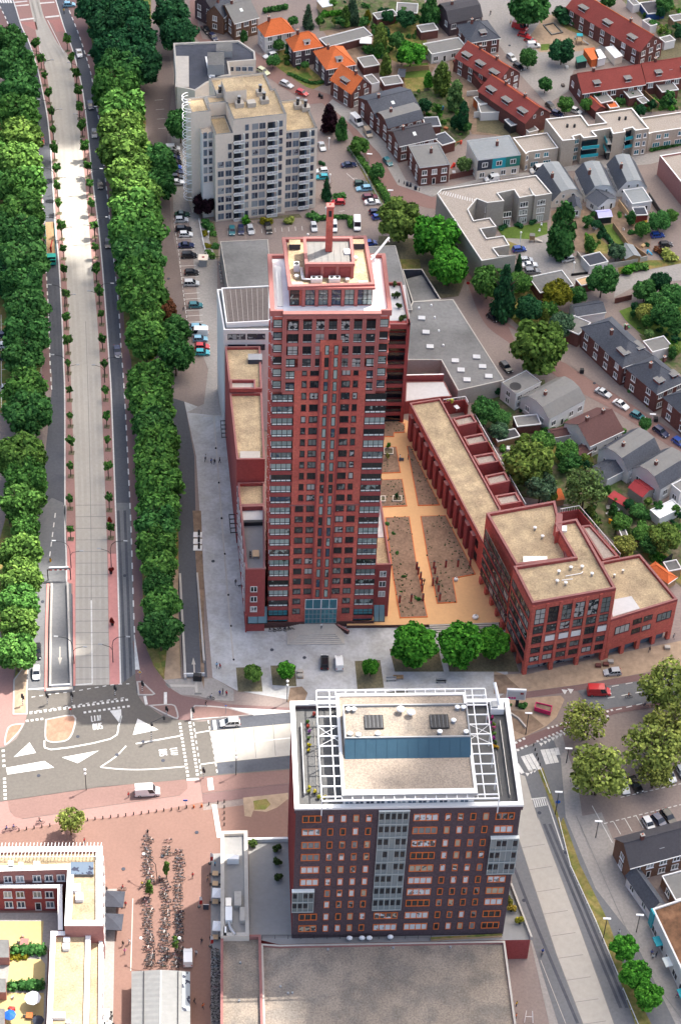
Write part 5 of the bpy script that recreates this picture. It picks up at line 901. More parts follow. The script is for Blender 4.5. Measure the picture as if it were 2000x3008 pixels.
sheet('yard','yellow_tile',6,'R',-200,800,338,800,325,1018,-200,1015);sheet('yard','yellow_tile',7,'R',80,1090,320,1090,350,1130,345,1280,60,1282);sheet('yard','paving_grey',5,'R',-200,735,470,735,440,1010,370,1020,350,1589,340,2200,-200,2200);sheet('yard','yellow_tile',7,'R',-200,1350,340,1350,330,2200,-200,2200)
for(x0,y0,x1,y1,h,lb)in((-80,940,72,1078,2.6,'moss green flat garden shed beside the yellow yard'),(-80,1240,48,1345,2.6,'green flat garden shed below the first hedge'),(-80,1470,40,1589,2.6,'grey flat garden shed at the lower left frame edge')):
 s_=thing('garden_shed',lb,'shed',tuple(P('R',(x0+x1)/2,y1,0)));roofbox(s_,'R',x0,y0,x1,y1,0,h,'brick_pink','wall','felt_grey')
CS=thing('market_shed','long shed with a grey corrugated pitched roof on the plaza','shed',tuple(P('R',1240,1400,0)));m=MB();r0,r1,r2,r3=(P('R',1012,1185,4.0),P('R',1235,1172,5.2),P('R',1462,1185,4.0),P('R',1005,2300,4.0));r4,r5=P('R',1228,2300,5.2),P('R',1462,2300,4.0)
n=26
def cor(a,c,d_,e_):
 for i in range(n):
  t0,t1,tm=i/n,(i+1)/n,(i+.5)/n
  for s0,s1,z0,z1 in((t0,tm,0,.08),(tm,t1,.08,0)):m.face([tuple(a+(d_-a)*s0+[0,0,z0]),tuple(a+(d_-a)*s1+[0,0,z1]),tuple(c+(e_-c)*s1+[0,0,z1]),tuple(c+(e_-c)*s0+[0,0,z0])],'corrugated',True)
cor(r0,r1,r3,r4);cor(r1,r2,r4,r5);m.build('roof',CS);m=MB();m.prism([tuple(inset([r0,r2,r5,r3],.5)[i])for i in range(4)],0,3.85,'cream_wall','dark_metal',raw=True);m.build('wall',CS)
m=MB()
for x in(1107,1236,1370):m.tube(tuple(P('R',x,1180,5.25 if x==1236 else 4.75)),tuple(P('R',x-8,2300,5.25 if x==1236 else 4.75)),.1,'white_metal' if x==1236 else 'dark_metal',4)
m.build('ridge',CS);m=MB();q=[P('R',1400,1190,4.5),P('R',1460,1190,4.15),P('R',1460,1490,4.15),P('R',1398,1490,4.5)];m.face([tuple(p)for p in q],'glass_flat',True);m.build('rooflight',CS)
th,q=polyb('shop','white walled shop with blue trim and a mossy brown flat roof, lower right','shop',5.5,'white_wall','moss','white_wall','Z',1325,765,1700,640,2300,1200,1700,1560,pw=.35,ph=.4)
m=MB();a,c=q[0],q[3];u=(c-a)/np.linalg.norm(c-a);n_=np.array([u[1],-u[0]])
n_=n_ if n_[0]<0 else-n_
m.prism([tuple(a),tuple(a+u*1.5),tuple(a+u*1.5+n_*.35),tuple(a+n_*.35)],1,5.6,'teal_panel',raw=True);m.build('sign_column',th)
for t,mt in((.2,'teal_panel'),(.42,'white_panel'),(.75,'teal_panel')):m=MB();b0=a+(c-a)*t;m.prism([tuple(b0),tuple(b0+u*2.2),tuple(b0+u*2.2+n_*1.4),tuple(b0+n_*1.4)],2.4,2.6,mt,raw=True);m.build('awning',th)
wall_windows(th,a,c,(.5,),6,winmesh(2.2,1.9,2,1,'white_paint','glass_dark',.1,.08))if n_@np.array([u[1],-u[0]])>0 else wall_windows(th,c,a,(.5,),6,winmesh(2.2,1.9,2,1,'white_paint','glass_dark',.1,.08))
th,q=polyb('warehouse','red brick flat roofed building cut by the right frame edge, behind the white houses','building',6.5,'brick_pink','gravel_grey','white_paint','D',1402,1193,2100,1080,2300,1500,1760,1640,pw=.4);bpk=q
hw=winmesh(1.55,1.65,2,1,'white_paint','glass',.16,.1,'white_paint');hs=winmesh(.9,1.2,1,1,'white_paint','glass',.14,.1);hd=winmesh(1.0,2.1,1,1,'white_paint','glass_dark',.12,.08)
def house(label,w,ze,p0,p1,p3,kind,hr,wall,roof,name='house',cat='house',ov=.35,chim=1,sky_=0,dorm=0,rows=None,inb=.0,win_=hw,w1=None,w3=None,door=True,group=None):
 """front eave p0->p1 and the back corner over p0 sighted at eave height; the roof rises hr above it"""
 a,c,e=P(w,*p0,ze)[:2],P(w1 or w,*p1,ze)[:2],P(w3 or w,*p3,ze)[:2]
 u=c-a;L=np.linalg.norm(u);u=u/L;v=np.array([-u[1],u[0]]);D=max(3.0,(e-a)@v);yaw=math.atan2(u[1],u[0]);F_=Frame(a,yaw)
 th=thing(name,label,cat,(*(a+u*L/2),0),0,group);m=MB(F_);m.box(0,L,0,D,0,ze,wall,roof if kind=='flat' else None)
 R_=MB(F_);z0,z1=ze-.05,ze+hr;o=ov
 if kind=='gable':
  R_.face([(-o,-o,z0),(L+o,-o,z0),(L+o,D/2,z1),(-o,D/2,z1)],roof);R_.face([(L+o,D+o,z0),(-o,D+o,z0),(-o,D/2,z1),(L+o,D/2,z1)],roof)
  for x in(.001,L-.001):m.face([(x,0,ze),(x,D,ze),(x,D/2,z1-.12)],wall)
  R_.tube((-o,D/2,z1),(L+o,D/2,z1),.14,roof,5);rp=lambda x,t:(x,D/2*t,z0+(z1-z0)*t+.05)
 elif kind=='gableD':
  R_.face([(-o,-o,z0),(L/2,-o,z1),(L/2,D+o,z1),(-o,D+o,z0)],roof);R_.face([(L+o,-o,z0),(L+o,D+o,z0),(L/2,D+o,z1),(L/2,-o,z1)],roof)
  for y in(.001,D-.001):m.face([(0,y,ze),(L,y,ze),(L/2,y,z1-.12)],wall)
  R_.tube((L/2,-o,z1),(L/2,D+o,z1),.14,'tiles_orange' if roof=='tiles_red' else roof,5);rp=None
 elif kind=='hip':
  s=min(D,L)/2;r=[(s,D/2,z1),(L-s,D/2,z1)]if L>=D else[(L/2,s,z1),(L/2,D-s,z1)]
  c4=[(-o,-o,z0),(L+o,-o,z0),(L+o,D+o,z0),(-o,D+o,z0)]
  if L>=D:fs=[(c4[0],c4[1],r[1],r[0]),(c4[1],c4[2],r[1]),(c4[2],c4[3],r[0],r[1]),(c4[3],c4[0],r[0])]
  else:fs=[(c4[0],c4[1],r[0]),(c4[1],c4[2],r[1],r[0]),(c4[2],c4[3],r[1]),(c4[3],c4[0],r[0],r[1])]
  for f in fs:R_.face(list(f),roof)
  for i,cc in enumerate(c4):R_.tube(cc,min(r,key=lambda k:(k[0]-cc[0])**2+(k[1]-cc[1])**2),.12,roof,4)
  R_.tube(r[0],(r[1][0]+.01,r[1][1]+.01,r[1][2]),.13,roof,5);rp=lambda x,t:(x,D/2*t,z0+(z1-z0)*t+.05)
 elif kind in('mans','mansD'):
  lid='roof_grey' if kind=='mansD' else 'roof_lid' if roof=='slate' else roof;k=.25
  if kind=='mans':
   y1,y2=D*k,D*(1-k);R_.face([(-o,-.1,z0),(L+o,-.1,z0),(L+o,y1,z1-.45),(-o,y1,z1-.45)],roof);R_.face([(L+o,D+.1,z0),(-o,D+.1,z0),(-o,y2,z1-.45),(L+o,y2,z1-.45)],roof)
   R_.face([(-o,y1,z1-.45),(L+o,y1,z1-.45),(L+o,D/2,z1),(-o,D/2,z1)],lid);R_.face([(L+o,y2,z1-.45),(-o,y2,z1-.45),(-o,D/2,z1),(L+o,D/2,z1)],lid)
   for x in(.001,L-.001):m.face([(x,0,ze),(x,D,ze),(x,y2,z1-.55),(x,D/2,z1-.1),(x,y1,z1-.55)],wall)
  else:
   x1,x2=L*k,L*(1-k);R_.face([(-.1,-o,z0),(x1,-o,z1-.45),(x1,D+o,z1-.45),(-.1,D+o,z0)],roof);R_.face([(L+.1,-o,z0),(L+.1,D+o,z0),(x2,D+o,z1-.45),(x2,-o,z1-.45)],roof)
   R_.face([(x1,-o,z1-.45),(L/2,-o,z1),(L/2,D+o,z1),(x1,D+o,z1-.45)],lid);R_.face([(x2,-o,z1-.45),(x2,D+o,z1-.45),(L/2,D+o,z1),(L/2,-o,z1)],lid)
   for y in(.001,D-.001):m.face([(0,y,ze),(L,y,ze),(x2,y,z1-.55),(L/2,y,z1-.1),(x1,y,z1-.55)],wall)
  rp=None
 elif kind=='flat':parapet(R_,[tuple(F_.W(p)[:2])for p in((-.1,-.1,0),(L+.1,-.1,0),(L+.1,D+.1,0),(-.1,D+.1,0))],ze-.02,ze+.28,'white_paint','white_paint' if hr==0 else roof,.22);rp=None
 elif kind=='shed':R_.face([(-o,-o,z0),(L+o,-o,z0),(L+o,D+o,z1),(-o,D+o,z1)],roof);R_.face([(-o,D+o,z1),(L+o,D+o,z1),(L+o,D+o,ze-.1),(-o,D+o,ze-.1)],wall);rp=None
 m.build('wall',th);R_.build('roof',th)
 if kind in('gable','hip'):g_=MB(F_);g_.box(-o,L+o,-o-.12,-o-.002,z0-.16,z0+.02,'white_paint');g_.build('gutter',th)
 if kind in('gableD','mansD')and wall=='white_wall':pass
 rows=rows if rows is not None else([ze-2.0,ze-4.7]if ze>4.6 else[max(.5,ze-2.1)])
 n=max(1,int(L/2.6));n2=max(1,int(D/4))
 for ri,z in enumerate(rows):
  for i in range(n):
   x=L*(i+.5)/n;isd=door and ri==len(rows)-1 and i%3==1 and z<2.6
   place('door' if isd else 'window',hd if isd else win_,th,F_.W((x,0,.05 if isd else z)),yaw)
  for i in range(n2):place('window',win_,th,F_.W((0,D-D*(i+.5)/n2,z)),yaw-math.pi/2)
 if kind in('gableD','mansD')and hr>2:
  for x in(L*.35,L*.65):place('window',hs,th,F_.W((x,0,ze+.4)),yaw)
 for i in range(chim):
  k=MB(F_);x,y,zb=(L*(.25+.5*i),D*.5,z1-.5)if kind!='gableD' else(L*.5,D*(.3+.4*i),z1-.5)
  if kind=='flat':x,y,zb=L*.6,D*.6,ze-.02
  k.box(x-.35,x+.35,y-.3,y+.3,zb,zb+1.6,'brick_house');k.box(x-.42,x+.42,y-.36,y+.36,zb+1.602,zb+1.75,'slab_light');k.tube((x,y,zb+1.75),(x,y,zb+2.05),.14,'tiles_orange',6);k.build('chimney',th)
 if sky_ and rp:
  for i in range(sky_):x,y,z=rp(L*(i+.6)/(sky_+.2),.55);k=MB(F_);s_=(z1-z0)/(D/2+o);k.face([(x-.45,y-.5,z-.5*s_+.06),(x+.45,y-.5,z-.5*s_+.06),(x+.45,y+.5,z+.5*s_+.06),(x-.45,y+.5,z+.5*s_+.06)],'white_panel');k.box(x-.55,x+.55,y-.6,y-.5,z-.6*s_-.1,z-.5*s_+.1,'grey_metal');k.build('skylight',th)
 def dormer(x,y,z,wd,ht,dp,a_=0):
  f4=Frame(F_.W((x,y,0)),yaw+a_);k=MB(f4);k.box(-wd/2,wd/2,0,dp,z,z+ht,wall if wall!='brick_dark' else 'white_wall');k.box(-wd/2-.15,wd/2+.15,-.2,dp,z+ht+.002,z+ht+.16,'white_paint','roof_lid');d_=k.build('dormer',th)
  n_=max(1,int(wd/1.2));k=MB(f4)
  for i in range(n_):xx=-wd/2+wd*(i+.5)/n_;k.box(xx-.42,xx+.42,-.06,-.002,z+.2,z+ht-.15,'glass_dark')
  k.box(-wd/2,wd/2,-.1,-.062,z+.05,z+.2,'white_paint');k.build('window',d_)
 for i in range(dorm):
  t=(i+.5)/dorm
  if kind in('gable','hip','mans'):dormer(L*t,D*.1,ze+hr*.22,min(1.9,L/dorm*.5),1.2,D*.18)
  else:dormer(L*.1,D*(1-t),ze+hr*.22,min(3.0,D/dorm*.5),1.2,L*.17,-math.pi/2)
 if kind=='hip' and L>11 and ze>6:
  for i in range(int(L/5.5)):
   x=L*(i+.5)/int(L/5.5)+1;k=MB(F_);k.box(x-1.2,x+1.2,-1.0,-.004,0,2.9,'white_paint','roof_lid');y_=k.build('bay_window',th);k=MB(F_)
   for j in range(3):k.box(x-1.05+j*.72,x-.45+j*.72,-1.03,-1.003,1.0,2.5,'glass_dark')
   k.build('pane',y_)
 return th
H=house
H('brown brick house with a grey gable roof and one skylight, top left','B',6.0,(595,213),(808,158),(468,40),'gable',3.2,'brick_brown','roof_lid',sky_=1);H('narrow dark brick house with a steep slate roof beside the brown brick house','B',6,(490,160),(600,60),(395,60),'gable',3.4,'brick_brown','slate',chim=1);H('dark gabled brick house at the top left street corner','B',6,(395,100),(560,20),(310,-30),'gable',3.5,'brick_dark','tiles_dark',sky_=1)
H('white villa with an orange hipped roof and tall grey chimney','B',5.8,(876,336),(1137,287),(790,250),'hip',3.6,'white_wall','tiles_orange');H('dark brick villa with an orange-red pyramid roof and two dormers','B',5.8,(1140,468),(1397,424),(1058,372),'hip',3.8,'brick_dark','tiles_orange',dorm=1);H('dark brick villa with a bright orange hipped roof behind the steep orange gabled house','C',5.8,(155,530),(372,492),(38,400),'hip',3.8,'brick_dark','tiles_orange',dorm=1)
H('steep orange gabled house with white bay windows on the bend','C',5.0,(345,720),(500,655),(172,620),'gableD',3.9,'brick_house','tiles_orange',dorm=1)
for lb,p0,p1,p3,k,rf in(('dark slated terraced house with one white skylight, uppermost of its terrace',(540,900),(860,820),(388,750),'gable','slate'),('terraced house with a flat grey top and a dark lower roof, second of its terrace',(632,985),(895,912),(553,868),'mans','slate'),('terraced house with a dark brown roof and white end coping, third of its terrace',(715,1120),(990,1058),(640,1002),'gable','tiles_dark')):H(lb,'C',5.6,p0,p1,p3,k,2.4,'brick_house',rf,chim=1,sky_=1)
H('red brick corner house with a grey flat roof and red door','C',6.0,(870,1290),(1097,1262),(738,1130),'flat',.5,'brick_house','roof_lid',rows=[3.4,.7],chim=1)
sh=H('shop house with black and turquoise panels under a flat grey roof','D',6.6,(8,1232),(335,1190),(1222,1085),'flat',.5,'cream_wall','roof_grey',w3='C',rows=[.7],chim=1)
a,c=P('D',8,1232,6.6)[:2],P('D',335,1190,6.6)[:2];fs_=Frame(a,math.atan2(*(c-a)[::-1]));Ls_=np.linalg.norm(c-a)
for t0,t1,mt in((0,.34,'felt_dark'),(.345,.66,'teal_panel'),(.665,1,'shop_green')):mat('shop_green',(.03,.2,.16),.6,.06,1);m=MB(fs_);m.box(Ls_*t0,Ls_*t1,-.12,-.003,3.2,6.5,mt);pn=m.build('facade_panel',sh);place('window',winmesh(1.7,1.6,2,1,'white_paint','glass',.16,.1),sh,fs_.W((Ls_*(t0+t1)/2,-.13,4.1)),fs_.yaw)
for i,(lb,w0,p0,p1,p3,w3,wl_)in enumerate((('grey gambrel roofed house, leftmost of three in the row','E',(575,235),(815,198),(490,22),'E','cream_wall'),('white house with a gambrel roof and slate lean-to, middle of three in the row','E',(833,190),(1072,172),(734,15),'E','white_wall'),('white gambrel roofed house with two attic windows, rightmost of three in the row','E',(1082,150),(1305,135),(980,-40),'E','white_wall'))):H(lb,w0,2.4,p0,p1,p3,'mansD',3.3,wl_,'slate',rows=[1.2],win_=hs)
H('slate roofed lean-to behind the middle white gambrel house','E',3.0,(930,275),(1068,215),(885,195),'gableD',1.5,'white_wall','slate',name='annexe',cat='annexe',chim=0,rows=[.8]);H('flat grey extension with red rear wall behind the rightmost gambrel house','E',3.2,(1190,262),(1340,240),(1118,158),'flat',0,'white_wall','roof_grey',name='annexe',cat='annexe',chim=0,rows=[.8]);H('dark pitched extension behind the grey gambrel house','E',2.8,(720,300),(800,300),(640,225),'gableD',1.5,'cream_wall','slate',name='annexe',cat='annexe',chim=0,rows=[.8])
H('terrace with long red tiled roof and white dormers, upper part beside the square','D',5.0,(150,640),(330,560),(1250,395),'gableD',3.8,'brick_house','tiles_red',w3='C',dorm=3,chim=2);H('terrace with long red tiled roof and white dormers, lower part with a bare gable end','D',5.0,(372,945),(562,865),(160,640),'gableD',3.8,'brick_house','tiles_red',dorm=3,chim=2,rows=[])
H('red roofed terrace with white bays at the top right corner beside the playground','D',5.4,(1250,395),(1425,318),(900,-30),'gableD',4.0,'brick_house','tiles_red',dorm=3,chim=1);H('red roofed row with cream dormers in front of the playground, left part','D',4.6,(812,715),(1285,645),(735,580),'gable',3.8,'brick_house','tiles_red',dorm=2,sky_=2);H('red roofed row with cream dormers in front of the playground, right part','D',4.6,(1302,630),(1700,570),(1268,500),'gable',3.8,'brick_house','tiles_red',dorm=2,sky_=1)
H('black gambrel house with white gable edge at the top of the square','C',4.5,(1100,180),(1345,130),(1020,60),'mans',3.5,'brick_dark','tiles_dark');H('villa with a grey hipped slate roof and paired dormers beside the square','C',5.0,(1250,325),(1480,290),(1125,200),'hip',3.6,'brick_house','slate',dorm=1);H('small white outhouse with a steep gable in the gardens','C',3.2,(960,420),(1230,370),(895,340),'flat',0,'white_wall','roof_lid',name='outhouse',cat='outhouse',chim=0,rows=[.8])
H('brick terrace with slate hipped roof, left of three along the street','E',6.2,(1118,1508),(1345,1425),(797,1212),'hip',3.6,'brick_house','slate',dorm=2,chim=2,rows=[4.0,1.0]);H('brick terrace with slate hipped roof, middle of three along the street','K',6.2,(1380,405),(1590,310),(1140,215),'hip',3.6,'brick_house','slate',dorm=2,chim=2,rows=[4.0,1.0]);H('brick terrace with slate roof at the right frame edge, last of three','K',6.2,(1640,620),(1830,540),(1418,445),'hip',3.4,'brick_house','slate',dorm=1,rows=[4.0,1.0])
H('white rendered house with a grey corrugated roof and brick rear','K',4.4,(560,600),(828,455),(375,410),'mans',2.6,'white_wall','roof_lid',rows=[1.4]);H('white house with a red-brown tiled roof and two small chimneys','K',4.2,(868,805),(1115,690),(690,625),'gable',3.2,'white_wall','tiles_brown',rows=[1.4],chim=2);H('white gambrel house with a weathered grey roof','K',4.2,(1165,1000),(1400,850),(975,815),'mans',3.0,'white_wall','slate',rows=[1.4]);H('pale gambrel house with a plain grey roof near the right frame edge','K',4.2,(1412,1140),(1640,1000),(1215,965),'mans',3.0,'white_wall','slate',rows=[1.4])
H('white flat roofed house at the right frame edge above the gardens','K',5.0,(1560,1165),(1760,1060),(1450,1150),'flat',0,'white_wall','roof_lid',chim=0,rows=[1.5]);H('small two storey annexe with a round black hole in its flat roof','K',5.2,(300,415),(490,320),(170,335),'flat',.5,'white_wall','roof_lid',name='annexe',cat='annexe',chim=0,rows=[2.8,.6]);p=P('K',295,350,5.3);m=MB();m.tube((p[0],p[1],5.22),(p[0],p[1],5.3),1.5,'dark_metal',12);m.build('roof_light_well',None,'round black light well sunk in the small flat roof','light well')
H('house with a dark tiled roof and brown gable at the lower right edge','Z',5.2,(1145,418),(1700,270),(1012,185),'gable',3.2,'brick_brown','tiles_dark',sky_=1,chim=1);H('slate roofed side wing with white windows at the lower right edge','Z',3.0,(1310,780),(1425,735),(1120,495),'gableD',2.0,'white_wall','slate',name='side_wing',cat='house wing',chim=0,rows=[.9])
H('flat dark roofed rear extension behind the dark tiled house','Z',3.0,(1520,700),(1700,650),(1405,500),'flat',0,'brick_brown','roof_lid',name='annexe',cat='annexe',chim=0,rows=[.8])
def shed(lb,w,p0,p1,p3,h=2.6,wall='brick_house',roof='roof_lid',kind='flat',hr=0,win=()):H(lb,w,h,p0,p1,p3,kind,hr,wall,roof,name='garden_shed',cat='shed',chim=0,rows=list(win),ov=.2)
for a_ in(('long flat grey garage row with a white door behind the orange roofs','C',(165,365),(505,275),(100,300)),('grey flat shed between the orange villas','C',(440,520),(560,500),(350,455)),('white framed flat shed behind the orange gabled house','C',(500,650),(560,635),(430,590),2.8,'white_wall'),('blue roofed garden shed on the long lawn','C',(700,585),(750,590),(665,540),2.2,'wood','slate','shed',.8),('low grey shed with a glazed lid among the gardens','C',(600,660),(740,640),(570,600)),('brick shed with a pale flat roof behind the white outhouse','C',(880,250),(1010,230),(845,200),2.8),('cream flat shed with a white blind at the top edge','C',(125,60),(200,45),(80,10),2.6,'wood_light','white_panel'),('flat brown roofed shed near the top edge','C',(690,95),(850,105),(645,20)),('grey flat shed near the top edge behind the tall tree','C',(545,150),(700,120),(540,100)),('dark slate rear extension of the terrace','C',(1030,970),(1005,900),(890,905),3.0,'brick_house','slate'),('black roofed rear extension with a white fascia','C',(1040,1120),(1140,1090),(985,1040),3.0,'brick_house','slate'),('orange brick garden house with a grey flat roof','C',(1330,810),(1430,790),(1285,750),2.7,'tiles_orange'),('small red lean-to roof behind the long red terrace, topmost','C',(1220,520),(1260,490),(1165,455),3,'brick_house','tiles_red','shed',.8),('small red lean-to roof behind the long red terrace, middle','C',(1340,640),(1400,625),(1275,580),3,'brick_house','tiles_red','shed',.8),('small red lean-to roof behind the long red terrace, third from the square','C',(1440,790),(1480,770),(1390,720),3,'brick_house','tiles_red','shed',.8),('flat kitchen extension with white fascia behind the red terrace','C',(1340,520),(1270,530),(1235,450),2.8),('long pale lean-to with a skylight among the backyards','D',(30,870),(250,860),(0,800),2.6,'white_wall'),('glass roofed lean-to beside the bare gable end','D',(260,970),(370,940),(225,920),2.6,'dark_metal','glass_flat'),('pale flat shed below the bare gable end','D',(400,1020),(470,1000),(385,980),2.4,'cream_wall'),('flat cream roofed kitchen behind the red row, leftmost','D',(950,795),(1045,775),(885,735),3.0),('flat cream roofed kitchen behind the red row, middle','D',(1170,755),(1275,735),(1110,695),3.0),('flat cream roofed kitchen behind the red row, rightmost','D',(1420,710),(1545,690),(1375,640),3.0),('small flat shed with pale lid below the middle kitchen','D',(1270,800),(1325,785),(1225,765),2.4),('red gabled shed at the left end of the red row','D',(910,850),(985,830),(875,765),3.0,'brick_house','tiles_red','gableD',1.2),('rusty flat lean-to beside the red gabled shed','D',(1020,835),(1090,825),(1000,790),2.2,'wood','tiles_orange'),('white flat garden house near the top right corner','D',(1200,45),(1250,35),(1140,0),2.6,'white_wall'),('blue garden cabin in the top right gardens','D',(1310,110),(1440,95),(1290,20),2.2,'paint_blue','tiles_dark'),('white kitchen extension behind the playground terrace, upper','D',(1330,205),(1380,190),(1300,150),2.6,'white_wall'),('white kitchen extension behind the playground terrace, lower','D',(1440,330),(1520,310),(1420,290),2.6,'white_wall'),('brown shed at the top right frame edge','D',(1510,165),(1600,150),(1500,120),2.4,'wood'),('long grey garage with a flat roof beside the fan shaped yard','E',(485,945),(740,890),(425,820),2.6,'brick_house','felt_grey'),('low garage with a yellow board on its flat roof','E',(800,890),(900,865),(780,840),2.4,'brick_house','wood_light'),('grey slate barn beside the long terrace','E',(765,1120),(985,1085),(735,1030),3.0,'white_wall','slate','gable',1.2),('flat roofed annexe with white edge at the head of the terrace','E',(780,1265),(870,1175),(725,1140),4.0),('white walled garage with a dark flat roof behind the gardens','E',(865,740),(1005,705),(825,660),2.6,'white_wall','felt_dark'),('garden pavilion with a lilac tarpaulin roof','E',(935,360),(1035,350),(915,310),2.4,'dark_metal','lilac','gable',.7),('grey gabled garden cabin by the back fence','E',(1140,680),(1255,660),(1130,585),2.2,'wood','roof_grey','gableD',1.0),('red walled garden shed behind the rightmost gambrel house','E',(1215,350),(1310,345),(1200,290),2.4,'tiles_red','felt_dark'),('flat cream kitchen extension behind the left brick terrace','E',(1345,1400),(1500,1360),(1260,1320),2.8,'white_wall'),('flat brown shed behind the small annexe','K',(310,665),(490,645),(280,590),2.6),('red-brown lean-to beside the white house with brown tiles','K',(580,745),(715,720),(570,690),2.4,'white_wall','tiles_brown','gable',.9),('brown tiled outbuilding in front of the white house','K',(800,895),(885,840),(735,840),2.4,'brick_house','tiles_brown','gable',.8),('white gabled outbuilding with a slate roof','K',(1000,1060),(1118,1000),(895,965),3.0,'white_wall','slate','gable',1.6),('small outbuilding with a bright red felt roof','K',(1270,1200),(1360,1140),(1190,1110),2.8,'grey_brick','red_felt','gableD',1.0),('low red roofed shed in the backyards','K',(1170,1295),(1215,1255),(1030,1185),2.2,'grey_brick','red_felt','shed',.3),('white topped shed with patchy roof at the right edge','K',(1400,1370),(1568,1290),(1320,1310),2.4,'white_wall','white_panel'),('grey flat shed beside the wine garden wall','L',(1110,330),(1155,325),(985,265),2.2,'grey_brick'),('orange pavilion roof behind the red brick wing','L',(1465,685),(1530,640),(1340,545),2.4,'wood','tiles_orange','hip',1.0),('dark timber deck roof among the shrubs','K',(160,780),(330,740),(100,740),1.8,'wood','tiles_dark'),('flat dark shed at the right edge behind the red wing','L',(1470,600),(1568,580),(1420,540),2.4,'wood','felt_grey'),('orange tent roof hidden between the garden trees','K',(540,1235),(670,1215),(560,1170),2.2,'wood','tiles_orange','shed',.5)):
 if 'paint_blue' in a_:mat('paint_blue',(.03,.08,.25),.6,.1,1)
 if 'lilac' in a_:mat('lilac',(.5,.48,.75),.6,.05,1)
 if 'red_felt' in a_:mat('red_felt',(.35,.045,.05),.8,.1,1)
 shed(*a_)
def leafmesh(name,lobes,n,size,seed,flat=.35,core=.72):
 """leaf clumps scattered over the skins of many lobes, over a darker inner mass of foliage"""
 r=random.Random(seed);v,f,va=[],[],[];wsum=[l[3]**2 for l in lobes];tot=sum(wsum)
 for l,w in zip(lobes,wsum):
  cx,cy,cz,R0,sz=l;k=int(n*w/tot);lv=r.uniform(-.2,.2)
  for i in range(k):
   u=r.uniform(-1,1);t=r.uniform(0,2*math.pi);q=math.sqrt(1-u*u);d=Vector((q*math.cos(t),q*math.sin(t),u));rad_=R0*(1.1-.5*r.random()**1.5)*(1+.16*math.sin(7*t+3*u)*r.random())
   p=Vector((cx,cy,cz))+Vector((d.x*rad_,d.y*rad_,d.z*rad_*sz));nn=(d+Vector((r.gauss(0,.5),r.gauss(0,.5),r.gauss(.25,.5)))).normalized();a=nn.orthogonal().normalized();a.rotate(Matrix.Rotation(r.uniform(0,6.28),3,nn));b=nn.cross(a);s=size*r.uniform(.6,1.35);b0=len(v)
   for x,y in((-1,-.6),(.2,-1),(1,.1),(.3,.9),(-.7,.7)):pp=p+a*x*s+b*y*s-nn*(x*x+y*y)*s*flat;v.append(tuple(pp))
   f.append(tuple(range(b0,b0+5)));va.append(min(1,max(0,.42+lv+r.gauss(0,.22))))
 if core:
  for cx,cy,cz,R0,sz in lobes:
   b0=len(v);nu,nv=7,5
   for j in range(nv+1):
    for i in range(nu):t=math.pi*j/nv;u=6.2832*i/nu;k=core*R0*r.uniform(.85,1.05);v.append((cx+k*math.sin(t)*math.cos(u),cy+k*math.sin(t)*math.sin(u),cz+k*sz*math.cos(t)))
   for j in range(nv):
    for i in range(nu):f.append((b0+j*nu+i,b0+(j+1)*nu+i,b0+(j+1)*nu+(i+1)%nu,b0+j*nu+(i+1)%nu));va.append(r.uniform(.15,.45))  # inner shade put into the colour of the core
 me=bpy.data.meshes.new(name);me.from_pydata(v,[],f);me.materials.append(MATS['foliage']);at=me.attributes.new('leafvar','FLOAT','FACE');at.data.foreach_set('value',va);me.update();return me
def lobes_round(seed,n=30,sq=.85):
 r=random.Random(seed);out=[(0,0,.02,.62,.95)]
 for i in range(n):t=i*2.39996+r.uniform(-.3,.3);z=-.55+1.25*(i+.5)/n;q=math.sqrt(max(.05,1-(z*.95)**2))*r.uniform(.52,.76);out.append((q*math.cos(t),q*math.sin(t),z*sq,r.uniform(.17,.36),r.uniform(.7,1.05)))
 return out
def lobes_cone(seed,n=26):
 r=random.Random(seed);out=[]
 for i in range(n):h=(i+.3)/n;t=i*2.4+r.uniform(-.4,.4);w=(1-h)**.85;q=.55*w*r.uniform(.7,1.1);out.append((q*math.cos(t),q*math.sin(t),-1+2*h,.16+.34*w,.8))
 return out
def lobes_tall(seed,n=18):
 r=random.Random(seed);out=[(0,0,0,.5,1.3)]
 for i in range(n):h=(i+.5)/n;t=i*2.4+r.uniform(-.4,.4);w=math.sin(math.pi*(.14+.83*h))**.7*(1-.35*h);q=.52*w;out.append((q*math.cos(t),q*math.sin(t),-.95+1.85*h,.26+.2*w*r.random(),.95))
 return out
def lobes_bush(seed,n=9):
 r=random.Random(seed);return[(r.uniform(-.6,.6),r.uniform(-.55,.55),r.uniform(-.25,.35),r.uniform(.3,.5),r.uniform(.7,1))for i in range(n)]
CR=dict(airy=[leafmesh('crown',lobes_round(80+i,26,.85),2300,.055,80+i,core=0)for i in range(2)],round=[leafmesh('crown',lobes_round(i),5600,.072,i,core=.6)for i in range(5)],cone=[leafmesh('crown',lobes_cone(20+i),2600,.075,20+i)for i in range(2)],tall=[leafmesh('crown',lobes_tall(30+i),4200,.075,30+i,core=.6)for i in range(3)],small=[leafmesh('crown',lobes_round(40+i,7,1.0),420,.2,40+i,core=.6)for i in range(4)],sparse=[leafmesh('crown',lobes_round(50+i,24,.8),1700,.052,50+i,core=0)for i in range(2)],bush=[leafmesh('foliage',lobes_bush(60+i),700,.13,60+i)for i in range(4)],slim=[leafmesh('crown',lobes_tall(70+i,10),700,.13,70+i)for i in range(2)])
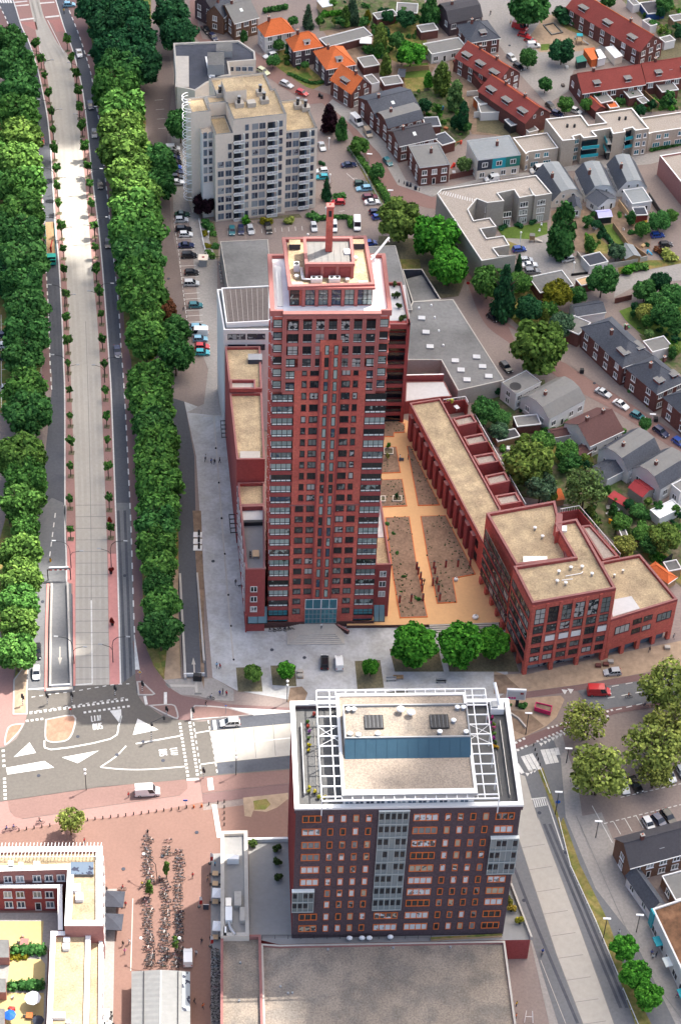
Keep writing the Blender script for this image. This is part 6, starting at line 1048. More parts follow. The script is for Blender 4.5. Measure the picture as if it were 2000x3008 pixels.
def trunkmesh(seed,limbs=5,sp=.5):
 r=random.Random(seed);m=MB();m.tube((0,0,0),(0,0,.62),.05,'bark',7,.034);m.tube((0,0,.62),(.02,.01,1.0),.034,'bark',6,.012)
 for i in range(limbs):
  t=i*2.4+r.random();z=.45+.3*i/limbs;p=(0,0,z);q=(sp*.5*math.cos(t),sp*.5*math.sin(t),z+.25);e=(sp*math.cos(t+.2),sp*math.sin(t+.2),z+.42);m.tube(p,q,.022,'bark',5,.014);m.tube(q,e,.014,'bark',5,.004)
  for s_ in(-.6,.6):m.tube(q,(sp*.9*math.cos(t+s_),sp*.9*math.sin(t+s_),z+.45),.01,'bark',4,.003)
 return m.mesh('trunk')
TK=[trunkmesh(i)for i in range(3)];TKS=trunkmesh(9,9,.62)
GREENS=dict(street=(.088,.21,.045),lit=(.115,.215,.045),dark=(.06,.17,.045),deep=(.028,.1,.04),blue=(.07,.13,.07),yellow=(.19,.18,.02),olive=(.25,.29,.07),young=(.085,.21,.045),fresh=(.075,.26,.03),purple=(.028,.012,.018),copper=(.14,.06,.03),red=(.22,.03,.02),pale=(.13,.22,.07),willow=(.15,.23,.05))  # lit: sunlight put into the leaf colour; also serves plain yellow-green trees
def tree(w,x,y,rpx,kind,col,label,group=None,asp=1.0,trunk=2.4,name='tree',cat='tree'):
 z=5.0;s_=WIN[w][2]
 for i in range(4):p=P(w,x,y,z);R_=rpx*s_*(1.06 if w=='Y' else 1)/scale_at(p);rz=R_*asp;z=trunk+rz*.92
 th=thing(name,label,cat,(p[0],p[1],0),0,group);cr=link(bpy.data.objects.new('crown',rnd_mesh(kind)));adopt(cr,th);cr.location=(0,0,z);cr.scale=(R_*1.04,R_*1.04,rz*1.04);cr.rotation_euler=(0,0,rnd()*6.28);j=.88+.24*rnd();c=GREENS[col];cr.color=(c[0]*j*(.93+.14*rnd()),c[1]*j,c[2]*j,1)
 tk=link(bpy.data.objects.new('trunk',TKS if kind=='sparse' else TK[int(rnd()*3)]));adopt(tk,th);H_=z+rz*.55;tk.scale=(R_*1.6 if kind!='sparse' else H_*.6,)*2+(H_,)if 0 else(max(H_*.55,R_*1.0),)*2+(H_,);tk.rotation_euler=(0,0,rnd()*6.28)
 return th
def rnd_mesh(k):return CR[k][int(rnd()*len(CR[k]))]
def bush(w,x,y,rpx,col,label,group=None,asp=.8,z0=0.0,name='shrub',cat='shrub'):
 p=P(w,x,y,z0+.7);R_=rpx*WIN[w][2]/scale_at(p);p=P(w,x,y,z0+R_*asp*.55);o=link(bpy.data.objects.new(name,rnd_mesh('bush')));o.location=(p[0],p[1],z0+R_*asp*.5);o.scale=(R_*1.1,R_*1.1,R_*asp*1.1);o.rotation_euler=(0,0,rnd()*6.28);j=.85+.3*rnd();c=GREENS.get(col,col);o.color=(c[0]*j,c[1]*j,c[2]*j,1);return tag(o,label,cat,group)
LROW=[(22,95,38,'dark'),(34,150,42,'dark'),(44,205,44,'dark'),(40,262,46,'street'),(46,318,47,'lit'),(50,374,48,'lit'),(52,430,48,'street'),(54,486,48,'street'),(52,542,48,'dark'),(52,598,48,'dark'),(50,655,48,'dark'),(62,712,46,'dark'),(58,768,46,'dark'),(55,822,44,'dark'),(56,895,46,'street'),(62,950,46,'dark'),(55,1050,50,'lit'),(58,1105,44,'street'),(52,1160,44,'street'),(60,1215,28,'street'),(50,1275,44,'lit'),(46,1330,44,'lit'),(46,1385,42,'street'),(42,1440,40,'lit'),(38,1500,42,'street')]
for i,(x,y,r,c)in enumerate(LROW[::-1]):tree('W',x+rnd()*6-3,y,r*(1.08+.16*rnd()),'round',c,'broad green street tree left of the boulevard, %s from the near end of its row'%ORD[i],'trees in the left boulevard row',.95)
for i,(x,y,r,c)in enumerate([(-18,420,40,'dark'),(-12,520,42,'dark'),(2,640,42,'deep'),(-14,580,40,'dark'),(-10,340,40,'street'),(-20,240,40,'dark')]):tree('W',x,y,r,'round',c,'dark tree behind the left boulevard row, %s in the second line at the frame edge'%ORD[i],'second line of trees left of the boulevard',.95)
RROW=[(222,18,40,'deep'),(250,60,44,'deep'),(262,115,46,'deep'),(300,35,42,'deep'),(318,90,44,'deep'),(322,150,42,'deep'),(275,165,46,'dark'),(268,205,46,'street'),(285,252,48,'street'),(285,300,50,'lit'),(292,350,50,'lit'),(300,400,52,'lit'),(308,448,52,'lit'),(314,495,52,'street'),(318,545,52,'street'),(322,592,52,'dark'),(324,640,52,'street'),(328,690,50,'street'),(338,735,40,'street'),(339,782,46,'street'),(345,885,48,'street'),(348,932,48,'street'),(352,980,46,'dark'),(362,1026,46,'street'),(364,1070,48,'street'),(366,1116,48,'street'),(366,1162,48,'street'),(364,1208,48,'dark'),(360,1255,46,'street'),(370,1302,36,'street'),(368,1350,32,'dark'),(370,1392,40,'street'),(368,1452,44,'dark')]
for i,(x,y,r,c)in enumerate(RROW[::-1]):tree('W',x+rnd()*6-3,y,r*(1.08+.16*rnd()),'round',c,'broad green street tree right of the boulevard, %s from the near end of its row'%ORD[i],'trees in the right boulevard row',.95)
for x,y,r,c,lb in((362,372,44,'dark','broad dark tree bulging from the right boulevard row beside the parked white van'),(366,425,38,'dark','smaller dark tree under the broad one beside the car park column'),(395,30,44,'deep','tall dark tree at the top edge right of the boulevard trees'),(412,80,42,'deep','dark tree just behind the office block at the top'),(378,712,30,'copper','brownish tree leaning out of the right boulevard row'),(405,762,36,'dark','upper one of two dark trees beside the parked light blue cars'),(405,818,42,'dark','lower one of two dark trees above the blue information board'),(416,285,36,'dark','dark tree left of the spiral stair rings of the pale tower')):tree('W',x,y,r,'round',c,lb,None,1.0)
YL=[(84,98),(95,134),(104,172),(112,212),(118,255),(123,297),(126,340),(131,385),(133,427),(136,467),(141,518),(145,572),(148,618),(152,675),(154,729),(156,782),(157,835),(160,897),(162,957),(163,1014),(163,1072),(161,1148),(163,1218)]
YR=[(154,90),(165,132),(176,167),(180,207),(184,245),(190,287),(196,335),(203,380),(207,422),(211,467),(217,518),(221,568),(222,618),(228,670),(233,722),(235,779),(241,837),(243,897),(246,957),(248,1012),(249,1072),(252,1145),(254,1213)]
for L_2,sd in((YL,'left'),(YR,'right')):
 for i,(x,y)in enumerate(L_2[::-1]):
  t=tree('W',x+rnd()*2-1,y,8.2+rnd()*4,'small','young','slim young tree on the %s bus lane strip, %s from the near end'%(sd,ORD[i]),'young trees along the %s side of the bus lane'%sd,1.0+.5*rnd(),2.2+.8*rnd());q=t.location;m=MB();m.box(q[0]-.7,q[0]+.7,q[1]-.7,q[1]+.7,.02,.075+i*.0003,'soil');m.build('tree_pit',kind='structure')
for i,(w,x,y)in enumerate((('M',855,455),('M',865,850),('M',848,75))):
 th=thing('flower_basket',('red flower tower on the median beside the lamp post','red flower tower standing alone on the pink median','red flower tower behind the nearest young tree of the right strip')[i],'flower planter',tuple(P(w,x,y+28,0)));m=MB();l=th.location;m.tube((l[0],l[1],0),(l[0],l[1],.9),.3,'dark_metal',8,.4);m.build('pot',th);o=place('flowers',rnd_mesh('bush'),th,(l[0],l[1],1.35),0,(.16,.02,.015));o.scale=(.75,.75,.9)
for w,x,y,r,k,c,a,lb in(('F',860,455,205,'round','willow',.95,'big yellow-green tree overhanging the corner of the car park'),('F',1195,610,215,'round','fresh',.95,'big green tree in the middle of the three behind the halls'),('F',1320,880,175,'round','fresh',.95,'big green tree, nearest of the three beside the walled yard'),('E',662,455,145,'tall','dark',1.5,'tall pointed green tree in front of the gambrel houses'),('E',215,915,115,'cone','deep',1.9,'dark blue-green conifer below the L-shaped flats'),('E',85,850,130,'round','street',.9,'loose green tree left of the dark conifer'),('E',330,860,90,'round','street',.9,'light tree right of the dark conifer'),('E',400,1070,100,'round','deep',1.1,'dark round tree below the conifer by the street'),('E',475,1355,210,'round','lit',1.0,'big sunny green tree on the street beside the long grey hall'),('E',655,1185,100,'round','blue',1.0,'grey-green tree between the sunny tree and the terrace'),('E',615,945,115,'round','yellow',.8,'yellow tree beside the flat garage'),('E',560,1060,70,'round','street',.9,'low green tree under the yellow tree'),('E',770,960,75,'round','dark',1,'dark little tree right of the yellow tree'),('E',965,840,120,'round','dark',.95,'dark tree beside the yellow board garage'),('E',1070,625,70,'round','blue',.9,'grey-green tree by the fan of garden plots'),('E',322,715,38,'cone','deep',2.2,'slim dark cypress beside the silver parked cars'),('E',1290,920,90,'round','dark',.9,'dark garden tree at the right, beside the brick street'),('E',1410,860,80,'round','deep',1.1,'tall dark garden tree right of the lawn'),('E',1500,960,100,'round','dark',.9,'dark tree at the right frame edge behind the lawn'),('E',1390,1020,95,'round','dark',.9,'dark tree in the middle of the right garden grove'),('E',1290,1090,75,'round','olive',.9,'pale olive tree at the edge of the lawn'),('E',1440,1110,110,'round','dark',.9,'broad dark tree below the garden grove'),('E',1530,1180,90,'round','dark',.9,'low dark tree at the right edge of the grove'),('E',1320,1255,40,'round','pale',.9,'small pale tree beside the orange toy slide'),('K',390,940,185,'round','willow',1.0,'big pale green tree behind the brick row annexes'),('K',490,1120,120,'round','blue',.95,'dull green tree leaning on the wine garden wall'),('K',505,775,100,'round','street',.8,'loose green tree left of the brown tiled outbuilding'),('K',690,850,95,'round','street',.8,'green tree between the brown tiled outbuildings'),('K',725,930,85,'round','dark',.8,'dark tree behind the pale cabin roof'),('K',830,1130,170,'airy','pale',1.0,'big dull olive tree right of the orange tent roof'),('K',60,540,105,'round','dark',1.0,'dark tree beside the round roof terrace'),('K',185,595,75,'round','dark',.7,'dark shrub-like tree below the small annexe'),('K',170,690,80,'round','blue',.7,'grey-green tree in the narrow backyard'),('K',1290,640,48,'round','dark',1.2,'small street tree between the parked cars'),('K',1000,1150,40,'tall','street',1.1,'thin green tree right of the olive tree'),('L',1130,400,95,'round','olive',.8,'olive tree behind the long pale annexe roof'),('L',1270,310,80,'round','street',.8,'green tree behind the red brick wing'),('L',1330,390,80,'round','dark',.8,'dark tree behind the red brick wing'),('L',1440,330,120,'round','willow',.9,'broad tree at the right frame edge behind the red wing'),('L',1110,220,75,'round','street',.8,'green tree by the grey flat shed'),('L',1230,130,65,'round','dark',.8,'dark tree above the patio with white furniture'),('O',690,1400,205,'round','fresh',.95,'fresh green round tree at the left of three before the courtyard steps'),('O',1110,1385,215,'round','fresh',.95,'fresh green round tree in the middle of three before the courtyard steps'),('O',1410,1375,150,'round','fresh',.95,'fresh green round tree at the right of three before the courtyard steps'),('N',505,1375,72,'round','lit',1.05,'small yellow-green tree in the leftmost plaza bed'),('N',760,1355,70,'round','fresh',1.1,'small green tree in the second plaza bed beside the lamp'),('N',1408,1330,64,'round','fresh',1.1,'small green tree in the plaza bed right of the parked vans'),('Y',770,480,190,'sparse','olive',.8,'half bare yellowing tree with visible branches beside the red van'),('Y',1470,180,230,'airy','olive',.9,'broad yellow-green tree at the right edge over the street'),('Y',880,905,250,'airy','olive',.85,'broad yellow-green tree over the parked white car'),('Y',1320,720,250,'sparse','olive',.8,'thin yellow-green tree in the middle of the right grove'),('Y',1480,560,230,'airy','olive',.85,'yellow-green tree at the right edge, nearest of the grove'),('Y',1350,900,160,'sparse','olive',.8,'low thin yellow-green tree over the silver cars'),('Z',1090,1090,115,'round','fresh',.9,'uppermost of three green trees on the dry verge at the bottom right'),('Z',1185,1320,130,'round','fresh',.85,'middle one of three green trees on the dry verge at the bottom right'),('Z',1295,1500,120,'round','fresh',.95,'lowest of three green trees on the dry verge at the bottom right'),('Q',540,1195,115,'airy','olive',.95,'lone olive green tree on the sunny plaza corner'),('D',405,60,155,'round','dark',.95,'big dark tree at the top of the playground square'),('D',655,390,100,'round','deep',1.0,'dark round tree beside the playground containers'),('D',397,440,68,'round','dark',1.15,'dark tree on the square beside the long red terrace'),('D',525,645,55,'round','dark',1.0,'small street tree behind the beige flats'),('D',680,800,62,'round','street',1.0,'green tree left of two behind the beige flats'),('D',838,800,48,'round','street',1.0,'green tree right of two behind the beige flats'),('C',175,905,80,'tall','purple',1.35,'dark purple beech beside the pale tower'),('C',270,985,62,'tall','dark',1.4,'dark green tree beside the purple beech'),('C',405,1115,75,'round','street',.9,'rounded green tree in the hedge of the car park, upper'),('C',545,1310,58,'round','dark',1.2,'rounded green tree in the hedge of the car park, lower'),('C',355,60,62,'cone','blue',2.0,'blue spruce near the top edge'),('C',300,120,50,'tall','lit',1.5,'yellow-green cypress in the top gardens'),('C',470,130,36,'tall','yellow',1.5,'bright yellow shrub tree in the top gardens'),('C',950,80,90,'tall','dark',1.4,'tall dark tree by the black gambrel house'),('C',760,140,75,'round','deep',.9,'very dark tree beside the pale shed roof'),('C',570,290,72,'tall','willow',1.5,'tall pale birch left of the bright green tree'),('C',690,310,65,'round','dark',1.1,'dark tree behind the bright green tree'),('C',800,410,110,'round','fresh',.85,'bright green tree in the middle of the gardens'),('C',610,490,60,'tall','willow',1.4,'birch in front of the grey garden sheds'),('C',1040,600,85,'tall','willow',1.5,'tall weeping tree at the right of the long lawn'),('C',935,610,48,'tall','fresh',1.2,'fresh green shrub tree on the edge of the long lawn'),('C',1140,730,85,'tall','pale',1.35,'tall pale birch beside the weeping tree'),('C',1205,890,58,'tall','deep',2.0,'slim dark evergreen below the pale birch'),('C',905,810,55,'round','deep',1.1,'dark round evergreen behind the slate terrace'),('C',1210,1260,60,'round','pale',1.05,'grey-green tree beside the shop house'),('C',155,1440,45,'cone','deep',2.0,'dark cypress at the corner of the pale tower'),('B',1000,410,55,'round','dark',1.0,'round tree between the white villa and the dark villa'),('B',680,330,45,'tall','dark',1.2,'dark shrub tree beside the brown brick house'),('B',950,560,65,'round','dark',.7,'low dark front garden tree below the white car'),('B',1130,190,50,'round','dark',.9,'dark hedge tree in the top gardens'),('B',1270,140,60,'cone','blue',1.8,'blue-green conifer in the top gardens'),('G',625,310,105,'round','purple',1.0,'dark purple round tree at the corner of the pale tower'),('E',1400,390,90,'round','dark',.8,'broad dark bush tree by the grey car yard'),('E',1270,450,62,'round','street',1.0,'green tree at the end of the garden plots'),('E',1490,350,55,'round','street',1.0,'green tree right of the broad dark bush'),('D',950,200,60,'round','dark',.9,'dark tree along the playground terrace gardens'),('D',1010,1,60,'round','dark',.9,'dark tree at the top edge in the right gardens'),('D',1440,30,70,'round','dark',.8,'dark tree at the top right corner')):tree(w,x,y,r,k,c,lb,None,a,2.2 if r*WIN[w][2]>40 else 1.2)
for i,(x,y,h)in enumerate(((120,800,105),(280,620,110),(360,1310,100))):tree('T',x,y,42,'slim','lit','slender light green tree among the parked bicycles, %s'%('left one','upper middle one','lower right one')[i],'slender trees among the bicycles',2.1,1.5)
for w,x,y,r,c,lb in(('D',715,120,120,'deep','large clipped dark bush on the playground grass'),('G',1000,460,60,'fresh','bright green hedge bush at the foot of the pale tower, left'),('G',1205,475,65,'yellow','yellow-green bush at the foot of the pale tower'),('G',670,500,70,'dark','dark shrub mass beside the purple tree'),('G',640,580,40,'yellow','yellow shrub beside the white lamp'),('G',705,580,38,'street','green shrub beside the yellow shrub'),('G',1400,460,60,'olive','olive shrubs below the pale tower balconies'),('G',660,690,38,'yellow','yellow shrub by the ticket hut'),('G',730,700,42,'dark','dark shrub left of the felt roof'),('G',690,770,55,'street','green shrub behind the ticket hut'),('F',60,420,70,'dark','dark evergreen shrub at the pale tower corner'),('F',300,240,60,'dark','dark shrub left of the red parked car'),('D',1100,340,20,'yellow','round yellow shrub by the last red terrace'),('D',900,130,40,'street','green front garden shrub of the red terrace, upper'),('D',975,190,45,'dark','dark front garden shrub of the red terrace, lower'),('E',200,438,36,'deep','clipped dark bush before the grey flats, left'),('E',320,420,36,'deep','clipped dark bush before the grey flats, middle'),('E',435,398,36,'deep','clipped dark bush before the grey flats, right'),('E',1150,760,60,'fresh','bright shrubs along the back lane'),('E',1250,740,60,'street','green shrubs along the back lane, further right'),('E',1390,620,45,'copper','rusty shrub beside the grey car yard'),('E',1480,650,70,'olive','olive thicket at the end of the car yard'),('K',100,800,45,'dark','dark shrub by the timber deck'),('K',190,830,40,'street','green shrub by the timber deck'),('K',1120,690,30,'street','hedge end beside the white house'),('K',700,640,40,'street','hedge beside the red-brown lean-to'),('K',1310,500,18,'yellow','yellow front garden shrub on the street'),('K',1180,390,25,'dark','green front garden shrub on the street'),('K',1280,1330,55,'dark','dark shrub beside the low red shed'),('K',1350,1480,60,'dark','dark shrub at the lower right gardens'),('L',1400,480,60,'fresh','bright shrub behind the orange pavilion'),('C',150,450,40,'street','shrub beside the orange hipped villa'),('C',700,840,30,'fresh','light shrub behind the slate terrace'),('C',930,880,26,'fresh','light green shrub by the dark round evergreen'),('C',990,990,26,'street','small shrub in the terrace backyard'),('C',120,1250,28,'deep','dark dome bush in the car park'),('X',1170,350,24,'dark','green weeds under the billboard, left'),('Y',235,345,45,'dark','green weeds under the billboard, right'),('D',1240,790,40,'lit','light shrub below the red row'),('D',1100,770,45,'dark','dark shrub between the cream kitchens'),('D',1480,790,50,'dark','dark shrub at the right below the red row'),('C',490,380,60,'dark','dark shrub below the white canopy')):bush(w,x,y,r,c,lb)
def hedge(w,pts,wd,h,col,label):
 q=spl(g(w,*pts),3);r=random.Random(int(pts[0]));lob=[];tot=0
 th=None;me_v=[];L=[np.linalg.norm(b-a)for a,b in zip(q,q[1:])];c0=np.mean(q,axis=0);S_=[]
 for a,b in zip(q,q[1:]):
  n=max(1,int(np.linalg.norm(b-a)/(wd*.55)))
  for i in range(n):p=a+(b-a)*(i+.5)/n-c0;S_.append((p[0]+r.uniform(-.1,.1),p[1]+r.uniform(-.1,.1),h*.5,wd*.52*r.uniform(.9,1.15),h/wd))
 o=link(bpy.data.objects.new('hedge',leafmesh('hedge',S_,min(2600,130*len(S_)),.24,5,core=.85)));o.location=(c0[0],c0[1],0);o.color=(*GREENS[col],1);tag(o,label,'hedge')
hedge('C',(335,1150,470,1310,600,1510,640,1600),2.2,1.6,'street','long green hedge between the car park fence and the brick street');hedge('R',(85,1040,350,1035),2.2,1.7,'dark','dark clipped hedge between the two yellow yards');hedge('R',(60,1318,345,1300),2.2,1.7,'dark','dark clipped hedge below the second yellow yard');hedge('R',(85,1085,210,1080),1.2,.8,'yellow','low yellow shrubs in front of the upper hedge');hedge('F',(90,460,380,445),1.3,1.4,'dark','clipped dark hedge at the end of the car park');hedge('F',(400,450,402,540),1.4,1.5,'street','short green hedge beside the camper van');hedge('E',(925,410,1040,590),1.0,1.3,'deep','dark narrow hedge between the garden plots');hedge('B',(860,120,1080,80),1.6,1.8,'dark','dark hedge at the top of the gardens');hedge('C',(120,130,270,110),1.5,1.6,'fresh','bright green hedge in the top gardens');hedge('D',(1330,1160,1568,1110),1.0,.8,'dark','low dark hedge before the right beige end');hedge('K',(560,730,870,760),1.0,1.2,'street','green hedge between the white houses');hedge('B',(1090,690,1130,700,1290,770,1420,760),.9,.8,'dark','low hedge round the front lawn on the bend')
_gi=0
for w,q,n in(('K',(150,340,520,320,560,660,700,640,800,780,960,900,800,1180,560,1230,330,1150,160,780),34),('K',(900,1180,1220,1190,1500,1300,1560,1560,1300,1560,1000,1330),26),('C',(740,720,1080,560,1250,800,1250,1000,1100,1150,1000,1000,870,880),18),('C',(100,10,860,20,1000,180,700,210,330,190,80,180),26),('C',(400,230,880,240,920,430,700,480,560,470),16),('E',(820,330,1300,300,1310,600,1000,640,820,640),22),('D',(820,730,1560,640,1560,830,1250,850),20),('D',(1150,60,1560,20,1560,300,1420,300),22),('E',(1150,1040,1560,980,1560,1500,1420,1450,1250,1260),26),('B',(1070,360,1280,640,1150,660,900,560),10),('L',(700,110,1000,70,1560,60,1560,640,1260,450,900,220),26),('E',(20,760,380,780,680,1120,420,1260,200,1080),16)):
 xs,ys=q[::2],q[1::2];k=0;pq=list(zip(xs,ys))
 while k<n*1.25:
  x,y=random.uniform(min(xs),max(xs)),random.uniform(min(ys),max(ys))
  if inpoly((x,y),pq):bush(w,x,y,random.uniform(13,34)*.3827/WIN[w][2],random.choice(('dark','street','street','deep','pale','fresh')),'small green garden shrub among the backyards','small shrubs of the backyards',random.uniform(.7,1.2))if k%4 else tree(w,x,y,random.uniform(26,52)*.3827/WIN[w][2],random.choice(('round','tall','small')),random.choice(('dark','street','deep','willow')),'small unremarkable green tree among the backyards','small trees of the backyards',random.uniform(.8,1.2),1.2);k+=1
def potplant(w,x,y,z,col,label,s=.5,group=None):
 p=P(w,x,y,z+.5);th=thing('potted_plant',label,'potted plant',(p[0],p[1],z),0,group);m=MB();m.tube((p[0],p[1],z),(p[0],p[1],z+.45),.2,'dark_metal',8,.28);m.build('pot',th);o=place('plant',rnd_mesh('bush'),th,(p[0],p[1],z+.45+s*.6),rnd()*6,col);o.scale=(s,s,s*1.2)
for i,(w,x,y,z,col,sd)in enumerate(RT):potplant(w,x,y,z,col,'potted plant in the line along the %s pergola of the dark tower roof'%sd,.42,'pot plants at the %s side of the roof terrace'%sd)
for w,x,y,z in POTTED:potplant(w,x,y,z,(.06,.10,.03),'potted shrub along the edge of the pale high roof terrace',.8,'shrubs on the high terrace')
for i,(x,y,n)in enumerate(((1295,460,'uppermost'),(1305,580,'middle'),(1310,715,'lowest'))):potplant('T',x,y,6.2,(.05,.08,.025),'%s of three dark shrubs in pots on the podium terrace'%n,1.0)
for i,(w,x,y,c,n)in enumerate((('T',1070,415,(.10,.16,.04),'leafy planter at the top corner of the podium terrace'),('Z',145,775,(.4,.3,.05),'yellow flowered pot on the narrow terrace right of the dark tower'),('Z',215,880,(.35,.32,.04),'big yellow-green shrub in the narrow terrace right of the dark tower'),('Z',130,710,(.2,.2,.04),'small pot at the upper end of the narrow terrace'))):potplant(w,x,y,6.2,c,n,1.0)
for i,(x,y,c)in enumerate(((130,965,'fresh'),(120,1060,'olive'),(205,1430,'deep'))):tree('J',x,y,22,'small',c,('young slim tree in the upper courtyard planter','young slim tree below the upper courtyard planter','dark young tree in the lower courtyard planter')[i],None,1.5,1.5)
for x,y,r,lb in((490,365,22,'small bush in the left courtyard bed, upper'),(525,545,24,'small bush in the left courtyard bed, middle'),(585,760,24,'small bush in the left courtyard bed, lower'),(435,275,26,'dark bush at the tower edge of the courtyard bed'),(555,905,16,'little bush near the foot of the left courtyard bed'),(705,970,30,'dark bushes between the courtyard pillars')):bush('O',x,y,r,'dark',lb,None,.8,.9)
def carmesh(L,Wd,H,hood,xa,xb,rake_f,rake_b,hz=.82,gz=.28,flat=False):
 """hull, cabin frame, glass, wheel: nose to +x"""
 b=MB();h2=L/2;w2=Wd/2
 prof=[(-h2,gz+.12),(-h2+.05,hz-.12),(-h2+.18,hz+(.06 if xa<-h2+.4 else .02)),(xa,hz+.06),(xb,hz+.06),(h2-.45,hz-.08*hood),(h2-.1,hz-.28),(h2,gz+.12),(h2-.15,gz),(-h2+.15,gz)]
 def ring(x,z,k):return[(x,-w2*k,z),(x,w2*k,z)]
 top=prof[:8];K=[.9,.97,.95,1,1,.96,.9,.86]
 for(p,kp),(q,kq)in zip(zip(top,K),list(zip(top,K))[1:]):
  b.face([(p[0],-w2*kp*.97,p[1]),(q[0],-w2*kq*.97,q[1]),(q[0],w2*kq*.97,q[1]),(p[0],w2*kp*.97,p[1])],'paint')
 low=[(-h2+.03,gz),(-h2+.05,gz),(-h2+.15,gz),(xa,gz),(xb,gz),(h2-.45,gz),(h2-.12,gz),(h2-.02,gz)]
 for s in(-1,1):
  for i in range(7):
   p,q,pl,ql=top[i],top[i+1],low[i],low[i+1];f=[(pl[0],s*w2*K[i]*.98,gz),(ql[0],s*w2*K[i+1]*.98,gz),(q[0],s*w2*K[i+1]*.97,q[1]),(p[0],s*w2*K[i]*.97,p[1])];b.face(f if s<0 else f[::-1],'paint')
 b.face([(-h2+.03,-w2*.88,gz),(-h2+.03,w2*.88,gz),(-h2,w2*.87,gz+.12),(-h2,-w2*.87,gz+.12)],'paint');b.face([(h2-.02,w2*.84,gz),(h2-.02,-w2*.84,gz),(h2,-w2*.83,gz+.12),(h2,w2*.83,gz+.12)],'dark_metal')
 b.box(-h2+.2,h2-.2,-w2*.9,w2*.9,gz-.06,gz+.02,'dark_metal')
 z0,z1=hz+.05,H;k0,k1=.93,.78 if not flat else .9
 c=[(xa,z0),(xa+rake_b,z1),(xb-rake_f,z1),(xb,z0)]
 b.face([(c[1][0],-w2*k1,z1),(c[2][0],-w2*k1,z1),(c[2][0],w2*k1,z1),(c[1][0],w2*k1,z1)],'paint')
 b.face([(c[1][0]-.05,-w2*k1*.98,z1-.05),(c[1][0],-w2*k1,z1),(c[1][0],w2*k1,z1),(c[1][0]-.05,w2*k1*.98,z1-.05)],'paint')
 for s in(-1,1):
  f=[(xa,s*w2*k0,z0),(xb,s*w2*k0,z0),(c[2][0],s*w2*k1,z1),(c[1][0],s*w2*k1,z1)];b.face(f if s<0 else f[::-1],'paint')
 b.face([(xa,w2*k0,z0),(xa,-w2*k0,z0),(c[1][0],-w2*k1,z1),(c[1][0],w2*k1,z1)],'paint');b.face([(xb,-w2*k0,z0),(xb,w2*k0,z0),(c[2][0],w2*k1,z1),(c[2][0],-w2*k1,z1)],'paint')
 d={'body':b.mesh('body')};e=.012
 def lerp2(A,B_,t):return tuple(a+(c_-a)*t for a,c_ in zip(A,B_))
 g1=MB();q=[(xb,-w2*k0*.92,z0),(xb,w2*k0*.92,z0),(c[2][0],w2*k1*.92,z1),(c[2][0],-w2*k1*.92,z1)];q=[lerp2(q[0],q[3],.1),lerp2(q[1],q[2],.1),lerp2(q[1],q[2],.92),lerp2(q[0],q[3],.92)];g1.face([(p[0]+e,p[1],p[2]+e)for p in q],'glass_dark');d['windscreen']=g1.mesh('windscreen')
 g1=MB();q=[(xa,w2*k0*.9,z0),(xa,-w2*k0*.9,z0),(c[1][0],-w2*k1*.9,z1),(c[1][0],w2*k1*.9,z1)];q=[lerp2(q[0],q[3],.2),lerp2(q[1],q[2],.2),lerp2(q[1],q[2],.9),lerp2(q[0],q[3],.9)];g1.face([(p[0]-e,p[1],p[2]+e)for p in q],'glass_dark');d['rear_window']=g1.mesh('rear_window')
 for s,nm in((-1,'side_window'),(1,'side_window.')):
  g1=MB();A=[(xa+.12,s*w2*k0,z0+.05),(xb-.12,s*w2*k0,z0+.05),(c[2][0]-.02,s*w2*(k1+(k0-k1)*.12),z1-.07),(c[1][0]+.06,s*w2*(k1+(k0-k1)*.12),z1-.07)];n=3 if xb-xa>2.6 else 2;n=9 if flat else n
  spans=[(.0,.46),(.5,1)]if n==2 else[(.7,1)]if n==9 else[(0,.3),(.335,.66),(.695,1)]
  for t0,t1 in spans:f=[lerp2(A[0],A[1],t0),lerp2(A[0],A[1],t1),lerp2(A[3],A[2],t1),lerp2(A[3],A[2],t0)];f=[(p[0],p[1]+s*e,p[2])for p in f];g1.face(f if s<0 else f[::-1],'glass_dark')
  d[nm]=g1.mesh('side_window')
 g1=MB();g1.tube((0,-.11,0),(0,.11,0),.32,'rubber',12);g1.tube((0,-.125,0),(0,.125,0),.2,'steel',8);d['wheel']=g1.mesh('wheel');d['wp']=[(sx*L*.31,s*w2*.88,.32)for sx in(-1,1)for s in(-1,1)]
 g1=MB();g1.box(-.06,.06,-.17,.17,-.07,.07,'lamp_white');d['headlight']=g1.mesh('headlight');d['hp']=[(h2-.1,s*w2*.68,hz-.24)for s in(-1,1)];g1=MB();g1.box(-.05,.05,-.1,.1,-.12,.12,'lens_red');d['tail_light']=g1.mesh('tail_light');d['tp']=[(-h2+.05,s*w2*.78,hz-.1)for s in(-1,1)]
 return d
CAR=dict(hatch=carmesh(3.9,1.72,1.46,1,-1.8,.95,.75,.35),sedan=carmesh(4.45,1.76,1.42,1,-1.6,.95,.8,.75),estate=carmesh(4.55,1.78,1.47,1,-2.15,.95,.8,.45),mpv=carmesh(4.3,1.8,1.66,1,-2.02,1.25,.95,.3),van=carmesh(5.2,2.0,2.35,1,-2.5,1.75,.7,.05,1.0,.3,True),smallvan=carmesh(4.2,1.8,1.85,1,-2.0,1.15,.7,.1,.9,.3,True))
PAINTS=dict(black=(.012,.012,.015),white=(.78,.78,.77),silver=(.50,.52,.54),grey=(.22,.23,.24),navy=(.015,.025,.08),blue=(.02,.07,.33),teal=(.02,.16,.19),green=(.015,.06,.04),red=(.50,.02,.025),maroon=(.14,.02,.035),lightblue=(.20,.42,.55),sand=(.45,.36,.26),lime=(.55,.58,.36),cyan=(.02,.35,.42))
NV=[0]
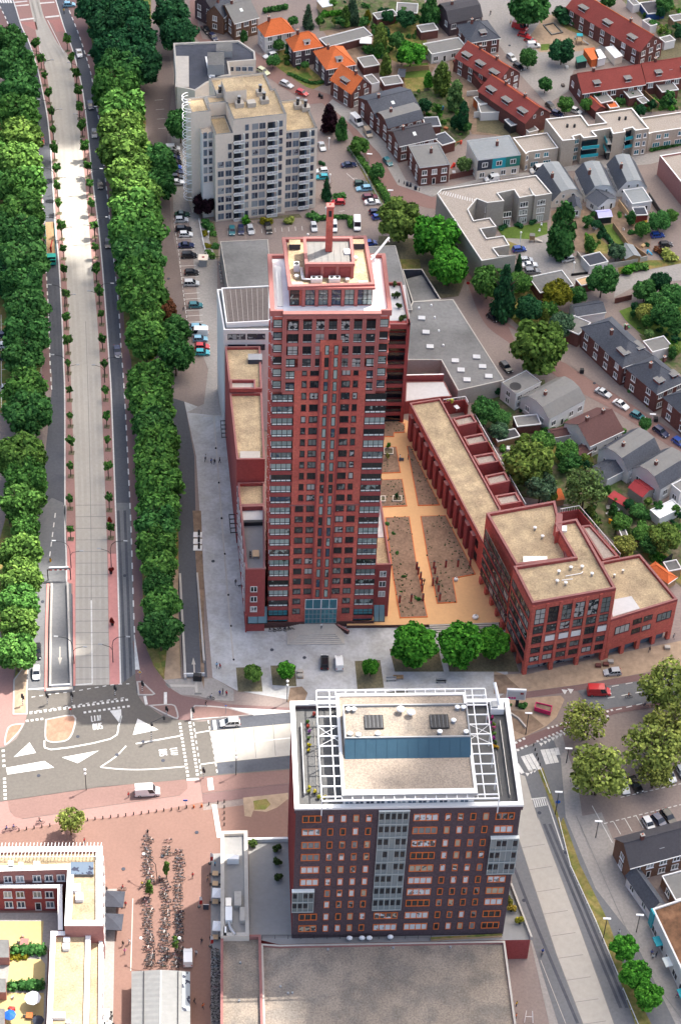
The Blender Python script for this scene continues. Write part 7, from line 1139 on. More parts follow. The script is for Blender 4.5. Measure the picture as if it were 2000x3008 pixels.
def vehicle(w,x0,y0,x1,y1,kind,col,label,group=None,cat=None,z=.03,extra=None):
 """rear and nose sighted on the photo"""
 a,c=P(w,x0,y0,.7),P(w,x1,y1,.7);m_=(a+c)/2;NV[0]+=1;return vehicle_at((m_[0],m_[1]),math.atan2(c[1]-a[1],c[0]-a[0]),kind,col,label,group,cat,z)
def vehicle_at(p,ang,kind,col,label,group=None,cat=None,z=.06):
 d=CAR[kind];nm={'van':'van','smallvan':'van'}.get(kind,'car');th=thing('parked_'+nm if group or 'parked' in label else nm,label,cat or nm,(p[0],p[1],z),ang,group)
 def sub(name,me,loc=(0,0,0),col_=None):o=link(bpy.data.objects.new(name,me));adopt(o,th);o.location=loc;o.color=(*(col_ or PAINTS[col]),1);return o
 sub('body',d['body'])
 for k in('windscreen','rear_window','side_window','side_window.'):
  if kind in('van','smallvan')and k=='rear_window':continue
  sub(k.rstrip('.'),d[k])
 for q in d['wp']:sub('wheel',d['wheel'],q)
 for q in d['hp']:sub('headlight',d['headlight'],q)
 for q in d['tp']:sub('tail_light',d['tail_light'],q)
 return th
V=vehicle
V('A',437,30,520,27,'hatch','lightblue','pale blue car crossing at the top edge of the boulevard');V('A',542,340,552,385,'sedan','white','white car on the right carriageway near the top');V('A',617,695,630,750,'hatch','navy','dark blue car on the right carriageway beside the third young tree group');V('A',650,893,652,940,'hatch','grey','grey car on the right carriageway in front of the sunlit trees');V('A',689,1240,692,1292,'hatch','black','black car with pale roof reflections on the right carriageway beside the bright concrete');V('A',281,925,288,992,'estate','red','red car driving down the left carriageway');V('H',823,262,832,335,'hatch','black','black car on the right carriageway above the two dark trees');V('H',898,1085,908,1160,'sedan','navy','dark car on the right carriageway beside the young tree with a bent top')
V('A',1400,182,1435,222,'sedan','black','black police style car at the top street, upper of two','cars on the top street');V('A',1448,232,1485,272,'hatch','navy','dark blue car at the top street behind the black one','cars on the top street');V('M',287,1012,290,1140,'estate','black','black estate waiting at the stop line on the left carriageway');V('M',282,1185,282,1298,'hatch','white','white hatchback first at the stop line on the left carriageway')
V('S',950,692,783,702,'mpv','white','white people carrier at the crossing on the cross street');V('Q',1032,985,1235,975,'van','white','white delivery van with faint lettering on the sunny red pavement');V('Y',757,232,1000,232,'van','red','bright red delivery van with a yellow leaf pattern on the cross street');V('L',1110,1362,968,1372,'hatch','silver','silver hatchback on the sandy pavement before the red block');V('N',1055,1342,1055,1238,'mpv','black','black people carrier parked on the grey square');V('N',1170,1352,1160,1240,'smallvan','white','white car van parked on the grey square beside the black one');V('T',478,1525,478,1370,'smallvan','white','white small van parked on the plaza beside the bicycles')
for i,(y,k,c)in enumerate(((1020,'smallvan','white'),(1055,'hatch','black'),(1085,'hatch','navy'),(1115,'sedan','black'),(1150,'hatch','blue'),(1182,'sedan','navy'),(1215,'hatch','black'),(1252,'sedan','white'))):V('A',1148+i*4,y,1232+i*4,y-2,k,c,'%s %s left of the spiral stairs, %s from the top of the upper column'%(c,'van' if k=='smallvan' else 'car',ORD[i]),'cars parked left of the pale tower')
for i,(x0,x1,y,k,c)in enumerate(((355,497,405,'sedan','green'),(365,472,455,'hatch','silver'),(362,515,540,'estate','black'),(405,512,590,'hatch','white'),(388,540,690,'sedan','navy'),(420,560,782,'mpv','black'),(450,575,940,'hatch','black'),(448,572,1040,'mpv','silver'),(485,612,1242,'hatch','teal'),(498,650,1445,'estate','lightblue'),(660,490,1500,'van','white'),(528,655,1552,'hatch','lightblue'))):V('G',x0,y,x1,y-3,k,c,'%s %s in the boulevard bays, %s from the top of the lower column'%(c,'van' if k=='van' else 'car',ORD[i]),'cars in the bays beside the boulevard')
V('W',447,797,485,797,'hatch','red','red car near the lower end of the bays beside the boulevard','cars in the bays beside the boulevard');V('W',447,811,486,811,'hatch','cyan','turquoise car at the lower end of the bays beside the boulevard','cars in the bays beside the boulevard')
for x0,y0,x1,y1,k,c,lb in((883,515,886,592,'hatch','teal','blue-green car parked nose out below the pale tower, leftmost'),(965,515,970,580,'hatch','navy','navy car parked nose out below the pale tower, second from left'),(1043,508,1065,582,'hatch','silver','silver car parked nose out below the pale tower, third from left'),(1208,492,1228,572,'estate','black','black car parked alone below the pale tower')):V('G',x0,y0,x1,y1,k,c,lb)
for x0,y0,x1,y1,k,c,lb in((60,482,78,556,'hatch','silver','silver car parked left of the tower chimney'),(248,470,258,568,'smallvan','white','white van half hidden behind the tower chimney'),(465,448,470,552,'van','white','white camper van beside the short hedge'),(345,292,240,290,'hatch','red','bright red car at the corner of the pale tower'),(437,122,560,118,'hatch','green','dark green car in the car park by the long hedge'),(595,160,465,170,'estate','lightblue','light blue car in the car park by the long hedge'),(520,248,652,240,'estate','maroon','maroon car in the car park by the long hedge'),(550,295,662,285,'sedan','white','white car in the car park by the long hedge'),(585,388,692,375,'hatch','navy','dark blue car in the car park under the big tree'),(628,432,705,420,'hatch','blue','blue car in the car park under the big tree'),(575,668,600,665,'hatch','blue','blue car just showing behind the tower roof crane')):V('F',x0,y0,x1,y1,k,c,lb)
for x0,y0,x1,y1,k,c,lb in((265,1268,387,1258,'sedan','navy','navy car parked at the top of the hedge car park'),(597,1210,652,1270,'hatch','teal','dark teal car driving on the brick street past the terrace'),(345,890,425,968,'van','white','white van parked at the head of the slate terrace'),(450,985,492,1052,'smallvan','sand','sand coloured small van behind the white van'),(108,1090,132,1150,'sedan','silver','silver car parked below the purple beech'),(155,1355,85,1358,'hatch','cyan','turquoise car at the side of the pale tower'),(150,1308,85,1312,'hatch','white','white car at the side of the pale tower'),(1485,1362,1360,1380,'smallvan','white','white van parked in front of the shop house')):V('C',x0,y0,x1,y1,k,c,lb)
for x0,y0,x1,y1,k,c,lb in((1172,835,1258,868,'hatch','red','red car parked on the bend below the orange roofs'),(1015,748,1128,798,'estate','silver','silver estate parked on the bend above the red car'),(805,625,910,682,'estate','lime','pale lime estate parked on the bend'),(985,490,862,525,'estate','white','white car parked between the two villas')):V('B',x0,y0,x1,y1,k,c,lb)
for x0,y0,x1,y1,k,c,lb in((288,195,375,222,'van','red','red van parked at the top of the playground square'),(318,258,402,272,'hatch','red','red car parked on the playground square, upper'),(358,292,462,322,'hatch','red','red car parked on the playground square, lower'),(385,348,487,345,'smallvan','white','white car van parked on the playground square'),(240,418,292,462,'hatch','silver','silver car parked along the long red terrace'),(290,490,350,532,'hatch','black','black car parked along the long red terrace'),(540,792,592,832,'hatch','black','black car parked beside the bare gable end'),(735,838,778,855,'hatch','white','white car parked behind the beige flats'),(590,862,640,878,'hatch','navy','dark blue car parked behind the beige flats'),(515,1300,435,1310,'van','white','white van parked before the lower beige end')):V('D',x0,y0,x1,y1,k,c,lb)
for x0,y0,x1,y1,k,c,lb in((280,608,370,598,'hatch','blue','blue car parked on the fan shaped yard'),(340,690,418,684,'hatch','silver','silver car, uppermost of three beside the slim cypress'),(342,728,468,720,'sedan','white','white saloon, middle of three beside the slim cypress'),(368,775,482,768,'estate','grey','grey estate, lowest of three beside the slim cypress'),(752,668,638,690,'hatch','silver','silver hatchback under the tall pointed tree'),(190,1470,258,1548,'estate','black','dark estate parked beside the long grey hall'),(1340,500,1432,492,'hatch','blue','blue car in the grey yard at the right'),(1425,568,1472,565,'hatch','black','black car in the grey yard at the right'),(102,1112,145,1142,'hatch','black','small black car beside the dark conifer')):V('E',x0,y0,x1,y1,k,c,lb)
for x0,y0,x1,y1,k,c,lb in((910,368,1028,428,'sedan','silver','silver saloon, first in the line along the terrace street'),(1045,452,1165,525,'sedan','white','white saloon, second in the line along the terrace street'),(1178,548,1285,600,'hatch','teal','teal hatchback, third in the line along the terrace street'),(1358,658,1465,735,'estate','navy','dark estate behind the small street tree'),(1498,742,1600,815,'hatch','blue','blue car at the right frame edge on the terrace street')):V('K',x0,y0,x1,y1,k,c,lb)
for x0,y0,x1,y1,k,c,lb in((1058,945,1112,1085,'estate','white','white car parked under the yellow-green tree'),(1150,955,1215,1058,'estate','black','black car parked beside the white one under the tree'),(1440,880,1502,982,'hatch','white','white car parked under the right grove, left one'),(1545,850,1600,950,'hatch','silver','silver car parked under the right grove at the frame edge'),(1265,1292,1322,1382,'hatch','silver','silver car in the lower car park beside the brown gabled house'),(1342,1268,1422,1352,'hatch','navy','dark blue car in the lower car park beside the silver one'),(1425,1232,1502,1330,'estate','black','black estate in the lower car park, rightmost')):V('Y',x0,y0,x1,y1,k,c,lb)
for y,k,c,lb,x0,x1 in((113,'hatch','white','white car at the left frame edge behind the upper trees',-5,40),(1082,'hatch','white','white car half hidden by the left boulevard trees',15,90),(1172,'hatch','navy','dark car half hidden by the left boulevard trees',20,95),(1002,'hatch','navy','blue car half hidden by the left boulevard trees',5,75),(1410,'estate','silver','silver estate in the left car park below the last tall trees',22,120)):V('H',x0,y,x1,y-3,k,c,lb)
a,c=P('H',385,140,1),P('H',400,460,1);ang=math.atan2(c[1]-a[1],c[0]-a[0]);LF=Frame(a,ang);Ln=np.linalg.norm((c-a)[:2]);lt=thing('flatbed_lorry','green flatbed lorry with a red loading crane on the left carriageway','lorry',(a[0],a[1],0.03));m=MB(LF);m.box(0,Ln-2.4,-1.2,1.2,.9,1.2,'dark_metal','wood');m.box(0,Ln-2.4,-1.25,-1.203,1.2,1.7,'teal_panel');m.box(0,Ln-2.4,1.203,1.25,1.2,1.7,'teal_panel');m.build('bed',lt)
m=MB(LF);m.box(Ln-2.3,Ln-.2,-1.2,1.2,.6,2.2,'cab_green');m.box(Ln-2.2,Ln-.7,-1.1,1.1,2.2,2.85,'cab_green')if 0 else None;mat('cab_green',(.03,.38,.30),.5,.05,1);m.prism([(Ln-2.25,-1.12),(Ln-.6,-1.12),(Ln-.6,1.12),(Ln-2.25,1.12)],2.202,2.9,'cab_green');m.build('cab',lt);m=MB(LF);m.box(Ln-.6,Ln-.55,-1.05,1.05,2.2,2.8,'glass_dark');m.box(Ln-.198,Ln-.15,-1.0,1.0,1.5,2.1,'glass_dark');m.build('windscreen',lt)
m=MB(LF);m.tube((Ln-5.2,0,1.2),(Ln-5.2,0,3.0),.25,'lens_red',6);m.tube((Ln-5.2,0,3.0),(Ln-7.2,.5,3.6),.18,'lens_red',6);m.tube((Ln-7.2,.5,3.6),(Ln-6.4,-.3,1.5),.14,'lens_red',6);m.build('loading_crane',lt);m=MB(LF)
for y in(-1.2,1.2):
 for z in(1.8,2.6):m.tube((.2,y,z),(2.6,y,z),.05,'grey_metal',4)
 for x in(.2,1.4,2.6):m.tube((x,y,1.2),(x,y,2.7),.06,'grey_metal',4)
m.build('load_rack',lt)
for x in(1.5,3.0,Ln-1.3):
 for y in(-1.0,1.0):m=MB(LF);m.tube((x,y-.18,.5),(x,y+.18,.5),.5,'rubber',12);m.build('wheel',lt)
def boxat(w,q,z0,z1,mt,top=None):m=MB();m.prism([tuple(p)for p in g(w,*q,z=z1)],z0,z1,mt,top,raw=True);return m
mat('skip_pink',(.55,.03,.13),.6,.1,1);th=thing('skip_container','pink open skip on the bare ground beside the billboard','skip',tuple(P('Y',410,400,0)));qs=(338,365,475,405,490,350,350,318);m=boxat('Y',qs,.3,1.4,'skip_pink');m.build('wall',th);q=g('Y',*qs,z=1.7);m=MB();parapet(m,[tuple(p)for p in q],1.4,1.75,'skip_pink','skip_pink',.15);m.prism([tuple(p)for p in inset(q,.2)],1.3,1.42,'dirt',raw=True);m.build('rim',th)
for q,h,mt,tp,lb in(((820,375,900,365,935,445,880,460),2.6,'tiles_orange','tiles_orange','orange container tent in the playground corner'),((760,440,810,422,842,465,770,480),2.4,'dark_metal','hut_green','green roofed hut beside the orange container'),((900,385,945,378,988,440,930,455),2.6,'white_metal','white_metal','white arched container beside the orange one'),((985,362,1045,350,1118,425,1060,445),2.6,'cream_wall','white_membrane','long white container on the playground edge')):
 mat('hut_green',(.04,.2,.15),.7,.1,1);th=thing('container',lb,'container',tuple(np.append(np.mean(g('D',*q),axis=0),0)));boxat('D',q,0,h,mt).build('wall',th);r=g('D',*q,z=h+.12);m=MB();m.prism([tuple(p)for p in inset(r,-.1)],h+.002,h+.14,tp,raw=True);m.build('roof',th)
def lamp2(w,x,y,sd,lb):
 p=P(w,x,y,0);th=thing('street_lamp',lb,'street lamp',tuple(p),0,'double armed lamps along the bus lane');m=MB();o=-1 if sd=='left' else 1
 m.tube((p[0],p[1],0),(p[0],p[1],5.4),.11,'dark_metal',6,.08);m.path([(p[0],p[1],5.4),(p[0]+o*.3,p[1],7.0),(p[0]+o*1.2,p[1],8.0),(p[0]+o*3.3,p[1],8.4)],.07,'dark_metal');m.path([(p[0],p[1],3.9),(p[0]-o*.5,p[1],4.9),(p[0]-o*2.4,p[1],5.6)],.06,'dark_metal');m.build('pole',th)
 for e,z in((o*3.5,8.4),(-o*2.6,5.6)):m=MB();m.box(p[0]+e-.45,p[0]+e+.45,p[1]-.16,p[1]+.16,z-.07,z+.07,'grey_metal');m.build('lamp_head',th)
for i,(w,x,y)in enumerate((('M',572,1175),('M',549,440),('H',528,1360),('H',503,820),('H',480,300),('A',388,1330),('A',365,860),('A',310,520))):lamp2(w,x,y,'left','double armed lamp on the left bus lane strip, %s from the near end'%ORD[i])
for i,(w,x,y)in enumerate((('M',871,1165),('M',857,430),('H',808,1370),('H',770,800),('H',735,290),('A',620,1330),('A',585,900),('A',540,545))):lamp2(w,x,y,'right','double armed lamp on the right bus lane strip, %s from the near end'%ORD[i])
def post(w,x,y,h,lb,style='globe',group=None,z0=0,mt='dark_metal',dx=0.0,dy=0.0):
 p=P(w,x,y,z0);th=thing('street_lamp',lb,'street lamp',tuple(p),0,group);m=MB();q=(p[0]+dx,p[1]+dy,z0+h)
 if style=='curve':m.path([(p[0],p[1],z0),(p[0]+dx*.1,p[1]+dy*.1,z0+h*.85),(p[0]+dx*.45,p[1]+dy*.4,z0+h*.98),q],.08,mt)
 else:m.tube((p[0],p[1],z0),q,.1,mt,6,.07)
 m.build('pole',th);m=MB()
 if style=='globe':m.ball((q[0],q[1],q[2]+.22),.32,.32,.3,'lamp_white',10,6)
 elif style=='two':m.ball((q[0],q[1],q[2]+.22),.3,.3,.3,'lamp_white',10,6)
 elif style=='tee':m.box(q[0]-.75,q[0]+.75,q[1]-.2,q[1]+.2,q[2],q[2]+.14,'white_metal')
 else:m.ball(q,.32,.32,.2,'lamp_white',10,6)
 m.build('lamp_head',th)
 if style=='two':m=MB();m.ball((p[0],p[1]-.1,h-.9),.28,.28,.28,'lamp_white',10,6);m.build('lamp_head',th)
post('Q',665,970,6.3,'black post with two white globes at the sunny kerb of the junction','two');post('S',922,1180,6.6,'black post with white globes beside the sunlit concrete of the cross street','two');post('S',1390,505,6.3,'black lamp post beside the second plaza tree','two');
for i,(x,y,hx,hy)in enumerate(((198,750,70,497),(180,1510,45,1272),(288,1510,400,1272))):a=P('T',x,y,0);q=P('T',hx,hy,6.2);post('T',x,y,6.2,('curved lamp post in the upper bicycle racks','curved lamp post at the lower left bicycle rack','curved lamp post at the lower middle bicycle rack')[i],'curve',None,0,'dark_metal',q[0]-a[0],q[1]-a[1])
for w,x,y,h,lb in(('Y',265,592,6.8,'tall lamp post on the bare ground right of the dark tower'),('Y',512,1262,7.2,'tall lamp post with a blue sign on the dry verge'),('Y',850,1455,5.2,'lamp post beside the lower car park'),('Z',910,1032,7.0,'tall lamp post on the dry verge above the three green trees'),('Z',1190,965,5.6,'lamp post beside the white walled shop'),('Y',605,830,4.6,'short lamp post under the half bare tree')):post(w,x,y,h,lb,'tee')
for i,(w,x,y,h,lb)in enumerate((('C',172,1148,3.6,'white globe lamp below the purple beech'),('C',180,1400,2.4,'white globe lamp at the side of the pale tower'),('G',668,625,1.9,'white globe lamp beside the yellow shrubs'),('E',328,575,4.0,'white globe lamp behind the blue car on the yard'),('E',735,802,3.8,'white globe lamp at the edge of the fan shaped yard'),('F',178,440,3.2,'white globe lamp just left of the tower chimney'),('F',12,640,1.6,'small white globe lamp behind the tower roof edge'))):post(w,x,y,h,lb,'globe',None,0,'white_metal')
for w,x,y,h,lb in(('C',480,1260,3.4,'thin grey lamp post on the brick street, upper'),('C',640,1530,3.0,'thin grey lamp post on the brick street, lower'),('K',1335,650,3.5,'thin grey lamp post behind the small street tree')):post(w,x,y,h,lb,'tee',None,0,'grey_metal')
def signal(w,x,y,h,lb,arm=None):
 p=P(w,x,y,0);th=thing('traffic_light',lb,'traffic light',tuple(p));m=MB();m.tube((p[0],p[1],0),(p[0],p[1],h),.09,'dark_metal',6)
 for k in range(4):m.tube((p[0],p[1],.3+k*.6),(p[0],p[1],.6+k*.6),.095,'white_metal',6)
 if arm:m.tube((p[0],p[1],h),(p[0]+arm[0],p[1]+arm[1],h+.3),.09,'dark_metal',5)
 m.build('pole',th);m=MB();e=arm or(0,0);m.box(p[0]+e[0]-.22,p[0]+e[0]+.22,p[1]+e[1]-.2,p[1]+e[1]+.15,h-.5,h+.55,'dark_metal');m.build('signal_head',th);m=MB();m.box(p[0]+.1,p[0]+.42,p[1]-.2,p[1]+.12,h-.9,h-.1,'dark_metal');m.build('signal_head',th)
for w,x,y,h,lb in(('Q',180,318,3.0,'traffic light on the left pavement of the junction'),('Q',367,308,3.0,'traffic light at the left corner of the ramp'),('Q',556,300,3.0,'traffic light at the right corner of the ramp'),('Q',886,242,2.6,'traffic light on the bus lane island'),('S',60,412,2.8,'traffic light on the small island right of the carriageway'),('S',282,622,2.0,'traffic light at the rounded island corner'),('S',525,655,2.8,'traffic light on the long red island before the white people carrier'),('S',622,1210,2.8,'traffic light at the lower end of the crossing')):signal(w,x,y,h,lb)
a=P('Q',1165,588,0);signal('Q',1165,588,5.6,'tall traffic light mast with a long arm over the junction',(2.6,1.6))
def bollards(w,pts,lb,grp,h=.85,r=.13,mt='dark_metal',nm='bollard'):
 m0=MB();m0.tube((0,0,0),(0,0,h),r,mt,8,r*.85);m0.ball((0,0,h),r*.85,r*.85,r*.6,mt,8,4);me=m0.mesh(nm)
 for i in range(0,len(pts),2):p=P(w,pts[i],pts[i+1],0);o=link(bpy.data.objects.new(nm,me));o.location=(p[0],p[1],.03);tag(o,lb,'bollard',grp)
bollards('Q',(150,1283,208,1273,266,1264,325,1255,387,1247,675,1205,733,1197,793,1190,852,1182,910,1175,968,1168,1028,1160,1088,1153,1143,1146,1203,1138,1260,1131,1318,1124,1375,1117,1435,1107),'black bollard in the long line along the pink plaza edge','bollards along the plaza edge');bollards('T',(813,22,813,74,813,127,813,180,813,234),'black bollard in the short line above the cafe wing','bollards above the cafe wing');bollards('T',(672,46,755,32),'black bollard beside the dark drain grating','bollards at the grating');bollards('Y',(330,690,343,730,356,772,369,808,384,855),'black bollard between the two zebra crossings','bollards between the zebra crossings');bollards('C',(708,1400,748,1415,828,1450,865,1465),'dark bollard on the corner by the red brick house','bollards on the street corner',.9)
bollards('I',(90,830,113,1095,135,1370),'dark round stud light in the grey square, upper line','stud lights of the upper square',.25,.22,'dark_metal','stud_light');bollards('N',(265,190,290,465,317,780,338,1018,358,1277),'dark round stud light in the grey square, lower line','stud lights of the lower square',.25,.22,'dark_metal','stud_light');bollards('G',(770,862,770,890,772,918,776,946,780,978,785,1005,788,1035),'grey concrete ball along the hall wall','concrete balls along the hall',.5,.3,'slab_light','concrete_ball')
bollards('T',(533,70,605,62),'orange and white traffic cone on the plaza edge','traffic cones',.7,.2,'tiles_orange','traffic_cone')
def sign(w,x,y,h,lb,shape,mt,s=.6,cat='road sign',rim=None):
 p=P(w,x,y,0);th=thing('road_sign',lb,cat,tuple(p));m=MB();m.tube((p[0],p[1],0),(p[0],p[1],h),.05,'grey_metal',5);m.build('pole',th);m=MB();c=(p[0],p[1]-.08,h)
 if shape=='disc':m.tube((c[0],c[1]-.05,c[2]),(c[0],c[1],c[2]),s*.5,mt,12)
 elif shape=='dia':
  for k,mm,y_ in((1,'white_paint',0),(.75,mt,-.02)):m.face([(c[0],c[1]+y_,c[2]-s*.6*k),(c[0]+s*.6*k,c[1]+y_,c[2]),(c[0],c[1]+y_,c[2]+s*.6*k),(c[0]-s*.6*k,c[1]+y_,c[2])],mm)
 else:m.box(c[0]-s,c[0]+s,c[1]-.05,c[1],c[2]-s*.5,c[2]+s*.5,mt)
 m.build('sign_plate',th)
mat('sign_blue',(.02,.12,.5),.5,.03,1);mat('sign_yellow',(.8,.42,.02),.5,.03,1)
sign('T',457,75,2.6,'small blue sign at the plaza edge above the bollards','rect','sign_blue',.45);sign('M',1078,1290,2.2,'yellow and white diamond sign on the island tip','dia','sign_yellow',.9);sign('Q',548,408,2.6,'small round red and blue sign on the dirt island','disc','lens_red',.6);sign('Y',525,1215,2.4,'round blue sign on the dry verge','disc','sign_blue',1.0);sign('F',1480,1110,2.6,'red and white no entry sign on the corner of the walled yard','disc','lens_red',.9);sign('S',828,620,2.8,'thin blue sign post on the long red island','rect','sign_blue',.2)
p=P('H',1218,1310,0);th=thing('information_board','large blue information board with an orange top edge under the two dark trees','sign',tuple(p));m=MB();f2=Frame(p,rad(-38));m.fr=f2;m.box(-2.4,2.4,-.1,.1,1.2,3.4,'sign_blue');m.box(-2.4,2.4,-.1,.1,3.402,3.9,'sign_yellow');m.build('sign_plate',th);m=MB(f2);m.box(-2.0,-1.85,-.08,.08,0,1.2,'grey_metal');m.build('leg',th);m=MB(f2);m.box(1.85,2.0,-.08,.08,0,1.2,'grey_metal');m.build('leg',th)
m=MB(f2)
for z in(2.9,2.3,1.7):m.box(-1.8,.9,-.135,-.105,z,z+.22,'white_paint')
m.build('lettering',th)
p=P('Y',190,355,0);th=thing('billboard','pale billboard on one thick leg with a pink word beside the bare ground','billboard',tuple(p));m=MB();m.box(p[0]-.35,p[0]+.35,p[1]-.2,p[1]+.2,0,2.3,'dark_metal');m.build('leg',th);m=MB();m.box(p[0]-2.5,p[0]+1.6,p[1]-.25,p[1]+.25,2.3,5.4,'white_metal');m.build('panel',th);m=MB();m.box(p[0]-2.3,p[0]+1.4,p[1]-.3,p[1]-.253,2.5,5.0,'tile_white');m.build('poster',th);m=MB()
mat('poster_pink',(.6,.02,.2),.5,.03,1)
for x,w_ in((-2.1,.5),(-1.45,.4),(-.95,.5)):m.box(p[0]+x,p[0]+x+w_,p[1]-.33,p[1]-.303,2.7,3.2,'poster_pink')
m.box(p[0]+.4,p[0]+1.1,p[1]-.33,p[1]-.303,4.1,4.7,'brick_wine');m.build('lettering',th)
def wallrun(w,pts,wd,h,mt,label,cat='wall',nm='ramp_wall',top=None,z0=0):
 q=[np.array(p)for p in g(w,*pts,z=h)];m=MB()
 for a,c in zip(q,q[1:]):d=(c-a)/np.linalg.norm(c-a);n=np.array([-d[1],d[0]])*wd/2;m.prism([tuple(a-n),tuple(c-n),tuple(c+n),tuple(a+n)],z0,h,mt,top,raw=True)
 return m.build(nm,None,label,cat)
wallrun('M',(400,555,392,900,388,1345),.45,.9,'kerb','pale concrete wall along the left side of the ramp in the left carriageway');wallrun('M',(521,550,532,900,548,1345),.45,.9,'kerb','pale concrete wall along the right side of the ramp in the left carriageway');wallrun('M',(380,1338,540,1330),.25,1.0,'white_metal','white rail at the low end of the left ramp');wallrun('M',(358,1372,560,1360),.8,.8,'slab_light','pale end wall of the left ramp above the traffic lights');wallrun('M',(372,560,360,900,355,1385),.6,.3,'pink_strip','red painted kerb along the left ramp','kerb','kerb')
wallrun('M',(1383,480,1400,800,1425,1280),.5,.9,'kerb','pale concrete wall along the left side of the right ramp');wallrun('M',(1515,475,1545,850,1568,1150),.4,.9,'kerb','pale concrete wall along the right side of the right ramp');wallrun('S',(440,245,632,240),.2,1.0,'white_metal','white rail at the low end of the right ramp');roof_=P('S',567,275,1);m=MB();m.box(roof_[0]-.9,roof_[0]+.9,roof_[1]-.5,roof_[1]+.5,0,1.7,'dark_metal');simple('control_cabinet','black control cabinet at the end of the right ramp','cabinet',m)
a,c=P('M',373,535,0),P('M',547,528,0);th=thing('height_gantry','white height limit gantry with red and white chevrons before the ramp','gantry',tuple((a+c)/2));
for p in(a,c):m=MB();m.box(p[0]-.1,p[0]+.1,p[1]-.1,p[1]+.1,0,3.2,'dark_metal');m.build('post',th)
m=MB();u=(c-a)/np.linalg.norm(c-a);f2=Frame(a,math.atan2(u[1],u[0]));Lg=np.linalg.norm(c-a);m.fr=f2;m.box(-.1,Lg+.1,-.12,.12,3.202,3.5,'dark_metal');m.box(.4,Lg-.4,.2,.5,3.3,3.75,'white_metal');m.build('beam',th);m=MB(f2)
for i in range(8):m.box(.5+i*.55,1.02+i*.55,-.16,-.123,3.2,3.45,'lens_red' if i%2==0 else 'white_paint')
m.build('chevron_plate',th)
p=P('M',390,390,0);m=MB();m.tube((p[0],p[1],0),(p[0],p[1],.9),.22,'sign_yellow',8);m.ball((p[0],p[1],1.0),.2,.2,.2,'dark_metal',8,4);simple('beacon','small orange beacon at the tip of the ramp divider','beacon',m)
for i,(x,y)in enumerate(((85,318),(85,370),(85,420))):
 p=P('N',x,y,0);f2=Frame(p,rad(2));th=thing('waste_bin','black underground waste bin on a white pad, %s of three beside the slip road'%('upper','middle','lower')[i],'waste bin',tuple(p));m=MB(f2);m.box(-1.1,.9,-.8,.9,0,.13,'white_paint');m.build('pad',th);m=MB(f2);m.box(-.05,.45,-.3,.3,.13,1.3,'dark_metal');m.tube((.2,0,1.3),(.2,0,1.5),.28,'dark_metal',8);m.build('body',th)
for i,(x,y)in enumerate(((100,742),(118,755))):p=P('C',x,y,0);m=MB();m.box(p[0]-.35,p[0]+.35,p[1]-.35,p[1]+.35,0,1.1,'dark_metal');simple('wheelie_bin','dark wheeled bin on the pavement by the bend','bin',m,'bins on the bend')
for i,(x,y)in enumerate(((772,1425),(796,1432),(838,1455))):p=P('C',x,y,0);m=MB();m.box(p[0]-.35,p[0]+.35,p[1]-.35,p[1]+.35,0,1.15,'felt_dark');simple('wheelie_bin','dark wheeled bin on the street corner by the red brick house','bin',m,'bins on the corner')
for w,x,y,lb in(('K',803,248,'black container bin on the brown street'),('K',1370,620,'black bin beside the grey lamp post on the terrace street'),('F',1058,1180,'dark bin inside the walled yard')):p=P(w,x,y,0);m=MB();m.box(p[0]-.5,p[0]+.5,p[1]-.45,p[1]+.45,0,1.2,'dark_metal');simple('wheelie_bin',lb,'bin',m)
p=P('G',620,870,0);th=thing('ticket_hut','small hut with a cream square roof and glass sides beside the car park lane','hut',tuple(p));m=MB();m.box(p[0]-1.0,p[0]+1.0,p[1]-1.0,p[1]+1.0,0,2.3,'grey_metal');m.build('wall',th);m=MB();m.box(p[0]-1.3,p[0]+1.3,p[1]-1.3,p[1]+1.3,2.3,2.5,'cream_wall');m.tube((p[0],p[1],2.5),(p[0],p[1],2.55),.4,'brick_wine',8);m.build('roof',th)
def fence(w,pts,h,mt,label,nm='fence',z0=0.0,step=2.2,rails=(.5,1.0)):
 q=[np.array(p)for p in g(w,*pts,z=z0+h)];m=MB();posts=MB()
 th=thing(nm,label,'fence',(*np.mean(q,axis=0),0))
 for a,c in zip(q,q[1:]):
  for k in rails:m.tube((*a,z0+h*k),(*c,z0+h*k),.06,mt,4)
 m.build('rail',th);n=0;pm_=MB();pm_.tube((0,0,0),(0,0,h),.06,mt,4);pm_=pm_.mesh('post')
 for a,c in zip(q,q[1:]):
  L=np.linalg.norm(c-a);k=max(1,int(L/step))
  for i in range(k):p=a+(c-a)*i/k;place('post',pm_,th,(*p,z0),0)
fence('Z',(540,0,640,400,850,860,1040,1320),.8,'white_metal','long white guard rail on the dry verge of the concrete bus street','guard_rail',rails=(.8,1.0));fence('Z',(1080,1430,1220,1760),.8,'white_metal','short white guard rail below the three green trees','guard_rail',rails=(.8,1.0));fence('Y',(390,870,470,1080),.8,'white_metal','white guard rail beginning at the zebra crossing','guard_rail',rails=(.8,1.0));fence('C',(315,1120,440,1300,600,1600),1.2,'fence_green' if 'fence_green' in MATS else 'grey_metal','grey wire fence along the hedge of the car park');fence('G',(580,440,620,650,655,790),1.4,'white_metal','pale fence beside the grey lane of the car park');fence('G',(650,800,775,795),1.6,'dark_metal','dark gate fence left of the felt roof')
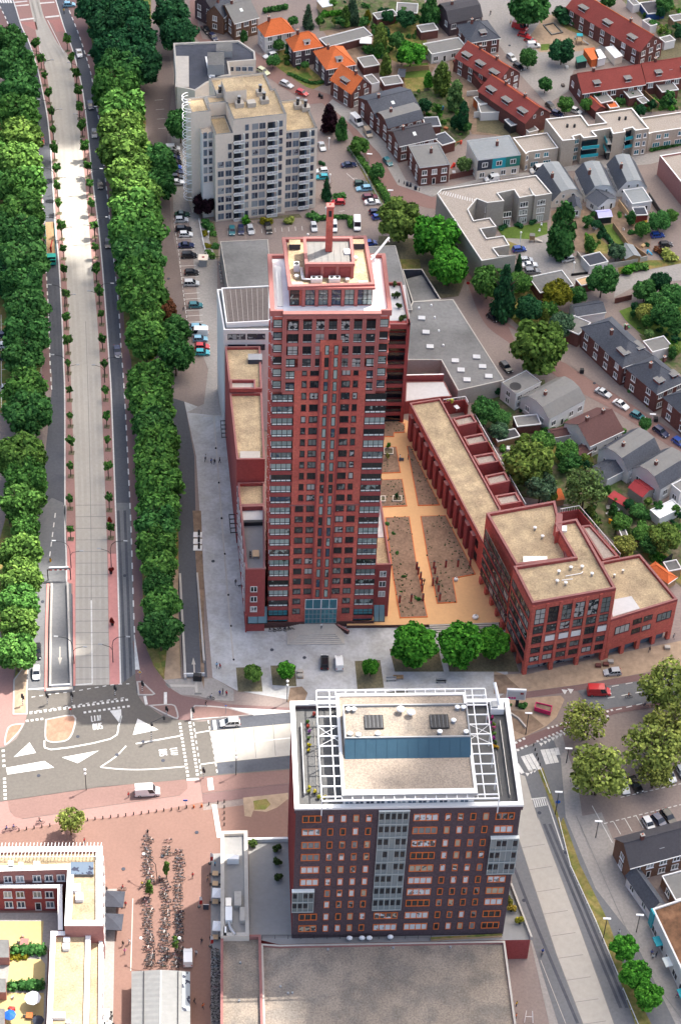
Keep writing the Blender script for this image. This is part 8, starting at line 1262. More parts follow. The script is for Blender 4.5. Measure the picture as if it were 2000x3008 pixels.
wallrun('E',(1045,400,1170,570),.15,1.8,'wood','brown board fence between the garden plots','fence','board_fence');wallrun('E',(1090,225,1210,390),.2,1.9,'wood_light','orange board fence beside the rightmost gambrel house','fence','board_fence');wallrun('E',(1320,170,1420,320),.2,1.8,'dark_metal','dark board fence along the brick alley','fence','board_fence');wallrun('E',(1180,560,1310,650),.2,1.8,'wood','weathered fence along the last garden plot','fence','board_fence');wallrun('E',(1010,715,1180,690,1310,655),.2,1.6,'slab_light','pale fence along the back lane','fence','board_fence');wallrun('E',(770,620,860,745),.25,1.6,'slab_light','pale wall at the edge of the fan shaped yard','wall','yard_wall');wallrun('E',(1060,985,1190,955),.2,1.6,'brick_house','brick fence beside the slate barn','wall','yard_wall');wallrun('D',(1255,670,1395,790),.2,1.8,'wood','brown fence beside the red row gardens','fence','board_fence');wallrun('C',(1230,700,1480,680),.2,1.7,'white_wall','white garden wall behind the long red terrace','wall','garden_wall');wallrun('C',(1285,860,1560,840),.2,2.0,'white_wall','pale blue-white garden wall in the backyards','wall','garden_wall');wallrun('C',(1100,1340,1290,1300),.2,1.7,'brick_house','dark garden wall beside the corner house','wall','garden_wall');wallrun('C',(700,520,940,500),.15,1.7,'wood','grey fence above the long lawn','fence','board_fence');wallrun('L',(1420,520,1500,460),.2,1.8,'dark_metal','dark fence at the right edge behind the wing','fence','board_fence');wallrun('E',(725,795,850,780),.3,.7,'rubber','low black kerb hedge at the fan shaped yard','kerb','kerb')
wallrun('X',(1160,435,1260,500,1350,605),.35,.6,'slab_light','curved white low wall on the bare ground right of the dark tower','wall','low_wall')
for i,(x,y)in enumerate(((700,700),(715,745),(735,790),(745,850),(750,900),(757,990),(650,995),(543,1005),(857,690),(868,740),(885,830),(847,845),(900,905),(912,985),(967,680),(1078,675),(1190,670))):p=P('O',x,y,CZ);m=MB();m.box(p[0]-.22,p[0]+.22,p[1]-.22,p[1]+.22,CZ-.1,CZ+2.3,'brick_wine','dark_metal');simple('brick_pillar','slim dark brick pillar standing in the courtyard beds','pillar',m,'pillars of the courtyard pergola')
for x,y,lb,s in((1062,800,'small white stone sculpture at the courtyard bed corner',.55),(1240,1145,'round white stone seat on the orange paving',.75)):p=P('O',x,y,CZ);m=MB();m.ball((p[0],p[1],CZ+.35),s,s,.5,'white_paint',10,6);m.ball((p[0]+.1,p[1]+.1,CZ+.75),s*.4,s*.4,.35,'slab_light',8,5);simple('stone_seat',lb,'sculpture',m)
for x0,y0,x1,y1,lb in((85,988,172,1045,'square pale framed planter in the upper courtyard bed'),(165,1428,252,1480,'square pale framed planter in the lower courtyard bed, right'),(55,1430,102,1482,'square pale framed planter in the lower courtyard bed, left')):q=g('J',x0,y0,x1,y0,x1,y1,x0,y1,z=CZ+.5);m=MB();parapet(m,[tuple(p)for p in q],CZ+.1,CZ+.55,'slab_light','cream_wall',.18);m.prism([tuple(p)for p in inset(q,.19)],CZ+.1,CZ+.4,'soil',raw=True);simple('planter',lb,'planter',m)
st=MB();a,c=P('O',815,1205,.9),P('O',1455,1182,.9);u=(c-a)/np.linalg.norm(c-a);f2=Frame(a,math.atan2(u[1],u[0]));st.fr=f2;Ls=np.linalg.norm((c-a)[:2])
for i in range(5):st.box(0,Ls,-.45*(i+1),-.45*i-.002,0,.9-.18*(i+1)+.18*.0+.15-.03*i,'paving_grey','slab_light')
st.build('courtyard_stairs',None,'long pale steps from the grey square up to the orange courtyard','stairs')
for w,x,y,lb in(('N',868,1400,'stack of grey pavers on a pallet beside the second plaza bed'),('N',865,1365,'low stack of kerb stones on the grey square'),('L',930,1320,'pallet of stones before the red block, left'),('L',990,1310,'pallet of red bricks before the red block'),('L',1025,1290,'pallet of grey stones before the red block, right'),('L',1460,1180,'flat pallet on the sandy pavement')):p=P(w,x,y,.4);m=MB();m.box(p[0]-.7,p[0]+.7,p[1]-.5,p[1]+.5,.06,.2,'wood');m.box(p[0]-.62,p[0]+.62,p[1]-.45,p[1]+.45,.202,.75,'slab_light' if 'red' not in lb or 'grey' in lb else 'brick_house');simple('pallet',lb,'pallet',m)
def bench(w,x,y,lb,ang=.09,mt='grey_metal'):
 p=P(w,x,y,0);f2=Frame(p,ang);th=thing('park_bench',lb,'bench',tuple(p));m=MB(f2);m.box(-1.1,1.1,-.3,.25,.42,.5,mt);m.build('seat',th);m=MB(f2);m.box(-1.1,1.1,.25,.32,.5,.95,mt);m.build('backrest',th)
 for s in(-.9,.9):m=MB(f2);m.box(s-.06,s+.06,-.25,.25,.06,.42,'dark_metal');m.build('leg',th)
bench('U',1095,45,'brown wooden bench between the plaza beds',.09,'wood');bench('U',1490,78,'grey bench under the middle round tree');bench('U',1030,60,'pale grey bench beside the brown wooden bench');bench('X',370,92,'long pale bench in front of the round trees',.05,'slab_light')
q=[P('D',*v,.4)for v in((505,188),(590,170),(662,245),(572,265))];m=MB();parapet(m,[tuple(p[:2])for p in q],.05,.4,'dark_metal','felt_grey',.4);simple('sandpit','rectangular sandpit with a dark rim on the playground','sandpit',m)
p=P('D',780,335,0);th=thing('climbing_frame','wooden climbing frame with a turquoise top on the playground','climbing frame',tuple(p))
for sx in(-.9,.9):
 for sy in(-.9,.9):m=MB();m.tube((p[0]+sx,p[1]+sy,0),(p[0]+sx*.8,p[1]+sy*.8,3.0),.09,'wood',5);m.build('post',th)
m=MB();m.box(p[0]-1,p[0]+1,p[1]-1,p[1]+1,1.4,1.5,'wood_light');m.build('platform',th);m=MB();m.box(p[0]-.9,p[0]+.9,p[1]-.8,p[1]+.8,3.0,3.2,'teal_panel');m.build('roof',th);m=MB();m.face([(p[0]+1,p[1]-.4,1.45),(p[0]+3.2,p[1]-.8,.1),(p[0]+3.2,p[1]+.1,.1),(p[0]+1,p[1]+.4,1.45)],'grey_metal');m.build('slide',th)
p=P('E',420,545,0);th=thing('play_hut','small wooden play hut with a pale slide on the fan shaped yard','play hut',tuple(p));m=MB();m.box(p[0]-.7,p[0]+.7,p[1]-.7,p[1]+.7,.9,2.2,'wood','roof_lid');m.build('cabin',th);m=MB();m.face([(p[0]+.7,p[1]-.3,1.1),(p[0]+3,p[1]-.6,.15),(p[0]+3,p[1]+.2,.15),(p[0]+.7,p[1]+.4,1.1)],'slab_light');m.build('slide',th)
for sx in(-.6,.6):m=MB();m.tube((p[0]+sx,p[1]-.6,0),(p[0]+sx,p[1]-.6,.9),.08,'wood',5);m.build('leg',th)
def parasol(w,x,y,r,h,mt,lb,z0=0.0,sq=False,group=None):
 p=P(w,x,y,z0+h);th=thing('parasol',lb,'parasol',(p[0],p[1],z0),0,group);m=MB();m.tube((p[0],p[1],z0),(p[0],p[1],z0+h+.4),.04,'dark_metal',5);m.build('pole',th);m=MB();n=4 if sq else 8;o=math.pi/4 if sq else .2
 for i in range(n):a,c=o+6.2832*i/n,o+6.2832*(i+1)/n;m.face([(p[0]+r*math.cos(a),p[1]+r*math.sin(a),z0+h-.15),(p[0]+r*math.cos(c),p[1]+r*math.sin(c),z0+h-.15),(p[0],p[1],z0+h+.45)],mt);m.face([(p[0]+r*math.cos(a),p[1]+r*math.sin(a),z0+h-.32),(p[0]+r*math.cos(c),p[1]+r*math.sin(c),z0+h-.32),(p[0]+r*math.cos(c),p[1]+r*math.sin(c),z0+h-.151),(p[0]+r*math.cos(a),p[1]+r*math.sin(a),z0+h-.151)],mt)
 m.build('canopy',th)
parasol('R',880,625,2.7,2.7,'felt_dark','large square black parasol at the cafe front, upper',0,True);parasol('R',868,800,2.7,2.7,'felt_dark','large square black parasol at the cafe front, lower',0,True);parasol('R',255,1385,1.55,2.5,'white_metal','round white parasol in the yellow yard');parasol('R',78,1515,1.15,2.4,'sign_blue','round blue parasol in the yellow yard');parasol('R',295,1555,1.1,2.3,'felt_dark','dark parasol at the bottom of the yellow yard');parasol('T',755,850,1.6,2.6,'white_membrane','white tent parasol against the cafe wing, upper',0,True);parasol('T',760,1155,1.6,2.6,'white_membrane','white tent parasol against the cafe wing, lower',0,True);parasol('C',455,305,2.6,2.6,'white_metal','white canopy in the gardens behind the orange roofs',0,True)
def table(w,x,y,lb,mt='wood_light',z0=0.0,s=.55,ch=2):
 p=P(w,x,y,z0+.7);th=thing('cafe_table',lb,'table',(p[0],p[1],z0),0);m=MB();m.box(p[0]-s,p[0]+s,p[1]-s,p[1]+s,z0+.7,z0+.76,mt);m.build('tabletop',th)
 for sx in(-s*.8,s*.8):
  for sy in(-s*.8,s*.8):m=MB();m.box(p[0]+sx-.03,p[0]+sx+.03,p[1]+sy-.03,p[1]+sy+.03,z0,z0+.7,'dark_metal');m.build('leg',th)
 for k in range(ch):
  o=(s+.35)*(1 if k else-1);c=thing('cafe_chair','dark chair at the '+lb,'chair',(p[0]+o,p[1],z0),0,'chairs at the '+lb);m=MB();m.box(p[0]+o-.22,p[0]+o+.22,p[1]-.22,p[1]+.22,z0+.42,z0+.47,'dark_metal');m.build('seat',c);m=MB();e=.2 if k else-.24;m.box(p[0]+o+e,p[0]+o+e+.04,p[1]-.22,p[1]+.22,z0+.47,z0+.95,'dark_metal');m.build('backrest',c)
  for sx in(-.18,.18):
   for sy in(-.18,.18):m=MB();m.box(p[0]+o+sx-.02,p[0]+o+sx+.02,p[1]+sy-.02,p[1]+sy+.02,z0,z0+.42,'dark_metal');m.build('leg',c)
for i,y in enumerate((675,768,935,1262)):table('T',730,y,'orange cafe table beside the cafe wing, %s from the top'%ORD[i])
table('R',190,958,'brown garden table in the upper yellow yard','brick_pink',0,.8);table('R',228,1522,'orange garden table under the white parasol','tiles_orange',0,.6);table('L',1075,115,'white patio table in the backyards','white_paint',0,.6);table('L',1015,105,'grey picnic table in the backyards','roof_lid',0,.7,0)
for i,(x,y)in enumerate(((820,1490),(825,1520),(815,1555),(835,1580))):table('R',x,y,'white cafe table by the lower left front, %s from the top'%ORD[i],'white_paint',0,.5)
for i,(x,y)in enumerate(((682,585),(582,985),(684,1348))):p=P('T',x,y,0);th=thing('beach_flag','tall red and white feather flag by the cafe, %s'%('upper','middle','lower')[i],'flag',tuple(p));m=MB();m.tube((p[0],p[1],0),(p[0]+.15,p[1]+.1,3.4),.04,'white_metal',5);m.build('pole',th);m=MB();m.face([(p[0]+.03,p[1],.8),(p[0]+.6,p[1],1.0),(p[0]+.65,p[1],2.2),(p[0]+.1,p[1],2.2)],'lens_red');m.face([(p[0]+.1,p[1],2.205),(p[0]+.65,p[1],2.205),(p[0]+.55,p[1],3.2),(p[0]+.15,p[1],3.4)],'white_paint');m.build('banner',th);m=MB();m.tube((p[0],p[1],0),(p[0],p[1],.12),.35,'dark_metal',10);m.build('base',th)
p=P('T',645,1000,0);m=MB();m.face([(p[0]-.55,p[1]-.3,.02),(p[0]+.55,p[1]-.3,.02),(p[0]+.55,p[1],1.3),(p[0]-.55,p[1],1.3)],'felt_dark');m.face([(p[0]+.55,p[1]+.3,.02),(p[0]-.55,p[1]+.3,.02),(p[0]-.55,p[1],1.3),(p[0]+.55,p[1],1.3)],'felt_dark');m.box(p[0]-.57,p[0]+.57,p[1]-.04,p[1]+.04,1.28,1.36,'white_paint');simple('pavement_sign','dark folding board on the plaza by the cafe','board',m)
p=P('Z',290,1720,0);th=thing('ladder_frame','white frame standing by the bottom edge beside the podium','frame',tuple(p))
for s in(-.8,.8):m=MB();m.tube((p[0]+s,p[1],0),(p[0]+s*.7,p[1]+1.2,2.0),.07,'white_metal',5);m.build('leg',th)
m=MB();m.tube((p[0]-.7,p[1]+.6,1.0),(p[0]+.7,p[1]+.6,1.0),.05,'white_metal',5);m.build('rung',th)
def skinmesh(name,pts,edges,paint):
 """grow one continuous body over a skeleton"""
 me=bpy.data.meshes.new('tmp');me.from_pydata([p[:3]for p in pts],edges,[]);o=link(bpy.data.objects.new('tmp',me));md=o.modifiers.new('s','SKIN')
 for i,p in enumerate(pts):
  sv=me.skin_vertices[0].data[i];r=p[3];sv.radius=(r,p[4]if len(p)>4 else r);sv.use_root=(i==0)
 o.modifiers.new('u','SUBSURF').levels=1;dg=bpy.context.evaluated_depsgraph_get();nm=bpy.data.meshes.new_from_object(o.evaluated_get(dg));nm.name=name;bpy.data.objects.remove(o)
 nm.materials.clear()
 for k in('cloth','skin','trousers','dark_metal','hair'):nm.materials.append(MATS[k])
 for f in nm.polygons:f.material_index=paint(f.center);f.use_smooth=True
 return nm
def body(pose):
 r=dict(pel=.13,hip=.095,kn=.065,an=.045,toe=.04)
 pts=[(0,0,.95,.15,.11),(0,0,1.15,.135,.10),(0,.0,1.36,.17,.11),(0,0,1.48,.065),(0,.015,1.56,.07),(0,.01,1.67,.095,.105),(0,.01,1.76,.06)];E=[(0,1),(1,2),(2,3),(3,4),(4,5),(5,6)]
 st=.22 if pose=='walk' else .02
 for s in(-1,1):
  n=len(pts);k=s*st
  if pose=='ride':
   leg=[(s*.10,0,.93,.10),(s*.12,.42 if s>0 else .34,.82 if s>0 else .62,.07),(s*.12,.22 if s>0 else .12,.45 if s>0 else .22,.045),(s*.12,.36 if s>0 else .27,.40 if s>0 else .18,.035)];arm=[(s*.2,.02,1.40,.055),(s*.25,.22,1.20,.042),(s*.24,.46,1.12,.034),(s*.24,.55,1.10,.03)]
  else:
   leg=[(s*.095,0,.90,.10),(s*.10,k*.55+.03,.50,.065),(s*.10,k*1.0-(.08 if k<0 else 0),.09,.042),(s*.11,k+.13,.035,.035)];arm=[(s*.21,0,1.41,.055),(s*.26,-k*.4,1.14,.042),(s*.26,-k*.7+.05,.90,.032),(s*.26,-k*.75+.06,.83,.028)]
  pts+=leg;E+=[(0,n),(n,n+1),(n+1,n+2),(n+2,n+3)];n=len(pts);pts+=arm;E+=[(2,n),(n,n+1),(n+1,n+2),(n+2,n+3)];h=pts[-1]
  for j,(dx,dl)in enumerate(((-.025,.075),(-.009,.085),(.008,.08),(.024,.065))):m_=len(pts);pts+=[(h[0]+dx,h[1]+.02,h[2]-.035,.009),(h[0]+dx*1.2,h[1]+.035,h[2]-dl,.008)];E+=[(n+3,m_),(m_,m_+1)]
  m_=len(pts);pts+=[(h[0]-s*.03,h[1]+.03,h[2]-.01,.01),(h[0]-s*.035,h[1]+.06,h[2]-.04,.009)];E+=[(n+3,m_),(m_,m_+1)]
 n=len(pts);pts+=[(0,.105,1.655,.018)];E+=[(5,n)]
 def paint(c):
  if c.z>1.50:return 1
  if pose=='ride':
   if c.z>.98 and(abs(c.x)<.24 and c.y<.3):return 0
   if abs(c.x)>.19 and c.y>.35 and c.z>1.0:return 1
   return 2 if c.z>.2 else 3
  if abs(c.x)>.2 and c.z<.93:return 1
  if c.z>.97 or abs(c.x)>.2:return 0
  return 2 if c.z>.1 else 3
 return skinmesh('body',pts,E,paint)
BODY={k:body(k)for k in('stand','walk','ride')}
m=MB();m.ball((0,-.012,1.70),.108,.118,.1,'hair',10,6);HAIR=m.mesh('hair',smooth=True)
CL=dict(red=(.45,.02,.03),blue=(.03,.08,.35),cyan=(.03,.3,.5),white=(.7,.7,.7),black=(.02,.02,.022),tan=(.45,.3,.2),dark=(.04,.04,.05),orange=(.6,.13,.03),yellow=(.65,.45,.03),pink=(.55,.15,.3),grey=(.2,.2,.22),green=(.05,.2,.1),lightblue=(.3,.5,.7))
def person(w,x,y,col,lb,pose='walk',ang=None,z0=0.02,group=None,at=None):
 p=at if at is not None else P(w,x,y,z0+.85);th=thing('person',lb,'person',(p[0],p[1],z0),rnd()*6.28 if ang is None else ang,group)
 for nm,me in(('body',BODY[pose]),('hair',HAIR)):o=link(bpy.data.objects.new(nm,me));adopt(o,th);o.color=(*CL[col],1)
 return th
for w,x,y,c,lb,ps in(('N',228,1315,'lightblue','person in a light blue top walking on the grey square beside one in red','walk'),('N',253,1325,'red','person in a red top on the grey square beside one in light blue','walk'),('S',772,425,'blue','person in dark blue in the small group by the cycle path','stand'),('S',800,412,'dark','person in black in the middle of the small group by the cycle path','stand'),('S',833,428,'red','person in red in the small group by the cycle path','stand'),('S',645,520,'black','person in black walking across the cycle path','walk'),('N',372,680,'black','person in black walking a dog along the brick wing','walk'),('I',55,925,'blue','person in blue and black in the row of walkers on the grey square','walk'),('I',80,930,'black','person in black in the middle of the walkers on the grey square','walk'),('I',120,920,'dark','person in dark clothes at the right of the walkers on the grey square','walk'),('G',437,1275,'black','person in black with a pushchair on the brick lane','walk'),('Q',988,1005,'red','person in red behind the white delivery van','stand'),('H',1228,905,'white','person in white beneath the boulevard trees','walk'),('A',1357,40,'white','person in white walking in the top street','walk'),('D',258,172,'yellow','person in yellow on the playground square','walk'),('L',1325,1195,'dark','person in dark clothes walking before the red brick wing','walk'),('L',1510,1095,'grey','person in grey at the far end of the sandy pavement','walk'),('R',1480,448,'red','person in red walking on the sunny plaza','walk'),('R',965,668,'red','person with red trousers and pale top beside the black parasol','walk'),('R',945,972,'black','person in black in a pair on the shopping pavement','walk'),('R',995,958,'white','person in white and blue in a pair on the shopping pavement','walk'),('R',960,1030,'pink','person in pink below the pair on the shopping pavement','walk'),('R',1550,950,'dark','person in dark blue carrying a blue bag right of the bicycles','walk'),('R',1507,1042,'white','person in white beside the parked small van','walk'),('R',1495,1410,'dark','person in dark red beside the corrugated shed','walk'),('R',1560,1450,'orange','person in orange walking away beside the corrugated shed','walk'),('T',660,722,'tan','person in a tan top in the shadow by the cafe','walk'),('T',728,585,'cyan','person in bright blue at the cafe entrance','stand'),('T',215,720,'white','person in white between the bicycle racks','stand'),('Z',1045,965,'white','person in white on the brick street right of the verge','walk'),('Z',1535,1490,'pink','person in pink on the pavement at the bottom right','walk'),('Z',1320,1135,'blue','person in blue in the crowd before the white shop','stand'),('Z',1360,1150,'dark','person in dark clothes in the crowd before the white shop','stand'),('Z',1330,1170,'white','person in white in the crowd before the white shop','stand'),('Z',190,1565,'yellow','person in yellow at the bottom of the podium wall','stand'),('Z',187,1665,'orange','person in orange at the bottom of the podium wall','stand'),('R',650,180,'red','person in red and white behind the lower left roof edge','stand'),('R',1225,470,'dark','person in black beside the curved lamp in the racks','stand'),('R',820,555,'dark','person in dark clothes at the building corner by the black parasol','stand')):person(w,x,y,c,lb,ps)
person('N',1030,1015,'white','person in white standing at the top of the tower steps','stand',None,1.06);person('J',235,1075,'white','person in white crouching over a trolley in the courtyard','stand',None,CZ);person('J',310,1075,'red','person in red beside the long courtyard bed','stand',None,CZ);person('O',770,810,'black','person in black walking on the orange courtyard path','walk',None,CZ)
p=P('N',404,708,.3);th=thing('dog','small black dog beside the person in black','dog',(p[0],p[1],.02),2.2)
dpts=[(0,0,.42,.11),(0,.22,.44,.12),(0,.34,.52,.07),(0,.42,.62,.075),(0,.54,.60,.04),(0,-.2,.44,.09),(0,-.34,.52,.025),(0,-.42,.64,.015)];dE=[(0,1),(1,2),(2,3),(3,4),(0,5),(5,6),(6,7)]
for s in(-1,1):
 n=len(dpts);dpts+=[(s*.09,.22,.34,.05),(s*.09,.2,.18,.032),(s*.09,.22,.03,.03),(s*.09,-.2,.36,.06),(s*.09,-.12,.24,.04),(s*.09,-.24,.14,.026),(s*.09,-.2,.03,.028),(s*.045,.40,.72,.02)];dE+=[(1,n),(n,n+1),(n+1,n+2),(5,n+3),(n+3,n+4),(n+4,n+5),(n+5,n+6),(3,n+7)]
o=link(bpy.data.objects.new('body',skinmesh('body',dpts,dE,lambda c:3)));adopt(o,th)
def bikeparts():
 d={};m=MB();n=14
 for i in range(n):a,c=6.2832*i/n,6.2832*(i+1)/n;m.tube((0,.33*math.cos(a),.33*math.sin(a)),(0,.33*math.cos(c),.33*math.sin(c)),.028,'rubber',4,None,False)
 for i in range(6):a=math.pi*i/6;m.tube((0,.32*math.cos(a),.32*math.sin(a)),(0,-.32*math.cos(a),-.32*math.sin(a)),.008,'steel',3)
 d['wheel']=m.mesh('wheel');m=MB();B_,S_,Hd,R_,F_=(0,-.02,.30),(0,-.16,.82),(0,.38,.86),(0,-.52,.34),(0,.54,.34)
 for a,c in((B_,S_),(S_,Hd),(B_,Hd),(B_,R_),(S_,R_),(Hd,F_),(Hd,(0,.34,1.02))):m.tube(a,c,.022,'paint',5)
 m.tube((-.09,-.02,.3),(.09,-.02,.3),.05,'steel',6);m.box(-.08,.08,-.8,-.35,.68,.71,'dark_metal');d['frame']=m.mesh('frame');m=MB();m.box(-.08,.08,-.3,-.04,.84,.9,'rubber');d['saddle']=m.mesh('saddle');m=MB();m.tube((-.28,.3,1.03),(.28,.3,1.03),.02,'steel',5);m.tube((-.28,.3,1.03),(-.28,.18,1.02),.024,'rubber',5);m.tube((.28,.3,1.03),(.28,.18,1.02),.024,'rubber',5);d['handlebar']=m.mesh('handlebar');return d
BK=bikeparts();m=MB()
def _ring(m,y):
 for i in range(12):a,c=6.2832*i/12,6.2832*(i+1)/12;m.tube((0,y+.33*math.cos(a),.34+.33*math.sin(a)),(0,y+.33*math.cos(c),.34+.33*math.sin(c)),.03,'rubber',4,None,False)
_ring(m,-.52);_ring(m,.54);B_,S_,Hd=(0,-.02,.30),(0,-.16,.82),(0,.38,.86)
for a,c in((B_,S_),(S_,Hd),(B_,Hd),(B_,(0,-.52,.34)),(S_,(0,-.52,.34)),(Hd,(0,.54,.34)),(Hd,(0,.34,1.02))):m.tube(a,c,.028,'plain',5)
m.box(-.08,.08,-.32,-.04,.84,.92,'rubber');m.tube((-.28,.3,1.03),(.28,.3,1.03),.025,'steel',5);m.box(-.1,.1,-.8,-.35,.68,.72,'dark_metal');m.box(-.16,.16,.5,.78,.8,1.0,'dark_metal');PARKB=m.mesh('bicycle')
def bike(w,x,y,col,lb,ang,rider=None,rl=None,z0=.02):
 p=P(w,x,y,z0+.6);th=thing('bicycle',lb,'bicycle',(p[0],p[1],z0),ang)
 for nm,me,loc in(('frame',BK['frame'],(0,0,0)),('wheel',BK['wheel'],(0,-.52,.34)),('wheel',BK['wheel'],(0,.54,.34)),('saddle',BK['saddle'],(0,0,0)),('handlebar',BK['handlebar'],(0,0,0))):o=link(bpy.data.objects.new(nm,me));adopt(o,th);o.location=loc;o.color=(*col,1)
 if rider:e=(p[0]-math.sin(ang)*-.17,p[1]-math.cos(ang)*.17);person(None,0,0,rider,rl,'ride',ang,z0+.02,None,e)
for w,x,y,ang,c,lb in(('S',690,462,1.3,'white','white clad cyclist on the cycle path corner'),('Q',50,1270,1.9,'blue','cyclist in blue and red, left one of a pair'),('Q',105,1258,1.9,'blue','cyclist in blue with a red cap, right of a pair'),('Q',312,1208,-1.5,'black','cyclist in black towing a blue crate past the lone tree'),('M',1048,95,0.0,'cyan','cyclist in bright blue on the right cycle path'),('M',78,90,.2,'dark','cyclist in dark clothes on the left cycle path'),('M',68,300,.2,'lightblue','cyclist in light blue at the left frame edge'),('H',335,1345,3.3,'pink','cyclist in pink on the left cycle path'),('D',103,105,2.8,'black','cyclist in black at the top of the square'),('Y',1130,268,-1.5,'orange','cyclist in a dark and orange top on the cross street'),('R',1090,525,2.6,'yellow','cyclist with a yellow bag left of the racks'),('R',940,545,1.6,'red','cyclist in dark red above the black parasol'),('Z',405,1135,2.9,'blue','cyclist in blue and red on the bus street'),('I',10,905,3.0,'white','cyclist with a white top left of the walkers'),('Y',1262,345,1.4,'grey','cyclist in grey under the right edge tree'),('A',442,80,3.4,'yellow','rider in a yellow vest at the top of the boulevard'),('R',1135,118,.3,'black','cyclist in black at the top of the racks')):bike(w,x,y,(.05,.05,.06),'bicycle of the '+lb,ang,c,lb)
BC=[(.04,.04,.045),(.02,.02,.025),(.10,.10,.11),(.03,.04,.12),(.12,.02,.03),(.25,.25,.26),(.03,.07,.05),(.3,.12,.16),(.05,.2,.28)]
def rack(w,x0,x1,y0,y1,step,lb,grp,jit=12,skip=()):
 y=y0
 while y<y1:
  if not any(a<y<c for a,c in skip):
   x=x0+(x1-x0)*(y-y0)/(y1-y0);p=P(w,x+random.uniform(-jit,jit),y,.4);o=link(bpy.data.objects.new('parked_bicycle',PARKB));o.location=(p[0],p[1],.03);o.rotation_euler=(random.uniform(-.06,.06),random.uniform(-.16,.16),math.pi/2*random.choice((-1,1))+random.uniform(-.22,.22));o.color=(*random.choice(BC),1);tag(o,lb,'bicycle',grp)
  y+=step*random.uniform(.7,1.3)
rack('R',1140,1145,160,1165,19,'parked bicycle crowded in the left row of racks on the plaza','bicycles in the left rack row',20,((590,625),));rack('R',1285,1255,240,1165,20,'parked bicycle crowded in the middle row of racks on the plaza','bicycles in the middle rack row',20,((300,470),));rack('R',1385,1360,265,1165,20,'parked bicycle crowded in the right row of racks on the plaza','bicycles in the right rack row',18);rack('T',735,735,1385,2060,27,'parked bicycle in the shady row along the podium wall','bicycles along the podium wall',16);rack('R',1290,1300,185,200,20,'parked bicycle alone at the top of the middle rack row','bicycle above the middle racks',4);
for i,x in enumerate((655,690,735,770,800)):p=P('N',x,1052-i*2,.4);o=link(bpy.data.objects.new('parked_bicycle',PARKB));o.location=(p[0],p[1],.03);o.rotation_euler=(0,.1,random.uniform(-.4,.4)+math.pi/2);o.color=(*BC[i%3],1);tag(o,'parked bicycle leaning on the dark plinth of the tower','bicycle','bicycles at the tower plinth')
p=P('J',250,1105,CZ);m=MB();m.box(p[0]-.7,p[0]+.5,p[1]-.35,p[1]+.35,CZ+.3,CZ+.55,'felt_dark');m.box(p[0]-.7,p[0]+.5,p[1]-.3,p[1]+.3,CZ+.05,CZ+.3,'grey_metal');simple('trolley','low grey trolley beside the crouching person in the courtyard','trolley',m)
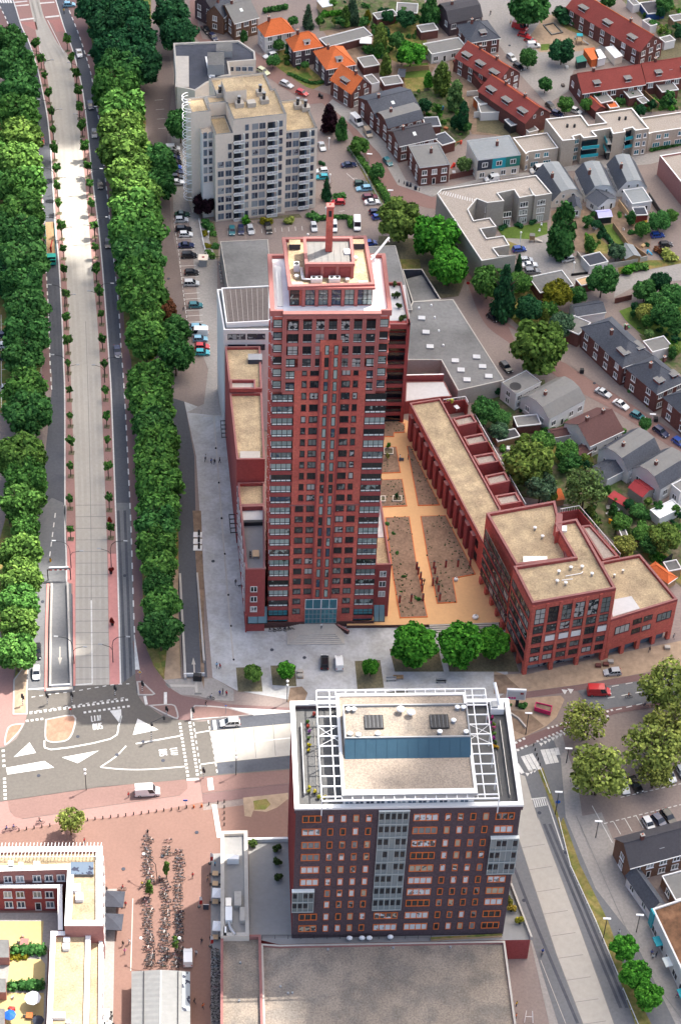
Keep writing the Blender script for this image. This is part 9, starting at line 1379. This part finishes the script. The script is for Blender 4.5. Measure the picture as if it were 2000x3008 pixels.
for w,x,y,k,c,lb in(('E',478,465,'chair',(.8,.8,.8),'white garden chair alone on the lawn of the grey flats, lower'),('E',495,420,'chair',(.8,.8,.8),'white garden chair on the lawn near the grey flats, upper'),('E',245,430,'chair',(.75,.75,.75),'white garden chair against the wall of the grey flats'),('E',1340,1312,'toy',(.75,.3,.03),'orange and yellow toy slide on the right lawn'),('E',1148,1205,'toy',(.03,.6,.15),'bright green toy on the right lawn'),('E',1290,390,'barrel',(.65,.4,.04),'yellow tub behind the red walled shed'),('E',1318,635,'toy',(.02,.25,.45),'blue tarpaulin heap by the back fence'),('E',1275,580,'crate',(.6,.4,.2),'wooden crate in the cluttered garden plot'),('E',1125,455,'chair',(.8,.8,.8),'white chair in the cluttered garden plot, upper'),('E',1150,350,'crate',(.7,.7,.7),'pale box in the cluttered garden plot'),('E',905,440,'crate',(.7,.7,.68),'pale box on the bare garden plot'),('E',838,432,'barrel',(.6,.6,.6),'grey barrel on the bare garden plot'),('L',1128,130,'chair',(.75,.75,.78),'pale chair beside the white patio table'),('L',1030,215,'toy',(.75,.35,.02),'yellow toy by the grey flat shed'),('L',995,155,'chair',(.5,.5,.5),'grey chair on the patio of the backyards'),('L',1265,108,'toy',(.55,.05,.06),'red toy in the backyards'),('C',1035,830,'toy',(.1,.35,.6),'light blue tub in the terrace backyards'),('C',1395,895,'barrel',(.03,.35,.65),'round blue paddling pool in the backyards'),('C',1125,1275,'toy',(.7,.04,.02),'bright red heap beside the corner house'),('C',1130,1325,'crate',(.7,.7,.7),'white box beside the corner house'),('C',1175,1095,'toy',(.6,.06,.03),'red tub in the terrace backyards'),('C',1070,985,'crate',(.4,.15,.06),'rust brown box in the terrace backyards'),('J',755,625,'table',(.55,.55,.55),'grey sofa table on the round roof terrace'),('J',700,560,'toy',(.35,.38,.05),'yellow potted bush on the round roof terrace'),('J',985,680,'table',(.6,.6,.6),'pale table in the garden below the dark tree'),('K',240,830,'crate',(.65,.65,.65),'white bench in the overgrown backyard'),('D',760,290,'crate',(.2,.3,.3),'small grey box on the playground'),('D',795,500,'crate',(.7,.5,.2),'yellow box beside the green hut'),('D',690,515,'crate',(.7,.7,.66),'heap of pale boards by the dark round tree'),('D',660,655,'crate',(.1,.08,.07),'dark heap at the end of the red row'),('D',1400,75,'toy',(.02,.1,.5),'blue pool in the top right gardens'),('D',1500,740,'table',(.3,.55,.75),'pale blue garden roof panel at the right edge'),('R',100,1385,'chair',(.45,.4,.38),'grey lounger in the lower yellow yard'),('R',95,1475,'toy',(.6,.05,.05),'red towel in the lower yellow yard'),('R',180,915,'chair',(.4,.25,.2),'brown chair at the yard table')):
 z0=4.0 if w=='J' and y<640 else .03;p=P(w,x,y,z0+.3)
 m=MB();nm={'chair':'plastic_chair','toy':'garden_toy','crate':'crate','barrel':'barrel','table':'garden_table'}[k]
 if k=='chair':m.box(-.25,.25,-.25,.25,.38,.44,'plain');m.box(-.25,.25,.2,.26,.441,.95,'plain');[m.box(sx-.03,sx+.03,sy-.03,sy+.03,0,.38,'plain')for sx in(-.21,.21)for sy in(-.21,.21)]
 elif k=='barrel':m.tube((0,0,0),(0,0,.55),.55,'plain',12,.62);m.tube((0,0,.55),(0,0,.6),.62,'plain',12)
 elif k=='table':m.box(-.7,.7,-.5,.5,.66,.74,'plain');[m.box(sx-.04,sx+.04,sy-.04,sy+.04,0,.66,'plain')for sx in(-.6,.6)for sy in(-.4,.4)]
 elif k=='toy':m.face([(-.3,-1.0,.05),(.3,-1.0,.05),(.3,.2,1.0),(-.3,.2,1.0)],'plain');m.box(-.32,.32,.2,.6,0,1.0,'plain');m.box(-.36,.36,.201,.64,1.002,1.1,'plain')
 else:m.box(-.6,.6,-.4,.4,0,.55,'plain');m.box(-.64,.64,-.44,.44,.552,.62,'plain')
 o=link(bpy.data.objects.new(nm,m.mesh(nm)));o.location=(p[0],p[1],z0);o.rotation_euler=(0,0,rnd()*6.28);o.color=(*c,1);tag(o,lb,k)
CA=620.0  # unseen layer added to shade the scene; its holes shape the sun patches
def lift(p,z=0.0):t=(CA-z)/SDIR.z;return(p[0]+SDIR.x*t,p[1]+SDIR.y*t)
HOLES=[]
def hole(w,z,*xy):HOLES.append([lift(P(w,xy[i],xy[i+1],z),z)for i in range(0,len(xy),2)])
hole('W',6,-60,290,60,300,135,345,165,310,215,300,285,225,350,290,350,470,300,520,205,610,120,570,40,450,-60,430)
hole('W',0,-700,1240,130,1240,120,1560,175,1600,300,1648,520,1602,590,1612,680,1640,670,1790,560,1880,525,1980,525,2100,640,2240,660,2700,-700,2700)
hole('W',89,640,552,858,545,885,715,690,735)
def hit(x,y):
 for q in HOLES:
  if inpoly((x,y),q):return True
 return False
cx0,cx1,cy0,cy1=-330,330,40,900;ox,oy=SDIR.x*CA/SDIR.z,SDIR.y*CA/SDIR.z;ST=6.0;nx,ny=int((cx1-cx0)/ST),int((cy1-cy0)/ST)
cells=set();rc=random.Random(11)
for i in range(nx):
 for j in range(ny):
  x,y=cx0+ox+(i+.5)*ST,cy0+oy+(j+.5)*ST
  if not hit(x+4*math.sin(y*.09)+3*math.sin(y*.31+1),y+4*math.sin(x*.085)+3*math.sin(x*.27)):cells.add((i,j))
vid,cv,cf={},[],[]
def cvert(i,j,k):
 if(i,j,k)not in vid:x,y=cx0+ox+i*ST,cy0+oy+j*ST;vid[(i,j,k)]=len(cv);e=2.2*math.sin(i*.37+j*.2)+1.6*math.sin(j*.53-i*.11);cv.append((x+rc.uniform(-1.6,1.6),y+rc.uniform(-1.6,1.6),CA+(2.5+e*.3 if k else-e*.3)))
 return vid[(i,j,k)]
for i,j in cells:
 cf.append((cvert(i,j,1),cvert(i+1,j,1),cvert(i+1,j+1,1),cvert(i,j+1,1)));cf.append((cvert(i,j+1,0),cvert(i+1,j+1,0),cvert(i+1,j,0),cvert(i,j,0)))
 for di,dj,a,c in((0,-1,(0,0),(1,0)),(1,0,(1,0),(1,1)),(0,1,(1,1),(0,1)),(-1,0,(0,1),(0,0))):
  if(i+di,j+dj)not in cells:cf.append((cvert(i+a[0],j+a[1],0),cvert(i+c[0],j+c[1],0),cvert(i+c[0],j+c[1],1),cvert(i+a[0],j+a[1],1)))
cme=bpy.data.meshes.new('shade_cloud');cme.from_pydata(cv,[],cf);cm,nt,b_=_new('shade_cloud');tl=nt.nodes.new('ShaderNodeBsdfTranslucent');tl.inputs[0].default_value=(1,.97,.91,1);tp=nt.nodes.new('ShaderNodeBsdfTransparent');mx=nt.nodes.new('ShaderNodeMixShader');mx.inputs[0].default_value=.10
nt.links.new(tl.outputs[0],mx.inputs[1]);nt.links.new(tp.outputs[0],mx.inputs[2]);nt.links.new(mx.outputs[0],nt.nodes['Material Output'].inputs[0]);nt.nodes.remove(b_);cme.materials.append(cm);co=link(bpy.data.objects.new('shade_cloud',cme));tag(co,None,None,None,'structure')
